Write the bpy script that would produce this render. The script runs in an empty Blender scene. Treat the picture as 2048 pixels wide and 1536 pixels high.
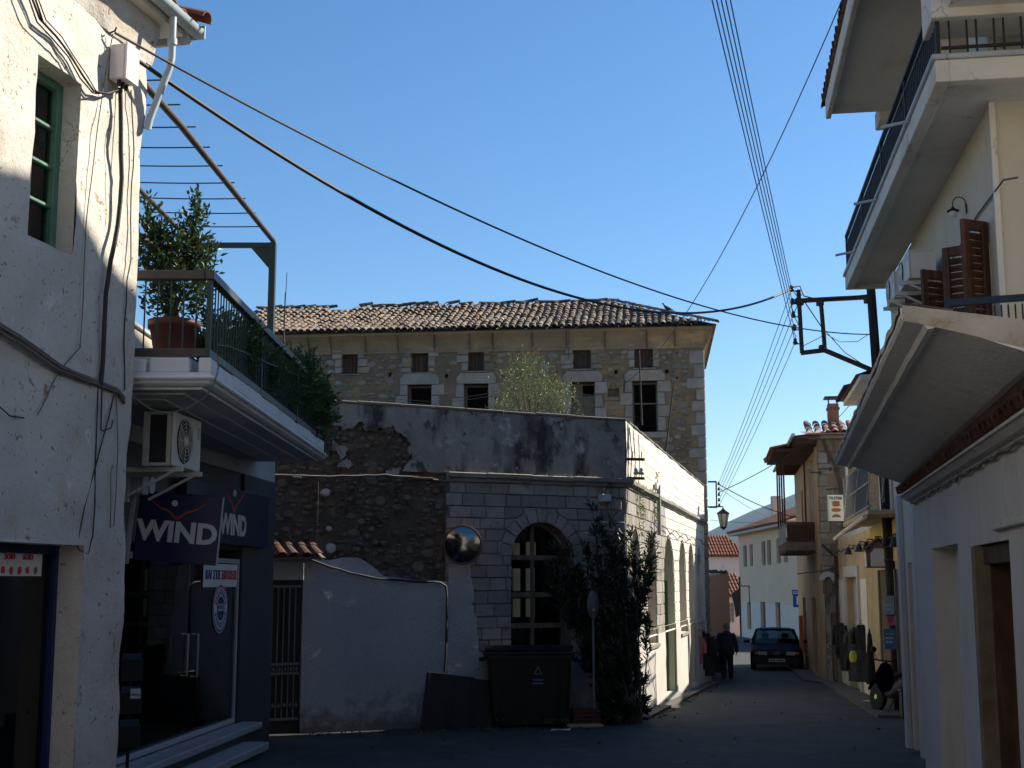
import bpy, bmesh, math, random
from mathutils import Vector, Matrix, noise
random.seed(11)
R = math.radians
scene = bpy.context.scene
COL = scene.collection

# ---------------------------------------------------------------- camera, sky, sun, exposure
F_PX = 2600.0
PITCH = math.atan(397 / 2600)
CAMZ = 1.6
cam_d = bpy.data.cameras.new('camera')
cam_d.sensor_width = 36.0
cam_d.lens = 36.0 * F_PX / 2048
cam_d.clip_start = .1
cam_d.clip_end = 9000
cam = bpy.data.objects.new('camera', cam_d)
cam.location = (0, 0, CAMZ)
cam.rotation_euler = (R(90) + PITCH, 0, 0)
COL.objects.link(cam)
scene.camera = cam

SUN_AZ = R(27)        # from +x (right of the street) towards +y (away from the camera)
SUN_EL = R(36)
world = bpy.data.worlds.new('World')
scene.world = world
world.use_nodes = True
wn = world.node_tree.nodes
wl = world.node_tree.links
wn.clear()
wo = wn.new('ShaderNodeOutputWorld')
bg = wn.new('ShaderNodeBackground')
sky = wn.new('ShaderNodeTexSky')
sky.sky_type = 'NISHITA'
sky.sun_disc = False
sky.sun_elevation = SUN_EL
sky.sun_rotation = R(90) - SUN_AZ
sky.air_density = 1.0
sky.dust_density = .25
sky.ozone_density = 3.0
sky.altitude = 60
bg.inputs['Strength'].default_value = .074
hsv = wn.new('ShaderNodeHueSaturation')
hsv.inputs['Saturation'].default_value = 1.22
wl.new(sky.outputs[0], hsv.inputs['Color'])
wl.new(hsv.outputs[0], bg.inputs['Color'])
wl.new(bg.outputs[0], wo.inputs['Surface'])
sun_d = bpy.data.lights.new('sun', 'SUN')
sun_d.energy = 5.0
sun_d.angle = R(.53)
sun_d.color = (1.0, .9, .74)
sun = bpy.data.objects.new('sun', sun_d)
sun.rotation_euler = Vector((math.cos(SUN_EL) * math.cos(SUN_AZ), math.cos(SUN_EL) * math.sin(SUN_AZ), math.sin(SUN_EL))).to_track_quat('Z', 'Y').to_euler()
sun.location = (30, 10, 40)
COL.objects.link(sun)
scene.render.engine = 'CYCLES'
scene.view_settings.view_transform = 'Standard'
scene.view_settings.look = 'None'
scene.view_settings.exposure = 1.1
scene.view_settings.gamma = 1.0
scene.view_settings.use_curve_mapping = False

# ---------------------------------------------------------------- measuring helpers
GP = [(-60, 1.8), (0, 0), (11, -.38), (22, -.8), (41, -1.45), (80, -2.0), (300, -3)]
def gz(y):
    for (a, b), (c, d) in zip(GP, GP[1:]):
        if y <= c:
            return b + (d - b) * (y - a) / (c - a)
    return -3.0
def ray(u, v):
    a = (u - 1024) / F_PX; b = (768 - v) / F_PX
    return Vector((a, math.cos(PITCH) - b * math.sin(PITCH), math.sin(PITCH) + b * math.cos(PITCH)))
def at_y(u, v, y):
    r = ray(u, v)
    return Vector((r.x / r.y * y, y, CAMZ + r.z / r.y * y))
class Frame:
    """A wall's own axes: x along the wall, -y out of the wall, z up from its base."""
    def __init__(s, x, y, r, z=None):
        s.x, s.y, s.r = x, y, r
        s.z = gz(y) if z is None else z
        s.c, s.s = math.cos(r), math.sin(r)
    def _l(s, r):
        return (s.c * r.x + s.s * r.y, -s.s * r.x + s.c * r.y, r.z)
    def px(s, u, v, out=0.0):
        r = s._l(ray(u, v)); o = s._l(Vector((-s.x, -s.y, CAMZ - s.z)))
        t = (-out - o[1]) / r[1]
        return (o[0] + r[0] * t, o[2] + r[2] * t)
    def on_x(s, u, v, x):
        r = s._l(ray(u, v)); o = s._l(Vector((-s.x, -s.y, CAMZ - s.z)))
        t = (x - o[0]) / r[0]
        return (o[1] + r[1] * t, o[2] + r[2] * t)
    def w(s, x, y, z):
        return Vector((s.x + s.c * x - s.s * y, s.y + s.s * x + s.c * y, s.z + z))
    def g(s, x, y=0):          # ground height in this frame
        return gz(s.w(x, y, 0).y) - s.z
    def loc(s):
        return (s.x, s.y, s.z)

# ---------------------------------------------------------------- materials
M = {}
def mat(name, c1, c2=None, scale=2.0, rough=.85, bump=.25, bscale=30.0, metal=0.0, spec=.3, rnd=0.0,
        stain=None, pits=None, streak=None, coat=0.0, bdist=.02, low=.35, high=.65, foot=None, cracks=None):
    m = bpy.data.materials.new(name); m.use_nodes = True
    nt = m.node_tree; N = nt.nodes; L = nt.links
    b = N['Principled BSDF']
    b.inputs['Roughness'].default_value = rough
    b.inputs['Metallic'].default_value = metal
    b.inputs['Specular IOR Level'].default_value = spec
    b.inputs['Coat Weight'].default_value = coat
    geo = N.new('ShaderNodeNewGeometry')
    pos = geo.outputs['Position']
    def noisetex(sc, det=6, vec=None, rg=.6):
        t = N.new('ShaderNodeTexNoise'); t.inputs['Scale'].default_value = sc
        t.inputs['Detail'].default_value = det; t.inputs['Roughness'].default_value = rg
        L.new(vec or pos, t.inputs['Vector']); return t.outputs['Fac']
    def ramp(fac, lo, hi):
        r = N.new('ShaderNodeMapRange'); r.inputs[1].default_value = lo; r.inputs[2].default_value = hi
        L.new(fac, r.inputs[0]); return r.outputs[0]
    def mix(fac, A, B, typ='MIX'):
        x = N.new('ShaderNodeMix'); x.data_type = 'RGBA'; x.blend_type = typ
        if isinstance(fac, float): x.inputs[0].default_value = fac
        else: L.new(fac, x.inputs[0])
        for sock, val in ((x.inputs[6], A), (x.inputs[7], B)):
            if isinstance(val, tuple): sock.default_value = (*val, 1)
            else: L.new(val, sock)
        return x.outputs[2]
    c2 = c2 or tuple(x * .8 for x in c1)
    col = mix(ramp(noisetex(scale), low, high), c1, c2)
    if streak:      # (colour, horizontal scale, vertical scale, lo, hi)
        mp = N.new('ShaderNodeMapping'); mp.inputs['Scale'].default_value = (streak[1], streak[1], streak[2])
        L.new(pos, mp.inputs['Vector'])
        col = mix(ramp(noisetex(1.0, 5, mp.outputs[0]), streak[3], streak[4]), col, streak[0])
    if stain:       # (colour, scale, lo, hi)
        for st in (stain if isinstance(stain, list) else [stain]):
            col = mix(ramp(noisetex(st[1], 8, None, .68), st[2], st[3]), col, st[0])
    if pits:        # (colour, scale, lo, hi) small spots
        col = mix(ramp(noisetex(pits[1], 3, None, .75), pits[2], pits[3]), col, pits[0])
    if foot:        # splash dirt with a ragged edge: (colour, level, height)
        sp = N.new('ShaderNodeSeparateXYZ'); L.new(pos, sp.inputs[0])
        ad = N.new('ShaderNodeMath'); ad.operation = 'MULTIPLY_ADD'; ad.inputs[1].default_value = -1.6; L.new(noisetex(5, 8, None, .7), ad.inputs[0]); L.new(sp.outputs['Z'], ad.inputs[2])
        col = mix(ramp(ad.outputs[0], foot[1] - .8 + foot[2], foot[1] - .8), col, foot[0])
    if cracks:      # (colour, scale, width)
        vo = N.new('ShaderNodeTexVoronoi'); vo.feature = 'DISTANCE_TO_EDGE'; vo.inputs['Scale'].default_value = cracks[1]
        wv = N.new('ShaderNodeVectorMath'); wv.operation = 'ADD'; nt_ = N.new('ShaderNodeTexNoise'); nt_.inputs['Scale'].default_value = cracks[1] * 3; nt_.inputs['Detail'].default_value = 5
        L.new(pos, nt_.inputs['Vector']); L.new(pos, wv.inputs[0]); L.new(nt_.outputs['Color'], wv.inputs[1]); L.new(wv.outputs[0], vo.inputs['Vector'])
        mk = N.new('ShaderNodeMath'); mk.operation = 'MULTIPLY'; L.new(ramp(vo.outputs['Distance'], cracks[2], 0), mk.inputs[0]); L.new(ramp(noisetex(cracks[1] * .7, 3), .5, .6), mk.inputs[1])
        col = mix(mk.outputs[0], col, cracks[0])
    if rnd:
        oi = N.new('ShaderNodeObjectInfo')
        hs = N.new('ShaderNodeHueSaturation')
        L.new(col, hs.inputs['Color'])
        r = N.new('ShaderNodeMapRange'); r.inputs[3].default_value = 1 - rnd; r.inputs[4].default_value = 1 + rnd
        L.new(oi.outputs['Random'], r.inputs[0]); L.new(r.outputs[0], hs.inputs['Value'])
        r2 = N.new('ShaderNodeMapRange'); r2.inputs[3].default_value = .6; r2.inputs[4].default_value = 1.25
        wn_ = N.new('ShaderNodeTexWhiteNoise'); wn_.noise_dimensions = '1D'
        L.new(oi.outputs['Random'], wn_.inputs['W']); L.new(wn_.outputs['Value'], r2.inputs[0]); L.new(r2.outputs[0], hs.inputs['Saturation'])
        col = hs.outputs[0]
    L.new(col, b.inputs['Base Color'])
    if bump:
        bp = N.new('ShaderNodeBump'); bp.inputs['Strength'].default_value = bump; bp.inputs['Distance'].default_value = bdist
        h = noisetex(bscale, 8, None, .65)
        if pits:
            mt = N.new('ShaderNodeMath'); mt.operation = 'SUBTRACT'
            L.new(h, mt.inputs[0]); L.new(ramp(noisetex(pits[1], 3, None, .75), pits[2], pits[3]), mt.inputs[1]); h = mt.outputs[0]
        L.new(h, bp.inputs['Height']); L.new(bp.outputs[0], b.inputs['Normal'])
    M[name] = m
    return m
def glass_mat(name, tint=(.8, .85, .85), refl=.9):
    m = bpy.data.materials.new(name); m.use_nodes = True
    nt = m.node_tree; N = nt.nodes; L = nt.links; N.clear()
    o = N.new('ShaderNodeOutputMaterial'); mx = N.new('ShaderNodeMixShader')
    tr = N.new('ShaderNodeBsdfTransparent'); tr.inputs[0].default_value = (*tint, 1)
    gl = N.new('ShaderNodeBsdfGlossy'); gl.inputs['Roughness'].default_value = .02; gl.inputs[0].default_value = (refl, refl, refl, 1)
    fr = N.new('ShaderNodeFresnel'); fr.inputs[0].default_value = 1.5
    L.new(fr.outputs[0], mx.inputs[0]); L.new(tr.outputs[0], mx.inputs[1]); L.new(gl.outputs[0], mx.inputs[2]); L.new(mx.outputs[0], o.inputs[0])
    M[name] = m
def leaf_mat(name, c1, c2, rough=.45, trans=.25):
    m = mat(name, c1, c2, scale=9, rough=rough, bump=0, spec=.4)
    b = m.node_tree.nodes['Principled BSDF']
    N = m.node_tree.nodes; L = m.node_tree.links
    tl = N.new('ShaderNodeBsdfTranslucent'); tl.inputs[0].default_value = (c1[0] * 1.5, c1[1] * 1.6, c1[2], 1)
    mx = N.new('ShaderNodeMixShader'); mx.inputs[0].default_value = trans
    out = [n for n in N if n.type == 'OUTPUT_MATERIAL'][0]
    L.new(b.outputs[0], mx.inputs[1]); L.new(tl.outputs[0], mx.inputs[2]); L.new(mx.outputs[0], out.inputs[0])

mat('old_stucco', (.57, .545, .50), (.49, .46, .415), scale=1.3, bump=.5, bscale=16, bdist=.03,
    stain=[((.46, .38, .29), 2.2, .55, .72), ((.30, .2, .13), 4.5, .635, .67), ((.66, .64, .6), 3.3, .6, .7)], pits=((.24, .155, .10), 17, .635, .69), cracks=((.2, .15, .11), .9, .008))
mat('white_paint', (.41, .42, .44), (.37, .38, .40), scale=.9, bump=.8, bscale=16, bdist=.035,
    stain=[((.4, .39, .37), 4, .6, .8), ((.3, .28, .25), 1.3, .66, .74)], pits=((.3, .28, .25), 16, .72, .78), foot=((.16, .15, .14), -.75, .5))
mat('clean_white', (.50, .49, .475), (.44, .43, .415), scale=.8, bump=.22, bscale=35, stain=[((.38, .36, .32), 1.7, .56, .8), ((.3, .27, .22), 5, .66, .74)], streak=((.42, .4, .36), 4.5, .35, .55, .7), cracks=((.3, .28, .25), .6, .006))
mat('cream_wall', (.62, .555, .44), (.54, .485, .385), scale=.7, bump=.2, bscale=30, stain=[((.5, .42, .29), 1.5, .56, .78), ((.36, .28, .18), 5, .66, .74)], streak=((.52, .43, .3), 5, .4, .57, .72), cracks=((.35, .29, .2), .7, .006))
mat('far_cream', (.88, .61, .40), (.83, .565, .37), scale=.5, bump=.15, bscale=30, stain=((.5, .42, .3), 1.2, .58, .78))
mat('far_white', (.87, .70, .58), (.81, .65, .54), scale=.5, bump=.15, bscale=30, stain=((.52, .48, .42), 1.2, .58, .78))
mat('ochre_wall', (.48, .37, .215), (.39, .29, .165), scale=.9, bump=.3, bscale=25, stain=((.34, .27, .17), 1.6, .52, .68))
mat('ochre_bright', (.62, .46, .13), (.55, .4, .12), scale=.9, bump=.2, bscale=25, stain=((.4, .3, .15), 1.6, .58, .75))
mat('soffit_white', (.68, .645, .565), (.59, .56, .49), scale=.6, bump=.2, bscale=30, stain=[((.46, .41, .31), 1.2, .54, .76), ((.3, .25, .17), 5, .65, .73)], cracks=((.3, .27, .2), .6, .006))
mat('canopy_grey', (.82, .81, .78), (.72, .71, .68), scale=1.2, bump=.5, bscale=24, bdist=.03,
    stain=[((.56, .54, .5), 2.2, .55, .75), ((.86, .85, .82), 5, .62, .72), ((.42, .37, .29), 1, .62, .74)])
mat('concrete', (.48, .465, .44), (.39, .375, .355), scale=1.2, bump=.35, bscale=30,
    stain=[((.3, .28, .26), 2.2, .55, .75), ((.62, .6, .56), 4, .6, .75)])
mat('canopy_edge', (.55, .52, .47), (.42, .38, .32), scale=2.5, bump=.5, bscale=22, bdist=.03,
    stain=((.33, .22, .11), 2.4, .5, .66))
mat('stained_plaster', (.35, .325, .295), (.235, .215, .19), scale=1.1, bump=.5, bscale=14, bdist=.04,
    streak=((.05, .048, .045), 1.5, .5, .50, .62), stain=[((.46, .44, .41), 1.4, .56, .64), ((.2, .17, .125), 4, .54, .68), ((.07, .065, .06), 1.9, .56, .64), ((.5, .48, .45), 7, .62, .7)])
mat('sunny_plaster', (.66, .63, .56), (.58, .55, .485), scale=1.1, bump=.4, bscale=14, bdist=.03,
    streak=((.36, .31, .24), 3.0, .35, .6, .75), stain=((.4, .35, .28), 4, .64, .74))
mat('ashlar', (.295, .28, .256), (.235, .223, .204), scale=3.0, bump=.6, bscale=20, bdist=.03, rnd=.19,
    stain=[((.21, .19, .165), 3.2, .54, .68), ((.13, .115, .1), 1.1, .6, .7)], pits=((.13, .11, .09), 14, .64, .71))
mat('pale_stone', (.31, .262, .21), (.23, .195, .158), scale=3.0, bump=.4, bscale=20, rnd=.12, stain=((.34, .29, .23), 2.6, .56, .72))
mat('terrace_white', (.72, .73, .75), (.64, .65, .67), scale=.9, bump=.4, bscale=20, stain=[((.45, .43, .4), 4, .6, .78)])
mat('mortar', (.19, .175, .155), (.14, .13, .115), scale=4, bump=.5, bscale=25)
mat('rubble_mortar', (.145, .11, .078), (.08, .062, .046), scale=2.8, bump=.9, bscale=9, bdist=.1,
    stain=[((.22, .19, .155), 2.6, .57, .68), ((.15, .085, .05), 1.3, .56, .7), ((.04, .034, .028), 5, .54, .66), ((.3, .265, .22), 11, .62, .67)])
mat('rubble_stone', (.155, .125, .092), (.095, .075, .056), scale=5, bump=.6, bscale=18, rnd=.22, stain=((.2, .175, .145), 6, .6, .72))
mat('tan_mortar', (.22, .158, .098), (.15, .11, .07), scale=1.5, bump=.6, bscale=10, bdist=.05,
    stain=[((.31, .19, .085), .6, .5, .66), ((.125, .1, .075), 2.2, .54, .68), ((.36, .3, .225), 6, .61, .69)])
mat('tan_stone', (.262, .21, .152), (.18, .145, .107), scale=4, bump=.6, bscale=16, rnd=.24, stain=((.24, .19, .15), 5, .58, .7))
mat('cornice_stone', (.30, .212, .12), (.215, .153, .09), scale=1.5, bump=.5, bscale=14, stain=[((.2, .15, .1), 2.5, .55, .7), ((.5, .33, .15), .8, .55, .7)])
mat('old_tile', (.195, .14, .102), (.095, .072, .055), scale=3, bump=.5, bscale=30, rnd=.42,
    stain=[((.30, .25, .19), 4, .56, .66), ((.055, .05, .045), 4.5, .5, .62)])
mat('red_tile', (.28, .13, .088), (.18, .088, .063), scale=3, bump=.3, bscale=30, rnd=.25, stain=((.3, .18, .13), 4, .55, .7))
mat('wood_shutter', (.088, .038, .019), (.066, .029, .015), scale=6, bump=.2, bscale=40, rough=.6, streak=((.2, .08, .035), 10, 1, .5, .7))
mat('wood_dark', (.085, .045, .03), (.05, .03, .022), scale=6, bump=.3, bscale=40, streak=((.12, .07, .05), 12, 1, .55, .7))
mat('wood_old', (.19, .155, .12), (.12, .095, .072), scale=6, bump=.3, bscale=40, streak=((.22, .17, .12), 14, 1, .5, .7))
mat('pole_wood', (.024, .02, .018), (.016, .014, .012), scale=4, bump=.4, bscale=30, streak=((.08, .06, .05), 18, .8, .55, .7))
mat('leaflet_navy', (.03, .05, .09), (.05, .07, .1), bump=0)
mat('iron', (.018, .018, .02), (.03, .026, .024), scale=8, rough=.5, bump=.1)
mat('rust_iron', (.09, .06, .045), (.05, .035, .03), scale=9, rough=.7, bump=.2)
mat('rail_bronze', (.07, .06, .055), (.05, .043, .04), scale=9, rough=.42, bump=.05)
mat('rail_green', (.03, .06, .055), (.02, .04, .04), scale=9, rough=.5, bump=.05)
mat('pergola_paint', (.065, .05, .045), (.045, .036, .032), scale=9, rough=.6, bump=.15)
mat('grey_metal', (.42, .45, .47), (.36, .38, .4), scale=5, rough=.5, bump=.05)
mat('gutter_metal', (.42, .5, .54), (.36, .42, .46), scale=5, rough=.5, bump=.05, stain=((.3, .25, .2), 4, .6, .75))
mat('green_paint', (.10, .22, .14), (.07, .16, .11), scale=8, rough=.5, bump=.25, stain=((.3, .3, .24), 7, .62, .72))
mat('green_door', (.06, .15, .05), (.045, .12, .04), scale=6, rough=.5, bump=.15)
mat('navy_sign', (.013, .022, .072), (.011, .018, .06), scale=3, rough=.35, bump=.02)
mat('sign_white', (.68, .68, .68), (.6, .6, .6), rough=.5, bump=0)
mat('sign_orange', (.45, .075, .03), (.4, .065, .03), rough=.5, bump=0)
mat('sign_red', (.6, .05, .06), (.55, .04, .05), rough=.5, bump=0)
mat('sign_blue', (.02, .06, .26), (.02, .055, .22), rough=.4, bump=0)
mat('sign_back', (.16, .165, .17), (.12, .125, .13), rough=.6, bump=.05)
mat('sign_grey', (.45, .46, .47), (.38, .39, .4), rough=.5, bump=.05, stain=((.25, .2, .16), 8, .62, .75))
mat('shop_grey', (.05, .054, .058), (.04, .043, .047), scale=2, rough=.5, bump=.05)
mat('alu_frame', (.42, .44, .45), (.38, .4, .41), rough=.4, bump=.02)
mat('marble', (.36, .37, .38), (.28, .29, .3), scale=5, rough=.4, bump=.05)
mat('ac_white', (.66, .65, .6), (.58, .57, .52), scale=4, rough=.5, bump=.03, stain=((.4, .36, .3), 4, .62, .8))
mat('ac_dark', (.035, .035, .035), (.05, .05, .05), rough=.6, bump=.05)
mat('cable', (.022, .022, .024), (.035, .033, .03), rough=.6, bump=0)
mat('cable_grey', (.17, .15, .13), (.12, .105, .095), rough=.7, bump=0)
mat('box_plastic', (.66, .62, .62), (.6, .56, .56), rough=.5, bump=.03)
mat('pot_brown', (.11, .035, .024), (.085, .028, .02), scale=5, rough=.5, bump=.05)
mat('soil', (.05, .035, .025), (.03, .02, .015), bump=.6)
mat('bark', (.14, .105, .08), (.09, .07, .05), scale=14, bump=.6, bscale=40)
leaf_mat('laurel_leaf', (.035, .062, .024), (.022, .042, .017))
leaf_mat('terrace_leaf', (.05, .1, .03), (.028, .06, .02))
leaf_mat('oleander_leaf', (.026, .046, .021), (.017, .031, .016), rough=.22, trans=.12)
leaf_mat('olive_leaf', (.12, .145, .07), (.085, .11, .05), rough=.5)
mat('weed', (.2, .17, .08), (.12, .12, .05), scale=8, bump=0)
mat('asphalt', (.042, .041, .04), (.029, .029, .029), scale=.7, rough=.8, bump=.35, bscale=90, spec=.35,
    stain=[((.078, .076, .072), 1.6, .53, .7), ((.022, .022, .022), .9, .56, .66), ((.09, .085, .078), 7, .68, .74)], cracks=((.012, .012, .012), .55, .02))
mat('dark_tile', (.10, .045, .033), (.06, .03, .023), scale=3, bump=.3, rnd=.2)
mat('pave', (.1, .096, .09), (.075, .072, .068), scale=2, bump=.4, bscale=30, stain=((.1, .095, .09), 2, .55, .7))
mat('dust', (.09, .08, .06), (.06, .06, .04), scale=.3, bump=.3, bscale=6)
mat('hill', (.025, .04, .028), (.045, .055, .035), scale=.012, bump=0)
mat('bin_green', (.009, .014, .011), (.007, .011, .009), scale=4, rough=.45, bump=.05)
mat('rubber', (.012, .012, .012), (.02, .02, .02), rough=.8, bump=.1)
mat('board_black', (.012, .012, .013), (.018, .017, .017), rough=.55, bump=.05)
mat('car_paint', (.003, .0045, .012), (.003, .004, .01), rough=.6, bump=0, coat=.0, spec=.03)
mat('lamp_lens', (.55, .56, .55), (.48, .5, .5), rough=.1, bump=.05, bscale=80, spec=.8)
mat('chrome', (.6, .6, .6), (.55, .55, .55), rough=.15, metal=1, bump=0)
mat('dark_trim', (.02, .02, .022), (.028, .028, .03), rough=.6, bump=0)
mat('cloth_dark', (.018, .018, .021), (.028, .027, .03), scale=6, rough=.95, bump=.3, bscale=30)
mat('cloth_black', (.012, .012, .014), (.022, .022, .024), scale=6, rough=.95, bump=.3, bscale=30)
mat('cloth_grey', (.05, .055, .06), (.03, .033, .036), scale=6, rough=.95, bump=.3, bscale=30)
mat('cloth_pink', (.5, .16, .17), (.4, .12, .14), scale=8, rough=.95, bump=.4, bscale=30)
mat('cloth_yellow', (.55, .55, .08), (.45, .45, .06), scale=8, rough=.9, bump=.2)
mat('skin', (.42, .25, .18), (.36, .21, .15), rough=.6, bump=.05)
mat('hair_grey', (.2, .19, .18), (.12, .115, .11), scale=20, rough=.8, bump=.3)
mat('interior', (.3, .29, .28), (.24, .23, .22), bump=.1)
mat('panel_beige', (.6, .48, .28), (.54, .43, .25), scale=3, bump=.1)
mat('frame_blue', (.012, .024, .085), (.01, .02, .07), rough=.5, bump=.1, stain=((.1, .1, .12), 6, .62, .72))
mat('paper_white', (.7, .7, .68), (.64, .64, .62), bump=0, rough=.8)
mat('paper_pink', (.7, .25, .28), (.62, .2, .24), bump=0, rough=.8)
mat('poster_blue', (.08, .17, .3), (.12, .26, .36), scale=5, bump=0, rough=.6)
mat('bread', (.5, .24, .07), (.38, .15, .04), scale=12, bump=.1)
mat('sign_cream', (.72, .68, .55), (.66, .62, .5), bump=0, rough=.6)
mat('mirror_glass', (.2, .205, .21), (.17, .175, .18), metal=1, rough=.12, bump=0)
mat('mirror_rim', (.14, .06, .045), (.1, .05, .04), rough=.5, bump=0)
mat('bird', (.03, .03, .035), (.05, .05, .055), bump=0, rough=.7)
mat('insulator', (.5, .5, .48), (.4, .4, .38), rough=.25, bump=0)
mat('orange_post', (.55, .25, .05), (.5, .21, .04), bump=.1)
glass_mat('shop_glass', (.62, .66, .66))
glass_mat('old_glass', (.6, .68, .64))
glass_mat('car_glass', (.3, .38, .4), .55)
mat('lantern_glass', (.6, .58, .48), (.5, .48, .4), rough=.2, bump=0)

# ---------------------------------------------------------------- mesh helpers
class MB:
    def __init__(s): s.v = []; s.f = []; s.sm = []
    def add(s, vs, fs, smooth=False):
        n = len(s.v); s.v += [tuple(p) for p in vs]
        for f in fs: s.f.append([i + n for i in f]); s.sm.append(smooth)
    def quad(s, a, b, c, d): s.add([a, b, c, d], [(0, 1, 2, 3)])
    def box(s, x0, x1, y0, y1, z0, z1, b=0.0):
        if x1 < x0: x0, x1 = x1, x0
        if y1 < y0: y0, y1 = y1, y0
        if z1 < z0: z0, z1 = z1, z0
        b = min(b, (x1 - x0) * .45, (y1 - y0) * .45, (z1 - z0) * .45)
        if b <= 0:
            vs = [(x, y, z) for x in (x0, x1) for y in (y0, y1) for z in (z0, z1)]
            s.add(vs, [(0, 1, 3, 2), (4, 6, 7, 5), (0, 4, 5, 1), (2, 3, 7, 6), (0, 2, 6, 4), (1, 5, 7, 3)])
            return
        X = (x0, x1); Y = (y0, y1); Z = (z0, z1); vs = []; idx = {}
        for i in (0, 1):
            for j in (0, 1):
                for k in (0, 1):
                    sx, sy, sz = (b if i == 0 else -b), (b if j == 0 else -b), (b if k == 0 else -b)
                    idx[i, j, k, 'x'] = len(vs); vs.append((X[i], Y[j] + sy, Z[k] + sz))
                    idx[i, j, k, 'y'] = len(vs); vs.append((X[i] + sx, Y[j], Z[k] + sz))
                    idx[i, j, k, 'z'] = len(vs); vs.append((X[i] + sx, Y[j] + sy, Z[k]))
        fs = []
        for i in (0, 1):
            q = [idx[i, j, k, 'x'] for j, k in ((0, 0), (1, 0), (1, 1), (0, 1))]; fs.append(q if i else q[::-1])
            q = [idx[j, i, k, 'y'] for j, k in ((0, 0), (1, 0), (1, 1), (0, 1))]; fs.append(q[::-1] if i else q)
            q = [idx[j, k, i, 'z'] for j, k in ((0, 0), (1, 0), (1, 1), (0, 1))]; fs.append(q if i else q[::-1])
        for a in (0, 1):
            for c in (0, 1):
                fs.append([idx[a, c, 0, 'x'], idx[a, c, 1, 'x'], idx[a, c, 1, 'y'], idx[a, c, 0, 'y']])
                fs.append([idx[a, 0, c, 'x'], idx[a, 1, c, 'x'], idx[a, 1, c, 'z'], idx[a, 0, c, 'z']])
                fs.append([idx[0, a, c, 'y'], idx[1, a, c, 'y'], idx[1, a, c, 'z'], idx[0, a, c, 'z']])
        for i in (0, 1):
            for j in (0, 1):
                for k in (0, 1): fs.append([idx[i, j, k, 'x'], idx[i, j, k, 'y'], idx[i, j, k, 'z']])
        s.add(vs, fs)
    def prism(s, poly, yf, yb, b=0.0, back=False):
        """poly: (x, z) outline seen from the front (-y); chamfered front at yf, sides back to yb"""
        n = len(poly); cx = sum(p[0] for p in poly) / n; cz = sum(p[1] for p in poly) / n
        rings = []
        if b > 0:
            inn = []
            for (x, z) in poly:
                dx, dz = cx - x, cz - z; d = math.hypot(dx, dz) or 1; k = min(b * 1.3, d * .5)
                inn.append((x + dx / d * k, yf, z + dz / d * k))
            rings.append(inn); rings.append([(x, yf + b, z) for x, z in poly])
        else: rings.append([(x, yf, z) for x, z in poly])
        rings.append([(x, yb, z) for x, z in poly])
        vs = [p for r in rings for p in r]; fs = [list(range(n))]
        for k in range(len(rings) - 1):
            for i in range(n):
                j = (i + 1) % n; fs.append([k * n + i, (k + 1) * n + i, (k + 1) * n + j, k * n + j])
        if back: fs.append([(len(rings) - 1) * n + i for i in range(n)][::-1])
        s.add(vs, fs)
    def tube(s, pts, r, n=6, smooth=True, caps=True):
        pts = [Vector(p) for p in pts]; m = len(pts)
        rr = r if isinstance(r, (list, tuple)) else [r] * m
        rings = []; up = None
        for i, p in enumerate(pts):
            t = (pts[min(i + 1, m - 1)] - pts[max(i - 1, 0)])
            if t.length < 1e-9: t = Vector((0, 0, 1))
            t.normalize()
            if up is None:
                up = Vector((0, 0, 1)) if abs(t.z) < .9 else Vector((1, 0, 0))
            a = t.cross(up)
            if a.length < 1e-6: a = t.cross(Vector((0, 1, 0)))
            a.normalize(); c = a.cross(t); up = c
            rings.append([p + (a * math.cos(k * math.tau / n) + c * math.sin(k * math.tau / n)) * rr[i] for k in range(n)])
        vs = [q for rg in rings for q in rg]; fs = []
        for i in range(m - 1):
            for k in range(n):
                j = (k + 1) % n; fs.append([i * n + k, i * n + j, (i + 1) * n + j, (i + 1) * n + k])
        s.add(vs, fs, smooth)
        if caps: s.add(rings[0], [list(range(n))[::-1]]); s.add(rings[-1], [list(range(n))])
    def bar(s, p, q, w, h):
        """square bar from p to q"""
        p = Vector(p); q = Vector(q); t = (q - p).normalized()
        up = Vector((0, 0, 1)) if abs(t.z) < .95 else Vector((0, 1, 0))
        a = t.cross(up).normalized(); c = a.cross(t)
        o = [a * (i * w / 2) + c * (j * h / 2) for i, j in ((-1, -1), (1, -1), (1, 1), (-1, 1))]
        s.add([p + d for d in o] + [q + d for d in o], [(3, 2, 1, 0), (4, 5, 6, 7), (0, 1, 5, 4), (1, 2, 6, 5), (2, 3, 7, 6), (3, 0, 4, 7)])
    def lathe(s, prof, c=(0, 0, 0), n=16, ax='z', smooth=True):
        vs = []; fs = []; m = len(prof)
        for r, z in prof:
            for k in range(n):
                a = k * math.tau / n; p = (r * math.cos(a), r * math.sin(a), z)
                if ax == 'y': p = (p[0], p[2], p[1])
                if ax == 'x': p = (p[2], p[0], p[1])
                vs.append((p[0] + c[0], p[1] + c[1], p[2] + c[2]))
        for i in range(m - 1):
            for k in range(n):
                j = (k + 1) % n; fs.append([i * n + k, i * n + j, (i + 1) * n + j, (i + 1) * n + k])
        s.add(vs, fs, smooth)
        if prof[0][0] > 1e-5: s.add(vs[:n], [list(range(n))])
        if prof[-1][0] > 1e-5: s.add(vs[-n:], [list(range(n))])
    def loft(s, rings, smooth=True, caps=True):
        n = len(rings[0]); vs = [p for r in rings for p in r]; fs = []
        for i in range(len(rings) - 1):
            for k in range(n):
                j = (k + 1) % n; fs.append([i * n + k, i * n + j, (i + 1) * n + j, (i + 1) * n + k])
        s.add(vs, fs, smooth)
        if caps: s.add(rings[0], [list(range(n))]); s.add(rings[-1], [list(range(n))])
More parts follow.
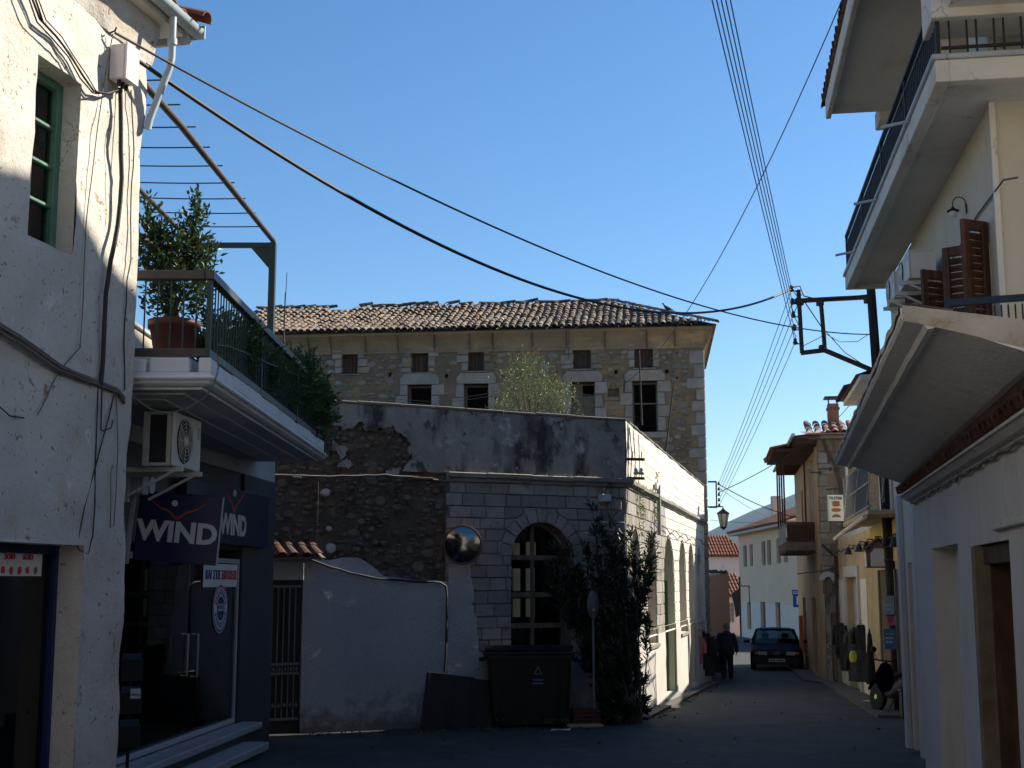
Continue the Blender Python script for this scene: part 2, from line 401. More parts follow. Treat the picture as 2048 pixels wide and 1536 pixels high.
    def mesh(s, name):
        me = bpy.data.meshes.new(name); me.from_pydata(s.v, [], s.f)
        me.polygons.foreach_set('use_smooth', s.sm); me.update(); return me
    def build(s, name, material, parent=None, recalc=True):
        me = s.mesh(name)
        if recalc:
            bm = bmesh.new(); bm.from_mesh(me); bmesh.ops.recalc_face_normals(bm, faces=bm.faces); bm.to_mesh(me); bm.free()
        me.materials.append(M[material])
        o = bpy.data.objects.new(name, me); COL.objects.link(o)
        if parent: o.parent = parent
        return o
def tag(o, label=None, cat=None, group=None, kind=None):
    if label: o['label'] = label
    if cat: o['category'] = cat
    if group: o['group'] = group
    if kind: o['kind'] = kind
    return o
def thing(name, label, cat, loc=(0, 0, 0), rotz=0.0, group=None):
    o = bpy.data.objects.new(name, None); o.empty_display_size = .3; COL.objects.link(o)
    o.location = loc; o.rotation_euler = (0, 0, rotz)
    return tag(o, label, cat, group)
def place(name, me, parent, loc, rot=(0, 0, 0), sc=(1, 1, 1)):
    o = bpy.data.objects.new(name, me); COL.objects.link(o); o.parent = parent
    o.location = loc; o.rotation_euler = rot; o.scale = sc; return o
def copy_tree(o, parent=None):
    c = o.copy(); COL.objects.link(c)
    if parent: c.parent = parent
    for ch in list(o.children): copy_tree(ch, c)
    return c
def jit(a): return random.uniform(-a, a)
def nz(x, y, z, s=1.0): return noise.noise(Vector((x * s, y * s, z * s)))
def shared(mb, name, material):
    me = mb.mesh(name)
    bm = bmesh.new(); bm.from_mesh(me); bmesh.ops.recalc_face_normals(bm, faces=bm.faces); bm.to_mesh(me); bm.free()
    me.materials.append(M[material]); return me
def wall_sheet(mb, x0, x1, z0, z1, opens=(), step=.35, disp=None, depth=.3, y=0.0, reveal=None):
    """front skin of a wall with real openings; opens: dict x0 x1 z0 z1 (arch=True: z1 is the springing)"""
    reveal = reveal or mb
    disp = disp or (lambda x, z: 0.0)
    xs = {x0, x1}; zs = {z0, z1}
    for o in opens:
        xs |= {o['x0'], o['x1']}; zs |= {max(z0, o['z0']), o['z1']}
        if o.get('arch'): zs.add(o['z1'] + (o['x1'] - o['x0']) / 2)
    def fill(st):
        st = sorted(a for a in st); out = []
        for a, b in zip(st, st[1:]):
            n = max(1, math.ceil((b - a) / step)); out += [a + (b - a) * i / n for i in range(n)]
        return out + [st[-1]]
    X = fill({min(max(a, x0), x1) for a in xs}); Z = fill({min(max(a, z0), z1) for a in zs})
    P = lambda x, z: (x, y + disp(x, z), z)
    vs = [P(x, z) for z in Z for x in X]; n = len(X); fs = []
    for j in range(len(Z) - 1):
        for i in range(n - 1):
            cx = (X[i] + X[i + 1]) / 2; cz = (Z[j] + Z[j + 1]) / 2; skip = False
            for o in opens:
                top = o['z1'] + ((o['x1'] - o['x0']) / 2 if o.get('arch') else 0)
                if o['x0'] < cx < o['x1'] and o['z0'] < cz < top: skip = True; break
            if not skip: fs.append((j * n + i, j * n + i + 1, (j + 1) * n + i + 1, (j + 1) * n + i))
    mb.add(vs, fs, disp is not None)
    for o in opens:
        a, b, c, d = max(o['x0'], x0), min(o['x1'], x1), max(o['z0'], z0), o['z1']
        dp = o.get('depth', depth)
        line = [(a, c), (a, d)]
        if o.get('arch'):
            r = (b - a) / 2; k = 14
            arc = [((a + b) / 2 - r * math.cos(math.pi * i / k), d + r * math.sin(math.pi * i / k)) for i in range(k + 1)]
            for p, q in zip(arc, arc[1:]):
                mb.add([P(*p), P(*q), P(q[0], d + r), P(p[0], d + r)], [(0, 1, 2, 3)])
            line = [(a, c)] + arc + [(b, c)]
        else: line += [(b, d), (b, c)]
        if c > z0 + .01: line = line + [(a, c)]
        for p, q in zip(line, line[1:]):
            A = P(*p); B = P(*q)
            reveal.add([A, B, (B[0], y + dp, B[2]), (A[0], y + dp, A[2])], [(0, 1, 2, 3)])
def text_mesh(body, size, depth=.004, bold=0.0, sx=1.0):
    cu = bpy.data.curves.new('lettering', 'FONT'); cu.body = body; cu.size = size; cu.extrude = depth; cu.offset = bold
    cu.align_x = 'CENTER'; cu.align_y = 'CENTER'; cu.resolution_u = 3
    ob = bpy.data.objects.new('lettering', cu); COL.objects.link(ob)
    dg = bpy.context.evaluated_depsgraph_get(); dg.update()
    me = bpy.data.meshes.new_from_object(ob.evaluated_get(dg))
    bpy.data.objects.remove(ob); bpy.data.curves.remove(cu)
    for v in me.vertices: v.co.x *= sx
    return me
def text(body, size, material, parent, x, y, z, bold=0.0, sx=1.0, rot=0.0, name='lettering', depth=.004):
    """upright lettering facing -y in the parent's axes, x and z its centre"""
    me = text_mesh(body, size, depth, bold, sx)
    me.materials.clear(); me.materials.append(M[material])
    return place(name, me, parent, (x, y, z), (R(90), rot, 0))
def cable_pts(a, b, sag, n=24):
    a = Vector(a); b = Vector(b)
    return [a.lerp(b, i / n) - Vector((0, 0, sag * 4 * (i / n) * (1 - i / n))) for i in range(n + 1)]
def cable(name, label, pts, r, material='cable', group=None, n=5, cat='cable'):
    mb = MB(); o0 = Vector(pts[0]); mb.tube([Vector(p) - o0 for p in pts], r, n)
    o = mb.build(name, material); o.location = o0
    return tag(o, label, cat, group)
def leaves(mb, pts, ln, w, up=.3, spread=1.0):
    """folded leaf blades (two triangles each side) at (point, outward direction)"""
    for p, d in pts:
        d = Vector((d[0] + jit(.7) * spread, d[1] + jit(.7) * spread, d[2] + up + jit(.6) * spread))
        if d.length < .01: continue
        d.normalize(); l = ln * random.uniform(.7, 1.25)
        a = d.cross(Vector((jit(1), jit(1), jit(1) + .01))).normalized() * w * random.uniform(.8, 1.2) * .5
        nrm = a.cross(d).normalized() * w * .18
        p = Vector(p); q = p + d * l; m = p + d * l * .45
        mb.add([p, m + a + nrm, q, m - a + nrm, m - nrm], [(0, 4, 2, 1), (0, 3, 2, 4)])

# ================================================================ GROUND, HILL
def sheet(name, xs, ys, dz, material, kind='structure', amp=0.0):
    mb = MB(); n = len(xs)
    mb.add([(x, y, gz(y) + dz + amp * nz(x, y, 0, .35)) for y in ys for x in xs],
           [(j * n + i, j * n + i + 1, (j + 1) * n + i + 1, (j + 1) * n + i) for j in range(len(ys) - 1) for i in range(n - 1)], True)
    return tag(mb.build(name, material), kind=kind)
def rng(a, b, st):
    n = max(1, round((b - a) / st)); return [a + (b - a) * i / n for i in range(n + 1)]
sheet('ground', [-3500, -900, -200, -60] + rng(-14, 44, 8) + [90, 300, 1000, 3800], [-200, -60] + rng(-20, 100, 6) + [130, 180, 240, 300, 500, 1000, 2000, 4200], -.03, 'dust')
sheet('road', rng(-13, 42, .8), rng(-12, 112, .8), 0.0, 'asphalt', amp=.012)
def strip(name, pts, w, h, material, side=1):
    """raised pavement along a line of (x, y); w to the given side"""
    mb = MB(); L_ = []
    for i, (x, y) in enumerate(pts):
        a = Vector(pts[max(i - 1, 0)]); b = Vector(pts[min(i + 1, len(pts) - 1)]); t = (b - a).normalized(); nrm = Vector((t.y, -t.x)) * side
        L_.append(((x, y), (x + nrm.x * w, y + nrm.y * w)))
    for (a, b), (c, d) in zip(L_, L_[1:]):
        q = lambda p, k: (p[0], p[1], gz(p[1]) + k)
        mb.quad(q(a, h), q(b, h), q(d, h), q(c, h)); mb.quad(q(b, h), q(b, -.1), q(d, -.1), q(d, h))
        mb.quad(q(a, h), q(a, -.1), q(c, -.1), q(c, h))
    e = L_[0]; mb.quad((*e[0], gz(e[0][1]) + h), (*e[1], gz(e[1][1]) + h), (*e[1], gz(e[1][1]) - .1), (*e[0], gz(e[0][1]) - .1))
    return tag(mb.build(name, material), kind='structure')
mb = MB()
hx = [ -600 + i * 45 for i in range(110)]; hy = [1500 + j * 70 for j in range(22)]
def hill_z(x, y):
    t = max(0, min(1, (y - 1500) / 620)); up = math.sin(t * math.pi / 2) if y < 2120 else 1 - .35 * (y - 2120) / 900
    base = 40 + .42 * max(0, x - 205) + 10 * nz(x, 0, 3, .006) + 4 * nz(x, y, 3, .02)
    base = min(base, 190 + 20 * nz(x, 0, 9, .003))
    return -3 + max(0, base) * up
mb.add([(x, y, hill_z(x, y)) for y in hy for x in hx], [(j * 110 + i, j * 110 + i + 1, (j + 1) * 110 + i + 1, (j + 1) * 110 + i) for j in range(21) for i in range(109)], True)
tag(mb.build('hill', 'hill'), kind='structure')

# ================================================================ LEFT HOUSE (old white stucco)
L = Frame(-3.3, 11.15, math.atan2(1, .23))
lh = thing('stucco_house', 'old white stucco house at the left edge with a green framed window', 'house', L.loc(), L.r)
lh.rotation_euler = (R(-.25), 0, L.r)
wx0, wx1 = L.px(62, 300)[0], L.px(156, 300)[0]
wz1, wz0 = L.px(120, 140)[1], L.px(70, 478)[1]
wdep = L.on_x(114, 320, wx1)[0]
sx1 = L.px(152, 1300)[0]; sz1 = L.px(140, 1090)[1]
sdep = L.on_x(97, 1300, sx1)[0]
HT = 6.95
def ldisp(x, z): return .05 * nz(x, z, 1, .9) + .022 * nz(x, z, 7, 3.2) + .008 * nz(x, z, 3, 9) - .02
mb = MB()
wall_sheet(mb, -9, 0, -1.2, HT, [dict(x0=wx0, x1=wx1, z0=wz0, z1=wz1, depth=wdep), dict(x0=sx1 - 2.6, x1=sx1, z0=-1.2, z1=sz1, depth=sdep)], .09, ldisp)
zz = rng(-1.2, HT, .09)
mb.add([(0, ldisp(0, z), z) for z in zz] + [(.0 + .03 * nz(z, 2, 0, 2), .25, z) for z in zz] + [(0, 7, z) for z in zz],
       [(r * len(zz) + i, r * len(zz) + i + 1, (r + 1) * len(zz) + i + 1, (r + 1) * len(zz) + i) for r in (0, 1) for i in range(len(zz) - 1)], True)
mb.box(-9, -8.8, .2, 7, -1.2, HT); mb.box(-9, 0, 6.8, 7, -1.2, HT); mb.box(-8.9, -.05, .3, 6.9, 2.95, 3.1)
mb.build('wall', 'old_stucco', lh)
# window
fr = thing_w = None
mb = MB(); d = wdep
fw = .07
mb.box(wx0 - .02, wx0 + fw, d - .05, d + .03, wz0, wz1, .008); mb.box(wx1 - fw, wx1 + .02, d - .05, d + .03, wz0, wz1, .008)
mb.box(wx0 + fw, wx1 - fw, d - .05, d + .03, wz1 - fw, wz1, .008); mb.box(wx0 + fw, wx1 - fw, d - .05, d + .03, wz0, wz0 + fw, .008)
win = mb.build('window', 'green_paint', lh)
mb = MB(); n = 4; zs = [wz0 + fw + (wz1 - wz0 - 2 * fw) * i / n for i in range(n + 1)]
for z in zs[1:-1]:
    b = MB(); b.box(wx0 + fw, wx1 - fw, d - .035, d + .02, z - .014, z + .014, .005); b.build('glazing_bar', 'green_paint', win)
for a, b_ in zip(zs, zs[1:]):
    b = MB(); b.box(wx0 + fw - .005, wx1 - fw + .005, d, d + .005, a, b_); b.build('pane', 'old_glass', win)
mb = MB(); mb.box(wx0 - .3, wx1 + .3, d + .035, d + .05, wz0 - .1, wz1 + .1); mb.build('pane_backing', 'sign_grey', lh)  # grey sheet added close behind the panes, stands in for their pale reflection
# rough cornice, soffit, roof, gutter
mb = MB(); n = 120
xs = rng(-9, .12, .08)
prof = [(0.0, HT - .32), (-.03, HT - .25), (-.05, HT - .1), (-.08, HT - .04), (-.08, HT + .05)]
vs = []
for x in xs:
    for (y, z) in prof: vs.append((x, y + .035 * nz(x, z, 5, 3.5) - .01, z + .03 * nz(x, z, 8, 4)))
k = len(prof)
mb.add(vs, [(i * k + j, i * k + j + 1, (i + 1) * k + j + 1, (i + 1) * k + j) for i in range(len(xs) - 1) for j in range(k - 1)], True)
e = vs[-k:]; mb.add(e + [(.12, .3, HT + .05), (.12, .3, HT - .32)], [list(range(k + 2))])
mb.add([e[0], (.12, .3, HT - .32), (0, .3, HT - .32), (0, 0, HT - .32)], [(0, 1, 2, 3)])
mb.build('cornice', 'old_stucco', lh)
mb = MB(); mb.box(-9, .35, -.2, 3, HT + .05, HT + .13); mb.build('soffit', 'soffit_white', lh)
rf = MB()
rf.add([(-9, -.24, HT + .14), (.42, -.24, HT + .14), (.42, 3.4, HT + 1.5), (-9, 3.4, HT + 1.5), (.42, 7, HT + .14), (-9, 7, HT + .14), (.42, -.24, HT + .2), (.42, 3.4, HT + 1.56)],
       [(0, 1, 2, 3), (3, 2, 4, 5), (1, 2, 4)])
roof = rf.build('roof', 'red_tile', lh)
def tile_mesh(name, material, ln=.46, r0=.095, r1=.075, n=6, th=.014):
    mb = MB(); vs = []
    for (rad, y, zo) in ((r0, 0, 0), (r1, ln, 0)):
        for q in (rad, rad - th):
            for k in range(n + 1):
                a = math.pi * k / n; vs.append((-q * math.cos(a), y, q * math.sin(a) * .85 + zo))
    m = n + 1; fs = []
    for k in range(n):
        fs.append((k, k + 1, 2 * m + k + 1, 2 * m + k)); fs.append((m + k, 3 * m + k, 3 * m + k + 1, m + k + 1))
        fs.append((k, m + k, m + k + 1, k + 1))
    mb.add(vs, fs, False)
    return shared(mb, name, material)
redtile = tile_mesh('roof_tile', 'red_tile')
for i in range(12):
    place('roof_tile', redtile, roof, (.34 - i * .21, -.3 + jit(.02), HT + .13), (R(19), jit(.06), jit(.05)))
for i in range(9):
    place('roof_tile', redtile, roof, (.36 + jit(.02), -.42 + i * .38, HT + .2 + i * .135), (R(19), jit(.05), jit(.05)))
mb = MB()
def gut(p, q, r=.075):
    p = Vector(p); q = Vector(q); t = (q - p).normalized(); sd = t.cross(Vector((0, 0, 1)))
    for sgn in (1, .86):
        a = [[tuple(o + sd * (r * sgn * math.cos(math.pi * k / 8)) - Vector((0, 0, r * sgn * math.sin(math.pi * k / 8)))) for k in range(9)] for o in (p, q)]
        mb.add(a[0] + a[1], [(k, k + 1, 10 + k, 9 + k) for k in range(8)], True)
gut((-9, -.27, HT + .16), (.5, -.27, HT + .16)); mb.box(.485, .5, -.35, -.19, HT + .07, HT + .2)
mb.box(.43, .47, -.22, 2.5, HT + .02, HT + .16)
g = mb.build('gutter', 'gutter_metal', lh)
mb = MB(); p0 = Vector((.02, -.5, HT + .08))
mb.tube([(.02, -.27, HT + .1), (.02, -.27, HT - .3), (.02, -.25, HT - .4), (.0, -.09, HT - .86), (-.0, -.07, HT - .96)], .033, 8)
mb.tube([(.02, -.27, HT - .12), (.02, -.27, HT - .18)], .045, 8)
mb.build('downpipe', 'gutter_metal', lh)
# shop window in the house
mb = MB(); d = sdep
mb.box(sx1 - .035, sx1 + .01, d - .06, d + .04, -1, sz1, .006); mb.box(sx1 - 2.6, sx1 - .05, d - .06, d + .04, sz1 - .07, sz1 + .01, .006)
mb.box(sx1 - 2.6, sx1 - .05, d - .06, d + .04, -.05, .3)
sw = mb.build('shop_window', 'frame_blue', lh)
mb = MB(); mb.box(sx1 - 2.6, sx1 - .05, d - .01, d - .004, .3, sz1 - .07); mb.build('pane', 'shop_glass', sw)
mb = MB(); mb.box(sx1 - 3, sx1 + 1, d + 2.2, d + 2.3, -1, 3); mb.box(sx1 - 3, sx1 + .6, d + .1, d + 2.2, -.3, -.2); mb.box(sx1 - .02, sx1 + .6, d + .06, d + 2.2, -.2, 3)
mb.build('shop_interior', 'interior', lh)
# poster on the glass: white sheet, red lettering
a = L.px(2, 1100, -d); b_ = L.px(78, 1152, -d)
pz1 = L.px(40, 1098, -d)[1]; pz0 = L.px(40, 1152, -d)[1]; pw = b_[0] - a[0] + .18
ps = thing('shop_poster', 'white paper strip with red solo lettering stuck inside the left shop window', 'poster', L.w((a[0] + b_[0]) / 2 - .09, d - .02, (pz0 + pz1) / 2), L.r)
mb = MB(); mb.box(-pw / 2, pw / 2, 0, .003, -(pz1 - pz0) / 2, (pz1 - pz0) / 2); mb.build('paper', 'paper_white', ps)
text("''solo", .095, 'sign_red', ps, -.1, -.004, .05, 0, .85)
text('solo', .095, 'sign_red', ps, .15, -.004, .05, 0, .85)
for i in range(6):
    mb = MB(); cx = -pw / 2 + .08 + i * pw / 6.6
    mb.prism([(cx + .03 * math.cos(k * .9) * random.uniform(.6, 1.1), -.06 + .035 * math.sin(k * .9) * random.uniform(.7, 1.1)) for k in range(7)], -.004, 0); mb.build('red_mark', 'sign_red', ps)
# goods behind the glass
for (u, v0, v1, r, lab, mt) in ((25, 1425, 1536, .13, 'white paint tub low behind the left shop window glass', 'paper_white'), (75, 1440, 1536, .1, 'pale grey jar beside the white tub in the left shop window', 'sign_grey')):
    s_, zt = L.px(u, v0, -d - .5); zb = L.px(u, 1600, -d - .5)[1]
    t = thing('paint_tub', lab, 'tub', L.w(s_, d + .5, zb), L.r)
    h = zt - zb
    mb = MB(); mb.lathe([(r * .86, 0), (r, h * .92), (r, h * .94)], n=18); mb.build('tub', mt, t)
    mb = MB(); mb.lathe([(r * 1.05, h * .94), (r * 1.05, h), (0, h)], n=18); mb.build('lid', mt, t)
    mb = MB(); mb.tube([(r * math.cos(a_), -r * 1.02, h * .8 + .05 * math.sin(a_) - .1 * math.sin(a_)) for a_ in [k * math.pi / 8 for k in range(9)]], .004, 4); mb.build('handle', 'grey_metal', t)

# junction box and cables of the left house
jz1, jz0 = L.px(252, 100, .06)[1], L.px(252, 172, .06)[1]; jx = L.px(246, 135, .06)[0]
jb = thing('junction_box', 'white plastic cable box high on the left stucco wall', 'cable box', L.w(jx, -.01, jz0), L.r)
mb = MB(); mb.box(-.11, .09, -.13, .02, 0, jz1 - jz0, .012); mb.build('case', 'box_plastic', jb)
mb = MB(); mb.box(-.12, .10, -.15, -.13, -.01, jz1 - jz0 + .01, .008); mb.build('cover', 'box_plastic', jb)
for k in range(3):
    mb = MB(); mb.tube([(-.07 + k * .06, -.06, .0), (-.07 + k * .06, -.06, -.05)], .018, 8); mb.build('gland', 'iron', jb)
def wall_cable(fr, pix, out=.03, wob=.004, step=.15):
    raw = []
    for (u, v) in pix:
        s_, z = fr.px(u, v, out); raw.append(fr.w(s_, -out, z))
    pts = [raw[0]]
    for a, b in zip(raw, raw[1:]):
        n = max(1, int((b - a).length / step))
        for i in range(1, n + 1):
            p = a.lerp(b, i / n)
            if i < n: p += Vector((jit(wob), jit(wob), jit(wob)))
            pts.append(p)
    return pts
for k, (du, dv) in enumerate(((0, 0), (7, 8), (-6, 6), (12, 2))):
    cable('wall_cable', ['dark cable looping down the left wall to the white cable box, uppermost of its bundle', 'second dark cable of the bundle looping from the left roof edge to the cable box', 'lowest sagging cable of the bundle that reaches the white cable box', 'thin inner cable of the bundle beside the green window'][k],
          wall_cable(L, [(-40 + du, -190), (20 + du, -90), (58 + du, -20), (80 + du, 38 + dv), (112 + du, 72 + dv), (140 + du * .5, 108 + dv), (165 + du * .8, 150 + dv), (188 + du * .4, 182 + dv * .6), (215 + du * .2, 188 - dv * .3), (236, 180)], .05 + k * .012), .010 - .0015 * k, 'cable', 'cables on the stucco wall')
cable('wall_cable', 'thick black cable hanging straight down the left wall below the cable box', wall_cable(L, [(241, 176), (242, 300), (244, 355), (236, 450), (222, 520), (212, 590), (208, 680), (202, 770)], .05), .021, 'cable', 'cables on the stucco wall')
for (pp, lab, r_) in (([(226, 68), (212, 140), (196, 250), (183, 360), (172, 450), (168, 545), (164, 640), (160, 695), (120, 740), (75, 830)], 'thin pale wire running down the wall left of the black cable', .005),
                  ([(262, 180), (268, 300), (262, 400), (262, 520), (254, 560), (248, 690), (250, 780)], 'thin wire near the right corner of the stucco house', .006),
                  ([(232, 180), (228, 260), (222, 350), (218, 450)], 'short thin wire below the cable box', .004),
                  ([(204, 775), (202, 860), (206, 862), (222, 856), (226, 840)], 'short hooked wire end below the cable crossing', .006),
                  ([(196, 770), (192, 900), (190, 1010), (186, 1070), (176, 1108), (158, 1100), (154, 1088), (170, 1010), (205, 880), (228, 790)], 'thin wire loop hanging above the shop window corner', .006),
                  ([(232, 790), (236, 900), (228, 1050), (220, 1055), (222, 940), (226, 930)], 'thin wire with a bent end left of the phone shop', .005),
                  ([(-220, 690), (-100, 745), (-10, 805), (20, 832), (48, 836)], 'thin wire with a loose end low on the left wall below the bundle', .006)):
    cable('wall_cable', lab, wall_cable(L, pp, .02), r_, 'cable_grey' if r_ < .006 else 'cable', 'cables on the stucco wall')
for k in range(5):
    o_ = k * 5
    cable('wall_cable', ['topmost', 'second', 'middle', 'fourth', 'lowest'][k] + ' grey cable of the thick bundle slanting across the stucco wall',
          wall_cable(L, [(-420, 470 + o_), (-200, 548 + o_), (-10, 642 + o_), (40, 672 + o_), (80, 700 + o_), (120, 730 + o_ * .8), (170, 752 + o_ * .6), (210, 768 + o_ * .5), (236, 778 + o_ * .4), (249, 795 + o_ * .6)], .03 + .01 * (k % 2), .006), .011, 'cable_grey', 'bundled cables across the stucco wall')

# ================================================================ PHONE SHOP WITH TERRACE
Wf = Frame(-4.2, 11.3, math.atan2(8.2, .66), gz(15))
SZ = 3.43 - Wf.z          # terrace floor top (local z)
W_END = math.hypot(.66, 8.2)
ws = thing('phone_shop', 'one storey phone shop with glass front under a white moulded terrace', 'shop', Wf.loc(), Wf.r)
gx0, gx1 = .2, Wf.px(479, 1280)[0]          # glass
gzt = Wf.px(470, 1118)[1]; gzb = Wf.px(470, 1446)[1]
mb = MB()
mb.box(gx1 + .02, W_END, 0, .35, -.6, SZ - .35, .01)                       # right pier
mb.box(0, gx1 + .02, .05, .35, gzt + .12, SZ - .35)                         # fascia
mb.box(0, gx0, 0, .35, -.6, gzt + .12)
mb.box(0, .2, .35, 6, -.6, SZ - .3); mb.box(W_END - .2, W_END, .35, 6, -.6, SZ - .3)
mb.box(0, W_END, 6, 6.2, -.6, SZ - .3)
mb.build('wall', 'shop_grey', ws)
mb = MB(); mb.box(.2, W_END - .2, .35, 6, SZ - .5, SZ - .4); mb.box(.2, W_END - .2, .12, 6, -.55, gzb - .01)
mb.build('floor', 'interior', ws)
mb = MB(); mb.box(0, W_END, .02, 6.2, SZ - .35, SZ, 0); mb.build('roof_slab', 'concrete', ws)
mb = MB(); fwd = .05
for a, b_ in ((gx0, gx0 + fwd), (gx1 - fwd, gx1)): mb.box(a, b_, .03, .1, gzb, gzt, .004)
mb.box(gx0 + fwd, gx1 - fwd, .03, .1, gzt - .06, gzt, .004); mb.box(gx0 + fwd, gx1 - fwd, .03, .1, gzb, gzb + .06, .004)
sf = mb.build('window', 'alu_frame', ws)
mx = Wf.px(388, 1280)[0]
for a, b_ in ((gx0 + fwd, mx - .006), (mx + .006, gx1 - fwd)):
    mb = MB(); mb.box(a, b_, .06, .068, gzb + .06, gzt - .06); mb.build('pane', 'shop_glass', sf)
dr = ws
for k, (u, hz) in enumerate(((372, (1268, 1350)), (392, (1268, 1352)))):
    x_, za = Wf.px(u, hz[0]); zb = Wf.px(u, hz[1])[1]
    mb = MB(); mb.tube([(x_, .05, za), (x_, -.03, za), (x_, -.03, zb), (x_, .05, zb)], .012, 6); mb.build('door_handle', 'alu_frame', ws)
# stone sill and steps
for k, (y0_, z0_, z1_, x0_, x1_) in enumerate(((-.28, gzb - .1, gzb - .015, .3, gx1 + .25), (-.55, gzb - .30, gzb - .2, 1.0, gx1 - .4))):
    mb = MB(); mb.box(x0_, x1_, y0_, .1, z0_, z1_, .012); st = mb.build('step', 'marble', ws)
mb = MB(); mb.box(.3, gx1 + .2, -.22, .05, -.7, gzb - .1); mb.box(1.05, gx1 - .5, -.5, -.22, -.7, gzb - .3); mb.build('plinth', 'shop_grey', ws)
# terrace slab edge with stepped mouldings round three sides
BX = -2.65; BY0, BY1 = 11.3, 18.45; BZ = 3.43
def sweep3(mb, prof, x_in, step=1.2):
    """profile (out, z) swept along near side, street side, far side of the terrace"""
    rings = []
    k = len(prof)
    def ring(f): rings.append([f(o, z) for o, z in prof])
    ring(lambda o, z: (x_in, BY0 - o, z)); ring(lambda o, z: (BX + o, BY0 - o, z))
    ring(lambda o, z: (BX + o, BY1 + o, z)); ring(lambda o, z: (x_in, BY1 + o, z))
    vs = [p for r in rings for p in r]
    mb.add(vs, [(i * k + j, i * k + j + 1, (i + 1) * k + j + 1, (i + 1) * k + j) for i in range(3) for j in range(k - 1)])
tb = thing('terrace_slab', 'white moulded concrete terrace slab above the phone shop', 'terrace', (0, 0, 0))
prof = [(-.25, BZ), (0, BZ), (0, BZ - .03), (.02, BZ - .035), (.032, BZ - .05), (.02, BZ - .066), (0, BZ - .07), (-.015, BZ - .095), (-.05, BZ - .115), (-.09, BZ - .12), (-.095, BZ - .14), (-.3, BZ - .14), (-.305, BZ - .155), (-.55, BZ - .155), (-.555, BZ - .17), (-.82, BZ - .17)]
mb = MB(); sweep3(mb, prof, -4.1); mb.build('moulding', 'terrace_white', tb)
mb = MB(); mb.add([(-4.15, BY0 + .1, BZ - .02), (BX - .1, BY0 + .1, BZ - .02), (BX - .1, BY1 - .1, BZ - .02), (-4.0, BY1 - .1, BZ - .02)], [(0, 1, 2, 3)])
mb.add([(-4.2, BY0 + .8, BZ - .168), (BX - .8, BY0 + .8, BZ - .168), (BX - .8, BY1 - .8, BZ - .168), (-4.0, BY1 - .8, BZ - .168)], [(0, 1, 2, 3)])
mb.build('slab', 'concrete', tb)
def kerb_block(x0, x1, y0, y1):
    mb = MB(); mb.box(x0, x1, y0, y1, BZ + .002, BZ + .13 + jit(.012), .01); mb.build('kerb_block', 'terrace_white', tb)
y_ = BY0 + .02
while y_ < BY1 - .3:
    l = random.uniform(.3, .42); kerb_block(BX - .12, BX - .01 + jit(.006), y_, min(y_ + l - .012, BY1 - .05)); y_ += l
for x_ in (-3.95, -3.58, -3.2): kerb_block(x_, x_ + .345, BY0 + .02, BY0 + .13)
# railing
rl = thing('terrace_railing', 'dark metal railing with thin balusters round the terrace above the phone shop', 'railing')
RZ1 = 4.36; rx = BX - .05; ry0 = BY0 + .06; ry1 = BY1 - .06
mb = MB(); mb.box(rx - .04, rx + .04, ry0 - .04, ry1, RZ1 - .085, RZ1, .008); mb.box(-4.0, rx - .042, ry0 - .04, ry0 + .04, RZ1 - .085, RZ1, .008); mb.build('top_rail', 'rail_bronze', rl)
mb = MB(); mb.box(rx - .015, rx + .015, ry0, ry1, BZ + .15, BZ + .225, .004); mb.box(-4.0, rx - .017, ry0 - .015, ry0 + .015, BZ + .15, BZ + .225, .004); mb.build('bottom_rail', 'rail_bronze', rl)
balu = MB(); balu.box(-.006, .006, -.006, .006, 0, RZ1 - .086 - BZ - .226); balu = shared(balu, 'baluster', 'rail_green')
n = 62
for i in range(1, n):
    place('baluster', balu, rl, (rx, ry0 + (ry1 - ry0) * i / n, BZ + .226))
for i in range(1, 11): place('baluster', balu, rl, (rx - i * .115, ry0, BZ + .226))
for (x_, y_) in ((rx, ry0), (rx, ry0 + 2.4), (rx, ry0 + 4.75), (rx, ry1 - .02), (-3.95, ry0)):
    mb = MB(); mb.box(x_ - .02, x_ + .02, y_ - .02, y_ + .02, BZ, RZ1 - .087); mb.build('post', 'rail_green', rl)
# pergola
pg = thing('pergola', 'steel pergola frame with thin wires over the terrace', 'pergola')
pX, pZ, py1 = -3.25, 6.2, 17.2
pX2 = -4.38
mb = MB(); mb.tube([(pX - .14, 10.9, pZ - .09), (pX - .07, 12.5, pZ - .07), (pX, py1, pZ)], .036, 10); mb.build('beam', 'pergola_paint', pg)
mb = MB(); mb.tube([(pX2, 11.2, pZ - .08), (pX2, py1, pZ)], .032, 10); mb.build('beam', 'pergola_paint', pg)
mb = MB(); mb.box(pX2 - .3, pX + .04, py1 - .03, py1 + .03, pZ - .1, pZ - .03, .006); mb.build('cross_beam', 'rail_green', pg)
mb = MB(); mb.box(pX - .045, pX + .045, py1 - .045, py1 + .045, BZ, pZ - .03, .006); mb.build('post', 'rail_green', pg)
mb = MB(); mb.prism([(pX - .04, pZ - .1), (pX - .3, pZ - .1), (pX - .04, pZ - .4)], py1 - .012, py1 + .012, 0, True); mb.build('gusset', 'rail_green', pg)
mb = MB(); mb.box(pX2 - .3, pX2 - .22, py1 - .03, py1 + .03, BZ, pZ - .1, .006); mb.build('post', 'rail_green', pg)
for i in range(9):
    y_ = 11.55 + i * .63
    mb = MB(); mb.tube(cable_pts((pX, y_, pZ + .03), (pX2 - .25, y_ + .02, pZ + .05), .012, 8), .008, 4); mb.build('wire', 'iron', pg)
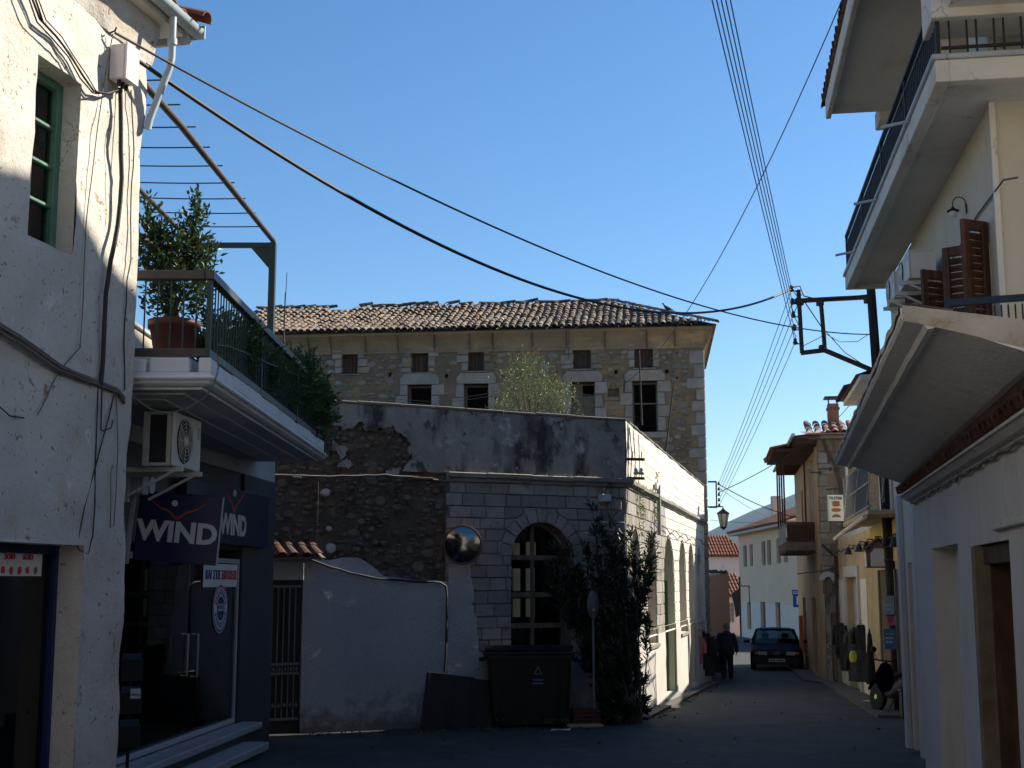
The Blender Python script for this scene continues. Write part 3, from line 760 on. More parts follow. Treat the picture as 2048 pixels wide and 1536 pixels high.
# low back wall on the terrace, sunlit
bwl = thing('terrace_wall', 'cream plastered low wall at the back of the terrace behind the big pot', 'wall', (-4.35, 14, BZ), 0)
mb = MB(); mb.box(-.15, .15, -2.6, 5.5, -.02, .98, .02); mb.build('plaster', 'cream_wall', bwl)
mb = MB(); mb.box(-.18, .18, -2.62, 5.52, .981, 1.03, .01); mb.build('coping', 'clean_white', bwl)

def shrub(name, label, cat, loc, pot, crown, leafm, ln, wd, count, up=.4, stems=5, group=None, potm='pot_brown', potname='pot'):
    """potted shrub: crown = list of (x, y, z, rx, ry, rz, weight) ellipsoids of twigs"""
    t = thing(name, label, cat, loc, random.uniform(0, 1), group)
    if pot:
        r, h = pot
        mb = MB(); mb.lathe([(r * .72, 0), (r * .95, h * .8), (r * 1.03, h * .8), (r * 1.05, h), (r * .95, h), (r * .92, h * .9)], n=22); mb.build(potname, potm, t)
        mb = MB(); mb.lathe([(r * .92, h * .9), (0, h * .92)], n=16); mb.build('soil', 'soil', t)
    z0 = pot[1] * .9 if pot else 0
    mb = MB(); tips = []; tot = sum(c[6] for c in crown)
    for c in crown:
        for k in range(max(3, int(count * c[6] / tot / 9))):
            while True:
                q = Vector((jit(1), jit(1), jit(1)))
                if .25 < q.length < 1: break
            tips.append((Vector((c[0] + q.x * c[3], c[1] + q.y * c[4], c[2] + q.z * c[5])), q))
    for k in range(stems):
        p = random.choice(tips)[0]; a = Vector((jit(.05), jit(.05), z0)); m_ = a.lerp(p, .5) + Vector((jit(.05), jit(.05), .08))
        mb.tube([a, m_, p], [.014, .01, .004], 5)
    for p, q in random.sample(tips, min(len(tips), 40)):
        mb.tube([p, p - q * .1 - Vector((0, 0, .14))], .003, 3, True, False)
    mb.build('stem', 'bark', t)
    pts = []
    for p, q in tips:
        d = Vector((q.x, q.y, q.z * .5 + up)).normalized()
        for k in range(9): pts.append((p + d * (k - 4) * ln * .35 + Vector((jit(.02), jit(.02), jit(.02))), d + Vector((jit(.8), jit(.8), jit(.8)))))
    mb = MB(); leaves(mb, pts, ln, wd, .15); tag(mb.build('foliage', leafm, t, False), kind='stuff')
    return t
pp = at_y(346, 719, 12.0)
mb = MB(); mb.box(pp.x - .2, pp.x + .2, 11.82, 12.2, BZ - .01, pp.z - .002, .01); o = mb.build('pot_stand', 'concrete'); tag(o, 'low concrete block under the big brown pot', 'block')
shrub('potted_laurel', 'tall dark laurel bush in a big brown pot at the terrace corner', 'potted plant', (pp.x, 12.0, pp.z), (.235, .36),
      [(.02, 0, .72, .31, .31, .36, 7), (-.16, 0, 1.05, .22, .22, .26, 4), (.15, 0, 1.22, .1, .1, .4, 2.2), (-.27, .05, 1.25, .09, .1, .24, 1.2), (.25, 0, .95, .12, .14, .2, 1.2)], 'laurel_leaf', .066, .028, 3900)
for i, (y_, dx, h, r_, lab) in enumerate(((13.3, -.35, .75, .26, 'leafy green potted bush next to the tall laurel on the terrace'), (14.6, -.3, .7, .3, 'bushy potted plant in the middle of the terrace railing'),
        (15.7, -.28, .85, .34, 'full dark potted bush right of the pergola post'), (16.8, -.2, .95, .34, 'bright potted shrub reaching over the far part of the railing'), (17.8, -.12, .75, .33, 'wide potted shrub spilling past the far end of the railing'))):
    shrub('terrace_plant', lab, 'potted plant', (BX - .05 + dx, y_, BZ + .01), (.17, .28), [(0, 0, h * .68, r_ * 1.15, .55, h * .45, 6), (.1, .1, h, r_ * .7, .35, .22, 2)], 'terrace_leaf', .075, .032, 3000, group='potted plants along the terrace railing')
shrub('hanging_plant', 'small green plant hanging below the far end of the terrace railing', 'plant', (BX - .02, 18.3, BZ + .0), None, [(.03, .1, .15, .1, .14, .28, 1), (.02, .12, .5, .12, .14, .2, 1)], 'terrace_leaf', .06, .026, 330)
cable('garden_hose', 'pale hose hanging over the front of the terrace railing', [at_y(u, v, y) for u, v, y in ((436, 690, 11.5), (455, 692, 11.9), (490, 705, 12.7), (540, 728, 13.9), (600, 752, 16), (645, 768, 18.4))], .007, 'cable_grey')
cable('slack_wire', 'pale slack wire looping under the near corner of the terrace', [at_y(u, v, 11.15) for u, v in ((252, 780), (275, 800), (300, 818), (330, 826), (370, 820), (410, 795), (430, 765), (437, 735), (433, 700))], .006, 'cable_grey')

# air conditioner under the terrace
ay = 12.35; a0 = at_y(345, 935, ay); a1 = at_y(345, 812, ay)
def ac_unit(name, label, loc, rotz, w, h, dp, group=None):
    """front (fan) faces -y, x along its width"""
    t = thing(name, label, 'air conditioner', loc, rotz, group)
    mb = MB(); mb.box(0, w, 0, .03, 0, h, .01); mb.box(0, w, dp - .02, dp, 0, h); mb.box(0, w, .03, dp - .02, h - .03, h, .008); mb.box(0, w, .03, dp - .02, 0, .03)
    mb.box(w - .02, w, .03, dp - .02, .03, h - .03)
    mb.box(0, .015, .03, .07, .03, h - .03); mb.box(0, .015, dp - .06, dp - .02, .03, h - .03)
    mb.build('casing', 'ac_white', t)
    mb = MB(); mb.box(.012, .02, .07, dp - .06, .03, h - .03); mb.build('side_coil', 'ac_dark', t)
    cx, cz, r = w * .38, h * .5, h * .42
    mb = MB(); mb.lathe([(r, -.002), (0, -.002)], (cx, 0, cz), 28, 'y'); mb.build('fan_opening', 'ac_dark', t)
    mb = MB()
    for q in range(1, 7): 
        rr = r * q / 6.2; mb.tube([(cx + rr * math.cos(k * math.tau / 22), -.018, cz + rr * math.sin(k * math.tau / 22)) for k in range(23)], .004, 4, True, False)
    for k in range(8):
        a = k * math.tau / 8; mb.bar((cx, -.02, cz), (cx + r * math.cos(a), -.01, cz + r * math.sin(a)), .006, .006)
    mb.build('fan_grille', 'ac_white', t)
    mb = MB(); mb.lathe([(.05, -.012), (.05, -.026), (0, -.03)], (cx, 0, cz), 14, 'y'); mb.build('fan_hub', 'sign_white', t)
    mb = MB(); mb.box(w - .12, w - .05, -.004, 0, h * .62, h * .85, .002); mb.build('badge', 'sign_grey', t)
    for x_ in (.1, w - .14):
        mb = MB(); mb.box(x_, x_ + .04, -.06, dp + .42, -.05, -.005); mb.box(x_, x_ + .04, dp + .38, dp + .42, -.3, -.05); mb.bar((x_ + .02, 0, -.03), (x_ + .02, dp + .18, -.28), .025, .025); mb.build('bracket', 'ac_white', t)
    return t
ac_unit('air_conditioner', 'white air conditioner unit hung under the terrace above the phone shop sign', (a0.x, ay, a0.z + .02), Wf.r, .82, a1.z - a0.z - .07, .3)
mb = MB(); o0 = at_y(290, 962, 13.2)
tg = thing('wall_meter', 'small pale meter box with a round cover under the air conditioner', 'meter box', (o0.x, 13.2, o0.z), Wf.r)
mb.box(-.1, .06, -.02, .14, -.14, .06, .01); mb.build('box', 'grey_metal', tg)
mb = MB(); mb.lathe([(.09, .0), (.08, .05), (0, .07)], (.16, -.02, -.03), 14, 'y'); mb.build('round_cover', 'sign_white', tg)

# phone shop signs: navy panels with white lettering, orange wave and white dot
def wave(parent, x, z, w, y, s=1.0):
    mb = MB(); n = 22; top = []; bot = []
    for i in range(n + 1):
        t = i / n; xx = x - w / 2 + w * t
        zz = z + s * (.5 * abs(t - .5) ** 1.6 * w * 1.5) - .02 * s * math.cos((t - .5) * 14) * math.exp(-((t - .5) * 5) ** 2) * 3 * w
        th = .016 * w + .04 * w * (1 - abs(2 * t - 1) ** 1.5)
        top.append((xx, zz + th / 2)); bot.append((xx, zz - th / 2))
    for i in range(n):
        mb.add([(p[0], y, p[1]) for p in (bot[i], bot[i + 1], top[i + 1], top[i])], [(0, 1, 2, 3)])
    mb.build('wave_mark', 'sign_orange', parent)
def dot(parent, x, z, r, y, sx=1.0):
    mb = MB(); mb.prism([(x + sx * r * math.cos(k * math.tau / 16), z + r * math.sin(k * math.tau / 16)) for k in range(16)], y, y + .003); mb.build('dot_mark', 'sign_white', parent)
sy = 13.7; c = at_y(356, 1056, sy)
sg = thing('hanging_sign', 'navy shop sign with white WIND lettering sticking out over the street', 'sign', c, R(10))
sg.rotation_euler = (0, R(4.2), R(8))
hw, hh = .425, .36
mb = MB(); mb.box(-hw, hw, 0, .09, -hh, hh, .006); mb.build('panel', 'navy_sign', sg)
mb = MB(); mb.box(hw, hw + .012, -.006, .096, -hh, hh); mb.build('edge_trim', 'grey_metal', sg)
mb = MB(); mb.box(-hw - .09, -hw - .04, .0, .06, -hh - .05, hh + .05, .005); mb.box(-hw - .04, -hw, .02, .05, hh - .08, hh - .03); mb.box(-hw - .04, -hw, .02, .05, -hh + .03, -hh + .08)
mb.box(-hw - .5, -hw - .09, .02, .05, hh - .08, hh - .03); mb.box(-hw - .5, -hw - .09, .02, .05, -hh + .03, -hh + .08); mb.build('mount', 'grey_metal', sg)
text('WIND', .29, 'sign_white', sg, 0, -.003, -.055, .012, 1.0)
wave(sg, -.02, .13, .55, -.004); dot(sg, -.06, .255, .032, -.006)
a = Wf.px(372, 1030, .1); b_ = Wf.px(538, 1030, .1); zt = Wf.px(500, 985, .1)[1]; zb = Wf.px(500, 1092, .1)[1]
fs = thing('fascia_sign', 'long navy fascia sign with white WIND lettering above the phone shop door', 'sign', Wf.w(a[0], -.1, zb), Wf.r)
fwid = b_[0] - a[0]; fh = zt - zb
mb = MB(); mb.box(0, fwid, 0, .1, 0, fh, .006); mb.build('panel', 'navy_sign', fs)
tx = Wf.px(467, 1050, .1)[0] - a[0]
tw = (Wf.px(494, 1050, .1)[0] - Wf.px(440, 1050, .1)[0])
text('WIND', .36, 'sign_white', fs, tx, -.003, fh * .33, .015, tw / 1.06)
wave(fs, tx, fh * .68, tw * .8, -.004); dot(fs, tx, fh * .92, .045, -.006, 1.6)
# poster and round sticker on the glass
a = Wf.px(406, 1152, -.05); b_ = Wf.px(476, 1152, -.05); zt = Wf.px(440, 1128, -.05)[1]; zb = Wf.px(440, 1174, -.05)[1]
ps = thing('door_poster', 'white sales notice with red and blue capitals on the phone shop glass', 'poster', Wf.w((a[0] + b_[0]) / 2, .045, (zt + zb) / 2), Wf.r)
pw = b_[0] - a[0]; ph = zt - zb
mb = MB(); mb.box(-pw / 2, pw / 2, 0, .004, -ph / 2, ph / 2); mb.build('paper', 'paper_white', ps)
text('ΚΑΙ', .15, 'sign_blue', ps, -pw * .37, -.003, 0, .004, pw * .2 / .3)
text('ΣΤΙΣ', .15, 'sign_blue', ps, -pw * .14, -.003, 0, .004, pw * .22 / .36)
text('ΕΚΠΤΩΣΕΙΣ', .15, 'sign_red', ps, pw * .22, -.003, 0, .004, pw * .5 / .95)
c_ = Wf.px(440, 1217, -.05); r_ = (Wf.px(440, 1168, -.05)[1] - Wf.px(440, 1266, -.05)[1]) / 2
rs = thing('round_sticker', 'round white sticker with red and blue rings on the phone shop glass', 'sticker', Wf.w(c_[0], .045, c_[1]), Wf.r)
for q, (rr, mt) in enumerate(((1, 'sign_white'), (.96, 'sign_blue'), (.86, 'sign_white'), (.5, 'navy_sign'))):
    mb = MB(); mb.prism([(r_ * rr * math.cos(k * math.tau / 40), r_ * rr * math.sin(k * math.tau / 40)) for k in range(40)], -.002 * q, .003); mb.build('disc' if q % 2 == 0 else 'ring', mt, rs)
mb = MB()
for k in range(20): 
    a0_, a1_ = math.pi * k / 20, math.pi * (k + 1) / 20
    mb.add([(r_ * q * math.cos(t_), -.003, r_ * q * math.sin(t_)) for q, t_ in ((.86, a0_), (.96, a0_), (.96, a1_), (.86, a1_))], [(0, 1, 2, 3)])
mb.build('red_ring', 'sign_red', rs)
mb = MB(); mb.prism([(-r_ * .4, -.03), (r_ * .4, -.03), (r_ * .4, .06), (-r_ * .4, .06)], -.008, -.004); mb.build('band', 'sign_white', rs)
text('WIND', .09, 'sign_blue', rs, 0, -.0095, .015, .002, 1.2, depth=.001)
for k in range(9):
    for top in (0, 1):
        a_ = R(20 + 140 * k / 8) + (math.pi if top else 0); mb = MB(); rr = r_ * .68
        mb.prism([(rr * math.cos(a_) + .035 * math.cos(a_ + q), rr * math.sin(a_) + .045 * math.sin(a_ + q)) for q in (.5, 2.6, 3.6, 5.8)], -.006, -.003); mb.build('lettering_mark', 'sign_blue', rs)
# things inside the shop
tp = Wf.px(385, 1300, -1.2)
ds = thing('display_desk', 'slanted glass topped display desk inside the phone shop', 'desk', Wf.w(tp[0] + .6, 1.3, gzb), Wf.r)
mb = MB(); mb.add([(-.7, -.3, .78), (.7, -.3, .78), (.7, .35, 1.15), (-.7, .35, 1.15), (-.7, -.3, .74), (.7, -.3, .74), (.7, .35, 1.11), (-.7, .35, 1.11)], [(0, 1, 2, 3), (4, 5, 6, 7), (0, 1, 5, 4), (1, 2, 6, 5), (2, 3, 7, 6), (3, 0, 4, 7)]); mb.build('top', 'sign_white', ds)
mb = MB(); mb.box(-.62, .62, -.2, .3, 0, .74, .01); mb.build('cabinet', 'sign_grey', ds)
tp = Wf.px(330, 1400, -.6)
bd = thing('dark_board', 'dark display board standing inside the phone shop glass', 'board', Wf.w(tp[0], .7, gzb), Wf.r)
mb = MB(); mb.add([(-.5, -.1, 0), (.5, -.1, 0), (.38, .1, 1.0), (-.42, .1, 1.0), (-.5, -.06, 0), (.5, -.06, 0), (.38, .14, 1.0), (-.42, .14, 1.0)], [(0, 1, 2, 3), (4, 5, 6, 7), (0, 1, 5, 4), (1, 2, 6, 5), (2, 3, 7, 6), (3, 0, 4, 7)]); mb.build('board', 'board_black', bd)
mb = MB(); mb.bar((0, .14, .95), (0, .45, 0), .03, .03); mb.build('prop', 'board_black', bd)
lf = at_y(250, 1500, 12.3)
ls = thing('leaflet_stand', 'dark leaflet stand with a white tag at the left of the phone shop door', 'stand', (lf.x, 12.4, gz(12.4)), R(20))
zt_ = at_y(256, 1318, 12.4).z - gz(12.4)
mb = MB(); mb.box(-.09, .09, -.05, .07, 0, .03, .01); mb.box(-.015, .015, .03, .06, .03, zt_); mb.build('post', 'iron', ls)
for k in range(3):
    mb = MB(); z_ = zt_ - .2 - k * .3; mb.box(-.1, .1, -.05, .03, z_, z_ + .2, .006); mb.build('tray', 'board_black', ls)
    mb = MB(); mb.box(-.085, .085, -.03, .01, z_ + .02, z_ + .25); mb.build('leaflet', 'leaflet_navy', ls)
c_ = at_y(270, 1390, 12.2); mb = MB(); zc = c_.z - gz(12.4)
mb.box(-.005, .085, -.075, -.07, zc - .045, zc + .045); tgp = mb.build('tag', 'sign_white', ls)
text('WIND', .03, 'navy_sign', tgp, .04, -.077, zc - .012, .001, 1, depth=.001)

# ================================================================ CORNER BUILDING
C0 = (2.1, 24.3)
A = Frame(C0[0], C0[1], math.atan2(.5, 1))
S = Frame(C0[0], C0[1], math.atan2(1, .234), A.z)
S_END = 17.0
cb = thing('corner_building', 'grey stone corner house with arched openings and a stained plaster parapet', 'house', A.loc(), A.r)
SR = S.r - A.r
xa = A.px(891, 1000)[0]
ZP = A.px(1249, 843)[1]                       # parapet top
ZC1 = A.px(1249, 958)[1]; ZC0 = ZC1 - .17     # cornice top / bottom
XL = -8.2
def sidepart(o): o.rotation_euler = (0, 0, SR); return o
# openings
ax0, ax1 = A.px(1022, 1180)[0], A.px(1142, 1180)[0]
asp = A.px(1082, 1045)[1] - (ax1 - ax0) / 2
front_open = [dict(x0=ax0, x1=ax1, z0=A.px(1082, 1340)[1], z1=asp, arch=True, depth=.32)]
side_open = []
for (u0, u1, vt, vb, kind) in ((1262, 1277, 1057, 1262, 'w'), (1293, 1311, 1067, 1293, 'w'), (1326, 1347.5, 1074, 1373, 'd'), (1357, 1371, 1082, 1268, 'w'), (1376, 1387, 1089, 1345, 'd'), (1392, 1402, 1095, 1258, 'w')):
    um = (u0 + u1) / 2; a_, b_ = S.px(u0, 1180)[0], S.px(u1, 1180)[0]
    zt = S.px(um, vt)[1]; zb = S.px(u0, vb)[1]
    if kind == 'd': zb = S.g((a_ + b_) / 2) + .12
    side_open.append(dict(x0=a_, x1=b_, z0=zb, z1=zt - (b_ - a_) / 2, arch=True, depth=.38, kind=kind))
wd = lambda x, z: .012 * nz(x, z, 2, 2.5)
mb = MB(); wall_sheet(mb, xa, 0, -1.5, ZC1, front_open, .5, wd); mb.build('mortar_wall', 'mortar', cb)
mb = MB(); wall_sheet(mb, 0, S_END, -2.2, ZC1, side_open, .5, wd)
sidepart(mb.build('mortar_wall', 'sunny_plaster', cb))
# ends, back, roof
mb = MB(); mb.box(XL, ax0 - .9, .45, .6, -1.5, ZC1 - .1); mb.add([(XL, .3, ZC1), (-.15, .3, ZC1), (-.15, 5.5, ZC1), (XL, 5.5, ZC1)], [(0, 1, 2, 3)]); mb.build('inner_wall', 'interior', cb)
mb = MB(); mb.box(.6, S_END, .42, .5, -2.2, ZC1); mb.box(S_END - .02, S_END, .0, 5, -2.2, ZP); mb.add([(.2, .2, ZC1), (S_END, .2, ZC1), (S_END, 5, ZC1), (.2, 5, ZC1)], [(0, 1, 2, 3)]); sidepart(mb.build('inner_wall', 'interior', cb))
# ashlar blocks
def arch_of(o):
    return ((o['x0'] + o['x1']) / 2, o['z1'], (o['x1'] - o['x0']) / 2)
blocks = []
def ashlar(x0, x1, zlo, zhi, opens, ring, rowh=.222, wmin=.3, wmax=.62):
    out = []; z = zhi; row = 0
    while z > zlo + .05:
        h = rowh * random.uniform(.9, 1.12); zb = max(z - h, zlo); x = x0 - random.uniform(0, .3)
        while x < x1:
            w = random.uniform(wmin, wmax); a, b = max(x, x0), min(x + w, x1); x += w
            if b - a < .1: continue
            segs = [(a, b)]
            polys = []
            for (p, q) in segs:
                cut = None
                for o in opens:
                    cx, cz, r = arch_of(o); ro = r + ring
                    if q > cx - ro and p < cx + ro and zb < cz + ro and z > o['z0']: cut = o; break
                if not cut: polys.append([(p, zb), (q, zb), (q, z), (p, z)]); continue
                cx, cz, r = arch_of(cut); ro = r + ring
                def half(zz):
                    if zz < cut['z0']: return 0
                    if zz <= cz: return r + (0.0 if ring < .05 else .0)
                    return math.sqrt(max(0, ro * ro - (zz - cz) ** 2)) if zz > cz else r
                zs = [zb + (z - zb) * i / 4 for i in range(5)]
                # left piece
                lp = [(min(q, cx - half(zz) - .004), zz) for zz in zs]
                if min(e[0] for e in lp) - p > .04 : polys.append([(p, zb)] + lp + [(p, z)])
                elif max(e[0] for e in lp) - p > .08:
                    lp = [(max(e[0], p + .02), e[1]) for e in lp]; polys.append([(p, zb)] + lp + [(p, z)])
                rp = [(max(p, cx + half(zz) + .004), zz) for zz in zs]
                if q - max(e[0] for e in rp) > .04: polys.append([(q, z)] + rp[::-1] + [(q, zb)])
                elif q - min(e[0] for e in rp) > .08:
                    rp = [(min(e[0], q - .02), e[1]) for e in rp]; polys.append([(q, z)] + rp[::-1] + [(q, zb)])
            for pl in polys:
                g_ = .006; cxm = sum(e[0] for e in pl) / len(pl); czm = sum(e[1] for e in pl) / len(pl)
                pl = [(e[0] - math.copysign(g_, e[0] - cxm) + jit(.007), e[1] - math.copysign(g_, e[1] - czm) + jit(.006)) for e in pl]
                out.append((pl, (max(e[0] for e in pl) - min(e[0] for e in pl))))
        z = zb; row += 1
    return out
for pl, w in ashlar(xa, 0, -.1, ZC0, front_open, .225, .212, .24, .52):
    mb = MB(); mb.prism(pl, -.035 - jit(.012), .02, .015); mb.build('stone_block', 'ashlar', cb)
sb = ashlar(0.0, S_END, 1.35, ZC0, side_open, .02, .235, .36, .62)
rest = MB(); cnt = 0
for pl, w in sb:
    cx = sum(e[0] for e in pl) / len(pl)
    if cx < 6.5 and cnt < 150:
        mb = MB(); mb.prism(pl, -.03 - jit(.006), .02, .012); sidepart(mb.build('stone_block', 'ashlar', cb)); cnt += 1
    else: rest.prism(pl, -.026 - jit(.004), .02, .01)
tag(sidepart(rest.build('far_stone_blocks', 'sunny_plaster', cb)), kind='stuff')
# voussoirs of the front arch
cx, cz, r = arch_of(front_open[0]); n = 11
for i in range(n):
    a0_, a1_ = math.pi * i / n + .008, math.pi * (i + 1) / n - .008
    pl = [(cx + q * math.cos(t_), cz + q * math.sin(t_)) for q, t_ in ((r, a0_), (r + .225, a0_), (r + .225, (a0_ + a1_) / 2), (r + .225, a1_), (r, a1_), (r, (a0_ + a1_) / 2))]
    mb = MB(); mb.prism(pl, -.045 + jit(.004), .3, .012); mb.build('arch_stone', 'ashlar', cb)
# lower painted plinth along the sunny side
dado = MB()
do = [dict(x0=o['x0'] - .0, x1=o['x1'], z0=o['z0'], z1=o['z1'], depth=.03) for o in side_open]
wall_sheet(dado, 0.02, S_END, -2.2, 1.36, [dict(x0=o['x0'], x1=o['x1'], z0=o['z0'], z1=1.5, depth=.03) for o in side_open if o['z0'] < 1.3], .3, lambda x, z: .012 * nz(x, z, 4, 2.5), y=-.045)
dado.add([(0.02, -.045, 1.36), (S_END, -.045, 1.36), (S_END, .0, 1.38), (.02, 0, 1.38)], [(0, 1, 2, 3)])
sidepart(dado.build('painted_plinth', 'clean_white', cb))
# cornice stones
cprof = [(0, ZC0), (-.05, ZC0 + .01), (-.07, ZC0 + .06), (-.13, ZC0 + .09), (-.14, ZC1 - .015), (-.12, ZC1), (.02, ZC1 + .01)]
def cornice_run(x0, x1, side, wmin, wmax):
    x = x0
    while x < x1 - .05:
        b = min(x1, x + random.uniform(wmin, wmax)); mb = MB(); dz = jit(.007); k = len(cprof)
        vs = [(xx, y + jit(.004), z + dz) for xx in (x + .004, b - .004) for y, z in cprof]
        mb.add(vs, [(j, j + 1, k + j + 1, k + j) for j in range(k - 1)] + [list(range(k)), list(range(k, 2 * k))])
        o = mb.build('cornice_stone', 'ashlar', cb)
        if side: sidepart(o)
        x = b
cornice_run(xa, .13, False, .6, .95); cornice_run(-.02, S_END, True, .7, 1.1)
# parapet: front stained plaster, side sunny plaster
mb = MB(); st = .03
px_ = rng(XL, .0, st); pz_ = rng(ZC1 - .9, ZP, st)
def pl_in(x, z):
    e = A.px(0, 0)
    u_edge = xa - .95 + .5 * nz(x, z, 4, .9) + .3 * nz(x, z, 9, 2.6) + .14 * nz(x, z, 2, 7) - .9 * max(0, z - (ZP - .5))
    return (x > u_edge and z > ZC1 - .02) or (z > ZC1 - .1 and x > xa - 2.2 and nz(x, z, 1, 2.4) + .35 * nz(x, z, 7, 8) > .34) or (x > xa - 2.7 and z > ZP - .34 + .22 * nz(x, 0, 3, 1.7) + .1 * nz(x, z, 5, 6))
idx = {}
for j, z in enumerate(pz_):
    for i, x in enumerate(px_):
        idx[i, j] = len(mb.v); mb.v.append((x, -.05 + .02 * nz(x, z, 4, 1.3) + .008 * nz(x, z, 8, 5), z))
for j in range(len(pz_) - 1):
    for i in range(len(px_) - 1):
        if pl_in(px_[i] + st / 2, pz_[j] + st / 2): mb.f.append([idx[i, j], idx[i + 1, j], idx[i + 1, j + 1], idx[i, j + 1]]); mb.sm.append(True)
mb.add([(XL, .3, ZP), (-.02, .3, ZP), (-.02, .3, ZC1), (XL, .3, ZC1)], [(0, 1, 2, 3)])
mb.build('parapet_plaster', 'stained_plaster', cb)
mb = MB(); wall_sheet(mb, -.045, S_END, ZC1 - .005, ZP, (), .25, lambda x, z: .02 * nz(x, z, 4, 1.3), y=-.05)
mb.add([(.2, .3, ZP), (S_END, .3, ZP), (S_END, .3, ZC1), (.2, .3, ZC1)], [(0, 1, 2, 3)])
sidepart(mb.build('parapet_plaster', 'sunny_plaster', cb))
mb = MB(); x = XL
while x < -.05:
    b = min(.03, x + random.uniform(.5, .9)); mb.box(x, b - .006, -.08 + jit(.012), .34, ZP - .002, ZP + .05 + jit(.012), .012); x = b
tag(mb.build('coping', 'mortar', cb), kind='stuff')
mb = MB(); x = .36
while x < S_END:
    b = min(S_END, x + random.uniform(.5, .9)); mb.box(x, b - .006, -.075 + jit(.012), .34, ZP - .002, ZP + .045 + jit(.014), .012); x = b
tag(sidepart(mb.build('coping', 'mortar', cb)), kind='stuff')
# weeds on cornice and coping
def tufts(fr, spots, mat_, parent, side=False, h=.12):
    mb = MB()
    for (x, y, z, n, hh) in spots:
        for k in range(n):
            p = Vector((x + jit(.12), y + jit(.03), z)); d = Vector((jit(.5), jit(.4), 1)).normalized() * hh * random.uniform(.4, 1.2); w = Vector((.006, .003, 0))
            mb.add([p - w, p + w, p + d], [(0, 1, 2)])
    o = tag(mb.build('weeds', mat_, parent, False), kind='stuff')
    if side: sidepart(o)
tufts(A, [(x, -.08, ZC1 - .01, 14, .07) for x in rng(xa + .05, -.1, .17) if random.random() < .75], 'weed', cb)
tufts(S, [(x, .0, ZP + .03, 9, .12) for x in rng(.3, S_END, .4) if random.random() < .5] + [(x, -.09, ZC1 - .01, 12, .1) for x in rng(.3, 8, .3) if random.random() < .5] + [(12.5, 0, ZP + .03, 40, .3), (14, 0, ZP + .03, 30, .22), (2.4, .1, ZP, 30, .3)], 'weed', cb, True)
# hanging weeds under the side cornice
mb = MB(); pts = []
for (x, z, n) in ((1.6, ZC0 - .1, 60), (4.2, ZC0 - .15, 50), (4.5, ZC1 + .25, 40), (1.7, ZC0 - .5, 40)):
    for k in range(n): pts.append((Vector((x + jit(.22), -.07 + jit(.04), z + jit(.3))), Vector((jit(1), -.5, -.6))))
leaves(mb, pts, .09, .03, 0); tag(sidepart(mb.build('hanging_weeds', 'olive_leaf', cb, False)), kind='stuff')

# rubble part of the front (left of the ashlar)
def rdisp(x, z): return .07 * nz(x, z, 1, 1.1) + .045 * nz(x, z, 5, 3.5) + .02 * nz(x, z, 9, 9)
mb = MB(); wall_sheet(mb, XL, xa + .03, -1.2, ZP - .005, (), .08, rdisp, y=.02)
mb.build('rubble_wall', 'rubble_mortar', cb)
def stone_variant(i, material, n=8):
    rr = random.Random(i); mb = MB()
    pl = [(.5 * math.cos(k * math.tau / n) * rr.uniform(.8, 1.08), .5 * math.sin(k * math.tau / n) * rr.uniform(.75, 1.08)) for k in range(n)]
    mb.prism(pl, -.5, .6, .22); return shared(mb, 'wall_stone', material)
rub = [stone_variant(i, 'rubble_stone') for i in range(6)]
spots = []
for k in range(4000):
    x = random.uniform(XL + .4, xa - .05); z = random.uniform(2.0, ZP - .12); w = random.choice([.08, .1, .12, .15, .18, .24]) * random.uniform(.8, 1.2); h = w * random.uniform(.5, .85)
    if all(abs(x - s_[0]) > (w + s_[2]) * .5 or abs(z - s_[1]) > (h + s_[3]) * .5 for s_ in spots): spots.append((x, z, w, h))
spots = [s_ for s_ in spots if nz(s_[0], s_[1], 6, 1.3) > -.25]
random.shuffle(spots)
for x, z, w, h in spots[:260]:
    place('wall_stone', random.choice(rub), cb, (x, rdisp(x, z) + .02, z), (0, jit(.25), 0), (w, .07, h))
mb = MB()
for x, z, w, h in spots[260:1100]:
    n = 6; pl = [(x + w * .5 * math.cos(k * math.tau / n) * random.uniform(.8, 1.1), z + h * .5 * math.sin(k * math.tau / n) * random.uniform(.8, 1.1)) for k in range(n)]
    yb = rdisp(x, z) + .02; mb.prism(pl, yb - .04, yb + .04, .015)
tag(mb.build('small_wall_stones', 'rubble_stone', cb), kind='stuff')
for (u, v, w) in ((650, 985, .15), (660, 1097, .17), (657, 1058, .1)):       # pale patches
    s_, z = A.px(u, v); mb = MB(); mb.prism([(s_ + w * .5 * math.cos(k * .7) * random.uniform(.8, 1.1), z + w * .5 * math.sin(k * .7) * random.uniform(.8, 1.1)) for k in range(9)], -.07, .06, .015); mb.build('pale_stone', 'concrete', cb)
# arched window joinery of the front
mb = MB(); d = .3
jw = .06
def arc_strip(mb, cx, cz, r0, r1, y0, y1, n=16):
    for i in range(n):
        a0_, a1_ = math.pi * i / n, math.pi * (i + 1) / n
        P = [(cx + q * math.cos(t_), cz + q * math.sin(t_)) for q, t_ in ((r0, a0_), (r1, a0_), (r1, a1_), (r0, a1_))]
        mb.prism(P, y0, y1)
arc_strip(mb, cx, cz, r - jw, r + .0, d - .05, d + .04)
zb = front_open[0]['z0']
mb.box(ax0, ax0 + jw, d - .05, d + .04, zb, cz); mb.box(ax1 - jw, ax1, d - .05, d + .04, zb, cz)
fwn = mb.build('window', 'wood_old', cb)
zt1 = A.px(1082, 1115)[1]; zt2 = A.px(1082, 1190)[1]; zt3 = A.px(1082, 1252)[1]
for z_ in (zt1, zt2, zt3):
    mb = MB(); mb.box(ax0 + jw, ax1 - jw, d - .045, d + .03, z_ - .045, z_ + .045, .006); mb.build('transom', 'wood_old', fwn)
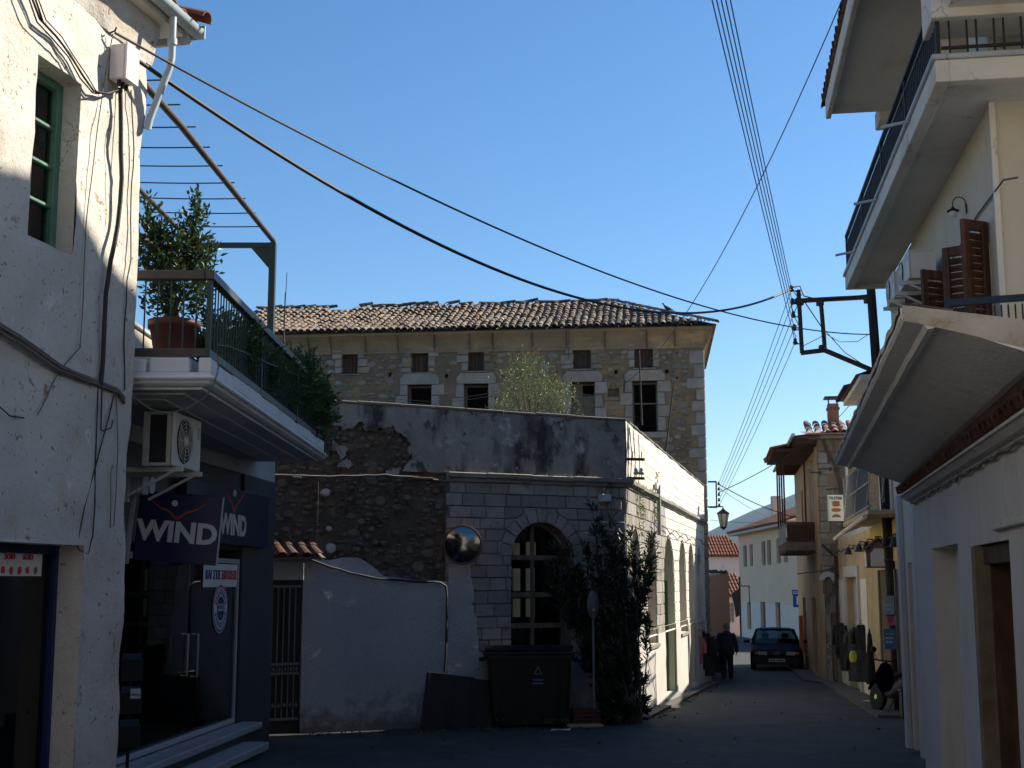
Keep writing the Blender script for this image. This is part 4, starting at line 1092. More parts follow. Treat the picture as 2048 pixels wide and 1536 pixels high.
for x_, z0_, z1_ in (((ax0 + ax1) / 2 - .04, zb, zt1 - .045), ((ax0 + ax1) / 2 - .04, zt1 + .045, cz + r - jw - .01), (ax0 + .02, zb, zt1 - .045), (ax1 - .02, zb, zt1 - .045)):
    mb = MB(); mb.box(x_ - .035, x_ + .035, d - .04, d + .025, z0_, z1_, .006); mb.build('mullion', 'wood_old', fwn)
mb = MB(); pan = [(cx + (r - .02) * math.cos(math.pi * k / 16), cz + (r - .02) * math.sin(math.pi * k / 16)) for k in range(17)] + [(ax0 + .02, zb), (ax1 - .02, zb)]
mb.prism(pan, d + .015, d + .02); mb.build('pane', 'old_glass', fwn)
for (u0, u1, v0, v1) in ((1025, 1039, 1086, 1110), (1052, 1071, 1084, 1110), (1025, 1040, 1137, 1182), (1052, 1069, 1137, 1182), (1025, 1040, 1197, 1234), (1052, 1069, 1197, 1234)):
    a = A.px(u0, v1, -d); b_ = A.px(u1, v0, -d); mb = MB(); mb.box(a[0], b_[0], d - .01, d + .012, a[1], b_[1]); mb.build('blind_panel', 'panel_beige', fwn)
mb = MB(); mb.box(ax0 - 1, ax1 + .6, d + 1.6, d + 1.7, zb - .5, ZC1); mb.box(ax0 - 1, ax0 - .9, d + .2, d + 1.6, zb - .5, ZC1); mb.box(ax1 + .5, ax1 + .6, d + .2, d + 1.6, zb - .5, ZC1); mb.build('room_wall', 'wood_dark', cb)
# side doors / shutters
for i, o in enumerate(side_open):
    scx, scz, sr = arch_of(o); d = .34; g_ = i == 2
    mname = 'green_door' if g_ else ('wood_dark', 'wood_dark', '', 'wood_old', 'wood_shutter', 'wood_old')[i]
    mb = MB(); arc = [(scx + sr * math.cos(math.pi * k / 12), scz + sr * math.sin(math.pi * k / 12)) for k in range(13)]
    if o['kind'] == 'd':
        mb.prism([(o['x0'], o['z0']), (o['x1'], o['z0']), (o['x1'], scz), (o['x0'], scz)], d, d + .05)
        w_ = sidepart(mb.build('door', mname, cb))
        for q in (0, 1):
            xa_ = o['x0'] + .06 + q * (sr - .01); xb_ = xa_ + sr - .1
            for za_, zb_ in ((o['z0'] + .15, o['z0'] + .9), (o['z0'] + 1.05, scz - .1)):
                b = MB(); b.box(xa_, xb_, d - .025, d + .01, za_, zb_, .015); b.build('panel', mname, w_)
        b = MB(); b.prism(arc, d + .02, d + .04); b.build('fanlight', 'old_glass', w_)
        b = MB(); b.box(o['x0'], o['x1'], d - .02, d + .05, scz - .03, scz + .04); b.build('transom', mname, w_)
        b = MB(); b.box(o['x1'] - .06, o['x1'] - .004, .15, .33, o['z0'], scz + .1, .006); b.build('door_post', mname, w_)
        b = MB(); b.box(o['x0'] - .05, o['x1'] + .05, -.12, .3, o['z0'] - .12, o['z0'] - .002, .01); sidepart(b.build('door_step', 'marble', cb))
    else:
        mb.prism([(o['x0'], o['z0']), (o['x1'], o['z0'])] + arc, d, d + .05); w_ = sidepart(mb.build('window', mname, cb))
        for x_ in (o['x0'] + .03, scx, o['x1'] - .03):
            b = MB(); b.box(x_ - .03, x_ + .03, d - .03, d + .01, o['z0'], scz + (sr * .9 if x_ == scx else 0), .006); b.build('frame', mname, w_)
        for zz in (o['z0'] + .04, o['z0'] + (scz - o['z0']) * .5, scz):
            b = MB(); b.box(o['x0'] + .06, o['x1'] - .06, d - .025, d + .01, zz - .03, zz + .03, .006); b.build('rail', mname, w_)
        b = MB(); b.box(o['x0'] - .04, o['x1'] + .04, -.09, .3, o['z0'] - .08, o['z0'] - .002, .01); sidepart(b.build('sill', 'ashlar', cb))

# white low wall and gate in front
ww = thing('whitewashed_wall', 'lumpy white limewashed wall in front of the dark rubble wall', 'wall', A.loc(), A.r)
top_pts = [A.px(u, v, .16) for u, v in ((600, 1112), (640, 1118), (660, 1122), (690, 1114), (720, 1116), (745, 1132), (768, 1152), (830, 1160), (893, 1164))]
wl0 = A.px(604, 1300, .16)[0]; wl1 = A.px(893, 1300, .16)[0]
def wtop(x):
    for (a, b) in zip(top_pts, top_pts[1:]):
        if x <= b[0]: return a[1] + (b[1] - a[1]) * (x - a[0]) / (b[0] - a[0])
    return top_pts[-1][1]
mb = MB(); X = rng(wl0, wl1, .07); nz_ = 34; vs = []
def wdisp(x, z): return -.15 + .02 * nz(x, z, 2, .9) + .009 * nz(x, z, 6, 3.5) + .005 * nz(x, z, 6, 10)
for j in range(nz_ + 1):
    for x in X:
        z = -1.2 + (wtop(x) + .02 * nz(x, 1, 1, 3) + 1.2) * j / nz_; vs.append((x, wdisp(x, z), z))
n = len(X); mb.add(vs, [(j * n + i, j * n + i + 1, (j + 1) * n + i + 1, (j + 1) * n + i) for j in range(nz_) for i in range(n - 1)], True)
tp = vs[-n:]; mb.add(tp + [(p[0], .02, p[2]) for p in tp], [(i, i + 1, n + i + 1, n + i) for i in range(n - 1)], True)
for k, xx in ((0, wl0), (n - 1, wl1)):
    cl = [vs[j * n + k] for j in range(nz_ + 1)]; dd = .35 if k == 0 else .03
    mb.add(cl + [(p[0], dd, p[2]) for p in cl], [(j, j + 1, nz_ + 2 + j, nz_ + 1 + j) for j in range(nz_)], False)
mb.build('plaster', 'white_paint', ww)
# limewash that spreads onto the foot of the ashlar
mb = MB(); edge = [A.px(u, v, .06) for u, v in ((899, 1128), (942, 1128), (945, 1180), (950, 1230), (954, 1265), (958, 1298), (985, 1330), (1000, 1345), (1004, 1460), (893, 1470), (893, 1200))]
cxm = sum(e[0] for e in edge) / len(edge); cols = []
def fill_patch(poly, disp, st=.07):
    xs = [p[0] for p in poly]; zs = [p[1] for p in poly]
    def inside(x, z):
        c = False; n = len(poly)
        for i in range(n):
            (x1, z1), (x2, z2) = poly[i], poly[(i + 1) % n]
            if (z1 > z) != (z2 > z) and x < (x2 - x1) * (z - z1) / (z2 - z1) + x1: c = not c
        return c
    mb = MB(); GX = rng(min(xs), max(xs), st); GZ = rng(min(zs), max(zs), st); id_ = {}
    for j in range(len(GZ) - 1):
        for i in range(len(GX) - 1):
            if inside(GX[i] + st / 2 + .05 * nz(GX[i], GZ[j], 2, 5), GZ[j] + st / 2):
                f = []
                for (p, q) in ((i, j), (i + 1, j), (i + 1, j + 1), (i, j + 1)):
                    if (p, q) not in id_: id_[p, q] = len(mb.v); mb.v.append((GX[p], disp(GX[p], GZ[q]), GZ[q]))
                    f.append(id_[p, q])
                mb.f.append(f); mb.sm.append(True)
    return mb
fill_patch(edge, lambda x, z: -.062 + .008 * nz(x, z, 6, 3.5) + .003 * nz(x, z, 6, 12), .03).build('limewash_patch', 'white_paint', cb)
e2 = [A.px(u, v, .06) for u, v in ((1143, 1255), (1180, 1250), (1215, 1262), (1250, 1280), (1250, 1450), (1143, 1450))]
fill_patch(e2, lambda x, z: -.062 + .008 * nz(x, z, 6, 3.5), .03).build('limewash_patch', 'white_paint', cb)
# pipe and dark cable on the white wall
cable('wall_cable', 'dark cable drooping along the top of the whitewashed wall and down its right end', wall_cable(A, [(545, 1108), (600, 1112), (645, 1128), (700, 1146), (760, 1158), (830, 1163), (880, 1165), (892, 1172), (894, 1200), (892, 1280), (889, 1345)], .21, .008), .02, 'cable', 'cables on the stone front')
cable('wall_cable', 'grey cable pair running level across the dark rubble wall', wall_cable(A, [(545, 950), (620, 952), (700, 952), (770, 949), (840, 956), (893, 962)], .12, .01), .016, 'cable_grey', 'cables on the stone front')
for (u0, u1, v) in ((585, 602, 955), (830, 866, 956)):
    a = A.px(u0, v, .13); b_ = A.px(u1, v, .13); mb = MB(); mb.box(a[0], b_[0], -.15, -.08, a[1] - .015, a[1] + .02, .006); mb.build('ledge_stone', 'tan_stone', cb)
# gate
gt = thing('gate_doorway', 'white doorway with a dark barred metal door under a little tiled hood', 'doorway', A.loc(), A.r)
gxl = A.px(520, 1300, .16)[0]; gxr = wl0; gzt_ = A.px(575, 1160, .16)[1]
mb = MB(); mb.box(gxl - .6, gxr, -.17, .02, gzt_, wtop(wl0) - .02, .01); mb.box(gxl - .6, gxl, -.17, .35, -1.2, gzt_, .01); mb.build('surround', 'white_paint', gt)
dx1 = gxr - .02
mb = MB(); mb.box(gxl, dx1, -.09, -.07, A.g(-5.5) , gzt_); dr = mb.build('door', 'iron', gt)
xs_ = [gxl + (dx1 - gxl) * k / 7 for k in range(1, 7)]
zg = A.g(-5.5)
for x_ in xs_:
    mb = MB(); mb.box(x_ - .009, x_ + .009, -.13, -.105, zg + .25, gzt_ - .12, .003); mb.build('bar', 'sign_back', dr)
for z_ in (zg + .24, zg + .95, zg + 1.1, gzt_ - .1):
    mb = MB(); mb.box(gxl, dx1, -.135, -.1, z_ - .02, z_ + .02, .004); mb.build('rail', 'sign_back', dr)
for x_ in xs_:
    for z_ in (zg + .45, zg + 1.02):
        mb = MB(); mb.lathe([(.0, -.05), (.03, 0), (0, .05)], (x_ + .05, -.115, z_), 8); mb.build('ornament', 'sign_back', dr)
hz_ = wtop(wl0) - .02
mb = MB(); mb.add([(gxl - .8, -.5, hz_ + .0), (gxr + .25, -.5, hz_), (gxr + .25, .1, hz_ + .26), (gxl - .8, .1, hz_ + .26), (gxl - .8, -.5, hz_ - .03), (gxr + .25, -.5, hz_ - .03), (gxr + .25, .1, hz_ + .2)], [(0, 1, 2, 3), (0, 1, 5, 4), (1, 2, 6, 5)]); hood = mb.build('hood', 'wood_old', gt)
hoodtile = tile_mesh('roof_tile', 'dark_tile')
i = 0; x_ = gxr + .14
while x_ > gxl - .7:
    for k in range(2): place('roof_tile', hoodtile, hood, (x_ + jit(.01), -.54 + k * .34, hz_ + .01 + k * .14), (R(23), jit(.05), jit(.04)))
    x_ -= .205
cable('guy_wire', 'thin vertical wire hanging down the dark rubble wall', wall_cable(A, [(637, 962), (635, 1040), (632, 1105)], .1), .004, 'cable_grey')

# ================================================================ UPPER STONE HOUSE
UR = math.atan2(-1.5, 13.73)
U = Frame(6.22, 41.6, UR, gz(41.6))
uh = thing('stone_mansion', 'tall old rubble stone house with a clay tile roof behind the corner house', 'house', U.loc(), U.r)
UW = 16.2
UZ = U.px(1405, 655)[1]        # wall head (eave)
ops = []
for (u0, u1, v0, v1) in ((683, 716, 700, 748), (822, 857, 695, 745), (935, 968, 691, 742), (1146, 1181, 688, 738), (1269, 1305, 685, 736)):
    a = U.px(u0, v1); b_ = U.px(u1, v0); ops.append(dict(x0=a[0], x1=b_[0], z0=a[1], z1=b_[1], depth=.3, k='up'))
zlb = U.px(1290, 864)[1]; zlt = U.px(1290, 762)[1]
for (u0, u1) in ((815, 863), (928, 977), (1141, 1190), (1265, 1315)):
    a = U.px(u0, 800); b_ = U.px(u1, 800); ops.append(dict(x0=a[0], x1=b_[0], z0=zlb, z1=zlt, depth=.45, k='low'))
holes = []
for (u, v) in ((893, 752), (1006, 752), (1111, 746), (1232, 744), (1334, 743), (780, 749), (1108, 758), (1354, 756)):
    s_, z = U.px(u, v); h = .07 if v not in (758, 756) else .035
    holes.append(dict(x0=s_ - h * .8, x1=s_ + h * .8, z0=z - h, z1=z + h, depth=.35, k='hole'))
nx0, nz0 = U.px(1216, 794); nx1, nz1 = U.px(1238, 772)
niche = dict(x0=nx0, x1=nx1, z0=nz0, z1=nz1 - (nx1 - nx0) / 4, depth=.18, k='niche')
def udisp(x, z): return .03 * nz(x, z, 2, 1.1) + .018 * nz(x, z, 5, 4) + .006 * nz(x, z, 5, 12)
mb = MB(); wall_sheet(mb, -UW, 0, -.5, UZ, ops + holes + [niche], .16, udisp)
mb.add([(0, 0, -.5), (0, 9, -.5), (0, 9, UZ), (0, 0, UZ)], [(0, 1, 2, 3)])
mb.box(-UW, 0, 8.8, 9, -.5, UZ); mb.box(-UW, -UW + .3, .5, 8.8, -.5, UZ)
mb.build('wall', 'tan_mortar', uh)
mb = MB(); mb.add([(-UW + .3, .5, zlt + 1.25), (-.05, .5, zlt + 1.25), (-.05, 8.8, zlt + 1.25), (-UW + .3, 8.8, zlt + 1.25)], [(0, 1, 2, 3)]); mb.box(-UW + .3, -.05, .5, 8.8, zlb - .3, zlb - .05)
mb.box(-7, -6.8, .5, 8.8, zlb, UZ); mb.box(-UW + .3, -.1, 4.2, 4.3, zlb, UZ); mb.build('floor', 'wood_dark', uh)
for h in holes + [niche]:
    mb = MB(); mb.add([(h['x0'], h['depth'], h['z0']), (h['x1'], h['depth'], h['z0']), (h['x1'], h['depth'], h['z1']), (h['x0'], h['depth'], h['z1'])], [(0, 1, 2, 3)]); mb.build('hole_back', 'tan_mortar', uh)
# shutters in the upper windows, remains in the lower ones
for i, o in enumerate(ops):
    if o['k'] == 'up':
        n = 5; w_ = (o['x1'] - o['x0']) / n
        mb = MB(); mb.box(o['x0'], o['x1'], .22, .24, o['z0'], o['z1']); sh = mb.build('shutter', 'wood_dark', uh)
        for k in range(n):
            mb = MB(); mb.box(o['x0'] + k * w_ + .006, o['x0'] + (k + 1) * w_ - .006, .185 + jit(.008), .22, o['z0'] + .01, o['z1'] - .01 - (.1 if random.random() < .2 else 0), .004); mb.build('plank', 'wood_dark', sh)
        mb = MB(); mb.box(o['x0'] - .14, o['x1'] + .12, -.03, .2, o['z1'] + .005, o['z1'] + .07, .012); mb.build('lintel_beam', 'wood_old', uh)
        mb = MB(); mb.box(o['x0'] - .1, o['x1'] + .1, -.05, .2, o['z0'] - .06, o['z0'] - .002, .012); mb.build('sill', 'tan_stone', uh)
o = ops[7]
mb = MB(); mb.box(o['x0'] + .02, (o['x0'] + o['x1']) / 2 - .02, .36, .4, o['z0'], o['z1'] - .05, .005); mb.box(o['x0'], o['x1'], .4, .42, o['z0'], o['z1'] - .4); mb.build('shutter', 'wood_old', uh)
for o in ops[5:]:
    mb = MB(); mb.box(o['x0'], o['x0'] + .05, .36, .43, o['z0'], o['z1']); mb.box(o['x1'] - .05, o['x1'], .36, .43, o['z0'], o['z1']); mb.box(o['x0'] + .05, o['x1'] - .05, .36, .43, o['z1'] - .06, o['z1']); mb.build('frame', 'wood_old', uh)
mb = MB(); o = ops[8]; mb.box(o['x0'] + .05, o['x1'] - .05, .38, .41, o['z0'] + .95, o['z0'] + 1.0); mb.build('cross_bar', 'wood_old', uh)
# stone surrounds of the lower windows
for i, o in enumerate(ops):
    x0_, x1_, z0_, z1_ = o['x0'], o['x1'], o['z0'], o['z1']
    if o['k'] == 'low':
        w_ = x1_ - x0_; lt = .36
        mb = MB(); mb.prism([(x0_ - .24, z1_), (x1_ + .24, z1_), (x1_ + .26, z1_ + lt * .55), (x1_ + .12, z1_ + lt), (x0_ - .12, z1_ + lt), (x0_ - .26, z1_ + lt * .55)], -.07, .4, .025); mb.build('lintel_stone', 'pale_stone', uh)
        z = z1_; k = 0
        while z > z0_ + .1:
            h = random.uniform(.34, .5); zb = max(z0_, z - h)
            for sgn in (-1, 1):
                ww_ = (.27, .42)[(k + (sgn > 0)) % 2] * random.uniform(.88, 1.1)
                a_ = x0_ if sgn < 0 else x1_; b_ = a_ + sgn * ww_
                mb = MB(); mb.prism([(min(a_, b_), zb + .008), (max(a_, b_), zb + .008), (max(a_, b_) - (.03 if sgn > 0 else 0), z - .008), (min(a_, b_) + (.03 if sgn < 0 else 0), z - .008)], -.06 + jit(.012), .4, .02); mb.build('jamb_stone', 'pale_stone', uh)
            z = zb; k += 1
        mb = MB(); mb.prism([(x0_ - .35, z0_ - .2), (x1_ + .35, z0_ - .2), (x1_ + .35, z0_ - .006), (x0_ - .35, z0_ - .006)], -.1, .4, .02); mb.build('sill', 'pale_stone', uh)
    elif o['k'] == 'up':
        pale = i == 0
        z = z1_
        while z > z0_ + .02:
            h = random.uniform(.24, .36); zb = max(z0_, z - h)
            for sgn in (-1, 1):
                ww_ = random.uniform(.16, .42); a_ = x0_ if sgn < 0 else x1_; b_ = a_ + sgn * ww_
                if z - zb > .06: 
                    mb = MB(); mb.prism([(min(a_, b_), zb + .012), (max(a_, b_) - jit(.02), zb + .012), (max(a_, b_) - jit(.03), z - .012), (min(a_, b_) + .01, z - .012)], -.045 + jit(.012), .28, .02); mb.build('jamb_stone', 'pale_stone' if pale or random.random() < .4 else 'tan_stone', uh)
            z = zb
# quoins on the right corner
z = UZ - .75; k = 0
while z > -.3:
    h = random.uniform(.33, .46); w_ = (.5, .3)[k % 2] * random.uniform(.8, 1.15)
    mb = MB(); mb.box(-w_, .025, -.04 + jit(.015), (.4, .62)[k % 2], z - h + .01, z - .008, .028); mb.build('quoin', 'pale_stone', uh)
    z -= h; k += 1
# niche plaque
a = U.px(1208, 820); b_ = U.px(1248, 760)
mb = MB(); fw_ = .09
mb.box(nx0 - .14, nx0 - .01, -.06, .1, nz0 - .12, nz1 + .22, .01); mb.box(nx1 + .01, nx1 + .14, -.06, .1, nz0 - .12, nz1 + .22, .01); mb.box(nx0 - .01, nx1 + .01, -.05, .1, nz0 - .12, nz0 - .005, .01)
mb.build('niche_frame', 'cornice_stone', uh)
mb = MB(); nc = (nx0 + nx1) / 2; nw = (nx1 - nx0) / 2
out = [(nx1 + .01, nz1 + .22), (nx0 - .01, nz1 + .22), (nx0 - .01, niche['z1'] - .02)]
arc = [(nc - nw * math.cos(math.pi * k / 10) * (1 - .25 * abs(math.sin(math.pi * k / 10 * 3))), niche['z1'] - .02 + nw * 1.25 * math.sin(math.pi * k / 10)) for k in range(11)]
for p, q in zip(arc, arc[1:]): mb.prism([p, q, (q[0], nz1 + .22), (p[0], nz1 + .22)], -.055, .05)
mb.build('niche_arch', 'cornice_stone', uh)
mb = MB(); mb.box(a[0], b_[0], -.09, .05, b_[1] - .06, b_[1] + .02, .015); mb.build('niche_ledge', 'wood_old', uh)
mb = MB(); mb.box(a[0], b_[0], -.035, .05, a[1], nz0 - .13, .02); mb.build('plaque', 'cornice_stone', uh)
# rubble stones
tan = [stone_variant(20 + i, 'tan_stone') for i in range(8)]
spots = []
def clear(x, z, w, h):
    for o in ops:
        m_ = .4 if o['k'] == 'low' else .22
        if o['x0'] - m_ - w / 2 < x < o['x1'] + m_ + w / 2 and o['z0'] - .1 - h / 2 < z < o['z1'] + (.5 if o['k'] == 'low' else .1) + h / 2: return False
    if a[0] - .1 < x < b_[0] + .1 and a[1] - .1 < z < b_[1] + .1: return False
    for o in holes:
        if o['x0'] - w / 2 < x < o['x1'] + w / 2 and o['z0'] - h / 2 < z < o['z1'] + h / 2: return False
    return x < -.45 - w / 2
zlow = U.px(1200, 960)[1]
for k in range(30000):
    x = random.uniform(-13.5, -.5); z = random.uniform(zlow, UZ - .75)
    dens = .16 + .8 * max(0, min(1, (x + 4.5) / 3.0)) + .6 * max(0, min(1, (zlt - .1 - z) / .6))
    if random.random() > dens: continue
    w = random.uniform(.12, .4); h = w * random.uniform(.42, .8); h = min(h, .24)
    if clear(x, z, w, h) and all(abs(x - s_[0]) > (w + s_[2]) * .5 or abs(z - s_[1]) > (h + s_[3]) * .52 for s_ in spots): spots.append((x, z, w, h))
vis = lambda s_: s_[2] + (1 if (s_[0] > -4 or s_[1] > U.px(900, 800)[1]) else 0)
spots.sort(key=lambda s_: -vis(s_))
for x, z, w, h in spots[:280]:
    place('wall_stone', random.choice(tan), uh, (x, udisp(x, z) + .005, z), (0, jit(.12), 0), (w * 1.02, .13, h * 1.02))
mb = MB()
for x, z, w, h in spots[280:]:
    n = 7; pl = [(x + w * .5 * math.cos(k * math.tau / n) * random.uniform(.85, 1.1), z + h * .5 * math.sin(k * math.tau / n) * random.uniform(.85, 1.1)) for k in range(n)]
    yb = udisp(x, z); mb.prism(pl, yb - .03, yb + .04, .015)
tag(mb.build('small_wall_stones', 'tan_stone', uh), kind='stuff')
# cavetto cornice
OV = .42
cz0 = UZ - .62
prof = [(0, cz0 - .06), (-.05, cz0 - .05), (-.06, cz0 + .02), (-.03, cz0 + .04), (-.05, cz0 + .2), (-.13, cz0 + .36), (-.26, cz0 + .5), (-.3, cz0 + .52), (-.3, UZ)]
x = -UW
while x < 0:
    b_ = min(0, x + random.uniform(.7, 1.4)); last = b_ >= -.01
    mb = MB(); k = len(prof); vs = []
    for xx, e in ((x, 0), (b_, 1)):
        for y, z in prof: vs.append((xx + (-y if (last and e) else (.006 if not e else -.006)), y + jit(.008), z + jit(.006)))
    mb.add(vs, [(j, j + 1, k + j + 1, k + j) for j in range(k - 1)] + [list(range(k)), list(range(k, 2 * k))])
    mb.build('cornice_stone', 'cornice_stone', uh); x = b_
mb = MB(); vs = [(-y + .003, yy, z) for yy in (0.0, 9) for y, z in prof]; k = len(prof)
vs[:k] = [(-y + .003, y, z) for y, z in prof]
mb.add(vs, [(j, j + 1, k + j + 1, k + j) for j in range(k - 1)]); mb.build('side_cornice', 'cornice_stone', uh)
# roof
ye = -OV; ze = UZ + .03
ridge = at_y(1180, 600, 45.6); yr = 3.9
zr = U.px(1180, 600, -yr)[1] - .1
pit = math.atan2(zr - ze, yr - ye); sl = math.hypot(zr - ze, yr - ye)
hipx = U.px(1224, 598, -yr)[0]
mb = MB()
xs = rng(-UW - .3, OV, .055); T = rng(0, sl, .45); vs = []
def rz_w(x, t): return .05 * nz(x, t, 3, .6) - .05 * math.sin(math.pi * min(1, t / sl))
for t in T:
    for x in xs:
        xx = min(x, OV - (OV - hipx) * t / sl)
        vs.append((xx, ye + t * math.cos(pit), ze + t * math.sin(pit) + .03 * math.cos(x / .235 * math.tau) + rz_w(xx, t)))
n = len(xs)
notch = lambda x, t: (U.px(655, 620, -yr)[0] < x < U.px(712, 620, -yr)[0] and t > sl - .95 - .3 * nz(x, 0, 0, 2))
fs = [(j * n + i, j * n + i + 1, (j + 1) * n + i + 1, (j + 1) * n + i) for j in range(len(T) - 1) for i in range(n - 1) if not notch(xs[i], T[j] + .2)]
mb.add(vs, fs, True)
roofp = mb.build('roof', 'old_tile', uh)
mb = MB(); mb.add([(OV, ye, ze - .02), (OV, 8.4, ze - .02), (hipx, yr, zr - .05), (-UW - .3, 8.4, ze - .02), (-UW - .3, yr, zr - .05)], [(0, 1, 2), (1, 3, 4, 2)])
mb.add([(-UW - .3, ye + .02, ze - .04), (OV - .02, ye + .02, ze - .04), (OV - .02, 8.4, ze - .04), (-UW - .3, 8.4, ze - .04)], [(0, 1, 2, 3)]); mb.build('roof_back', 'old_tile', uh)
oldtile = [tile_mesh('roof_tile', 'old_tile', .5, .098, .08) for i in range(1)]
rest = MB(); expo = .40; cols = int((UW + OV) / .235); rows = int(sl / expo) + 1; cnt = 0
pr = oldtile[0]
pv = [v.co.copy() for v in pr.vertices]; pf = [list(p.vertices) for p in pr.polygons]
allt = []
for k in range(rows):
    for i in range(cols):
        x = OV - .08 - i * .235; t = k * expo - .04
        if x > OV - (OV - hipx) * (t + .3) / sl: continue
        if notch(x, t): continue
        if k >= rows - 1 and random.random() < .35: continue
        allt.append((k, i, x, t))
for (k, i, x, t) in allt:
    xx = x + .03 * nz(i * .5, t, 2, .8) + jit(.012); loc = Vector((xx, ye + t * math.cos(pit), ze + .045 + t * math.sin(pit) + rz_w(x, t) + jit(.012)))
    rot = (pit - .055 + jit(.05), jit(.06), jit(.05))
    if k < 6 and cnt < 300 and -13.2 < x:
        place('roof_tile', pr, roofp, loc, rot); cnt += 1
    else:
        mtx = Matrix.Translation(loc) @ Matrix.Rotation(rot[2], 4, 'Z') @ Matrix.Rotation(rot[1], 4, 'Y') @ Matrix.Rotation(rot[0], 4, 'X')
        rest.add([mtx @ v for v in pv], pf)
tag(rest.build('upper_roof_tiles', 'old_tile', roofp), kind='stuff')
# ridge and hip tiles
x = -UW
while x < hipx:
    nt = U.px(650, 620, -yr)[0] < x < U.px(708, 620, -yr)[0]
    if not nt and random.random() < .93:
        o = place('ridge_tile', pr, roofp, (x, yr + jit(.04), zr + .04 + .05 * nz(x, 0, 0, 1.5) + jit(.02)), (random.choice([.02, .1, .2]) + jit(.05), 0, R(-90) + jit(.06)), (1.25, 1.0, 1.2))
    x += random.uniform(.34, .48)
for k in range(13):
    f_ = k / 13; p = Vector((OV, ye, ze)).lerp(Vector((hipx, yr, zr)), f_)
    dvec = Vector((hipx - OV, yr - ye, zr - ze)); yaw = math.atan2(dvec.y, dvec.x) - math.pi / 2; pi_ = math.atan2(dvec.z, math.hypot(dvec.x, dvec.y))
    place('hip_tile', pr, roofp, p + Vector((0, 0, .05)), (pi_ + .02 + jit(.04), jit(.1), yaw + jit(.06)), (1.2, 1, 1.2))
# pigeon on the hip
bp = at_y(1336, 622, 42.6)
f_ = .42; p = Vector((OV, ye, ze)).lerp(Vector((hipx, yr, zr)), f_); pw_ = U.w(*p)
bu = at_y(1335, 623, pw_.y)
pg_ = thing('pigeon', 'dark pigeon standing on the right hip of the old tile roof', 'bird', (bu.x, pw_.y, bu.z - .02), R(200))
mb = MB()
ringp = [(-.24, .0, .005), (-.14, .02, .018), (-.06, .05, .05), (.02, .08, .062), (.09, .12, .055), (.13, .17, .036), (.145, .2, .03), (.165, .22, .032), (.185, .22, .022), (.2, .215, .006), (.22, .208, .002)]
mb.loft([[(x_, r_ * math.cos(k * math.tau / 10), .06 + z_ + r_ * 1.05 * math.sin(k * math.tau / 10)) for k in range(10)] for x_, z_, r_ in ringp])
mb.build('body', 'bird', pg_)
for s_ in (-1, 1):
    mb = MB(); mb.tube([(.01, s_ * .022, .09), (.0, s_ * .022, .03), (.02, s_ * .022, -.02)], .005, 5); mb.build('leg', 'bird', pg_)
    mb = MB(); mb.loft([[(x_, s_ * (.045 + r_ * .25 * math.cos(k * math.tau / 8)), .06 + z_ + r_ * math.sin(k * math.tau / 8)) for k in range(8)] for x_, z_, r_ in ((-.2, .02, .006), (-.1, .05, .03), (0, .085, .042), (.07, .11, .03), (.1, .12, .004))]); mb.build('wing', 'bird', pg_)

# ================================================================ RIGHT: WHITE SHOP WITH CONCRETE CANOPY
Rw = Frame(4.87, 15.8, math.atan2(-1, -.2))
wsp = thing('white_shop', 'plain white single storey shop at the right edge under a concrete canopy', 'shop', Rw.loc(), Rw.r)
mz = Rw.px(1823, 1003)[1]
RL = 12.5
n0 = Rw.px(1874, 1300)[0]; n1 = Rw.px(1926, 1300)[0]; nt = Rw.px(1890, 1092)[1]; nd = Rw.on_x(1917, 1300, n0)[0]
o0_ = Rw.px(1959, 1300)[0]; ot = Rw.px(1990, 1084)[1]
mb = MB()
wall_sheet(mb, 0, RL, -1.2, mz + .2, [dict(x0=n0, x1=n1, z0=-1.2, z1=nt, depth=nd), dict(x0=o0_, x1=o0_ + 1.7, z0=-1.2, z1=ot, depth=.3)], .3, lambda x, z: .008 * nz(x, z, 3, 1.2))
mb.add([(0, 0, -1.2), (0, 5, -1.2), (0, 5, mz + .2), (0, 0, mz + .2)], [(0, 1, 2, 3)])
mb.box(0.1, RL, 4.8, 5, -1.2, mz); mb.box(RL - .2, RL, .2, 4.8, -1.2, mz); mb.box(0.05, RL, .25, 5, mz - .1, mz + .15)
mb.build('wall', 'clean_white', wsp)
mb = MB(); mb.box(n0, n1 + .1, nd, nd + .04, -1.2, nt); dr = mb.build('door', 'soffit_white', wsp)
mb = MB(); mb.box(n1 - .07, n1 + .02, nd - .1, nd, -1.2, nt, .004); mb.build('door_frame', 'wood_dark', dr)
# wooden door case with dark passage
jw_ = .13
mb = MB(); mb.box(o0_ + .004, o0_ + jw_, -.03, .34, -1.2, ot - .004, .012); mb.build('door_post', 'wood_old', wsp)
mb = MB(); mb.box(o0_ + jw_, o0_ + 1.7, .05, .3, ot - .16, ot - .006, .01); mb.build('door_head', 'wood_dark', wsp)
mb = MB(); mb.box(o0_ + jw_, o0_ + jw_ + .05, .1, .3, -1.2, ot - .16, .006); db = mb.build('door', 'wood_dark', wsp)
for k in range(6):
    b = MB(); b.box(o0_ + jw_ + .05 + k * .25, o0_ + jw_ + .3 + k * .25 - .012, .55, .6, -1.2, ot - .16, .008); b.build('plank', 'wood_dark', db)
for k in range(4):
    b = MB(); b.box(o0_ + jw_ + .05, o0_ + 1.6, .5, .549, -.2 + k * .62, -.06 + k * .62, .01); b.build('rail', 'wood_dark', db)
mb = MB(); z_ = ot + .08; xx = Rw.px(1995, 1072)[0]; mb.box(xx, RL - .5, -.05, .02, z_, z_ + .05, .01); mb.build('lintel_strip', 'clean_white', wsp)
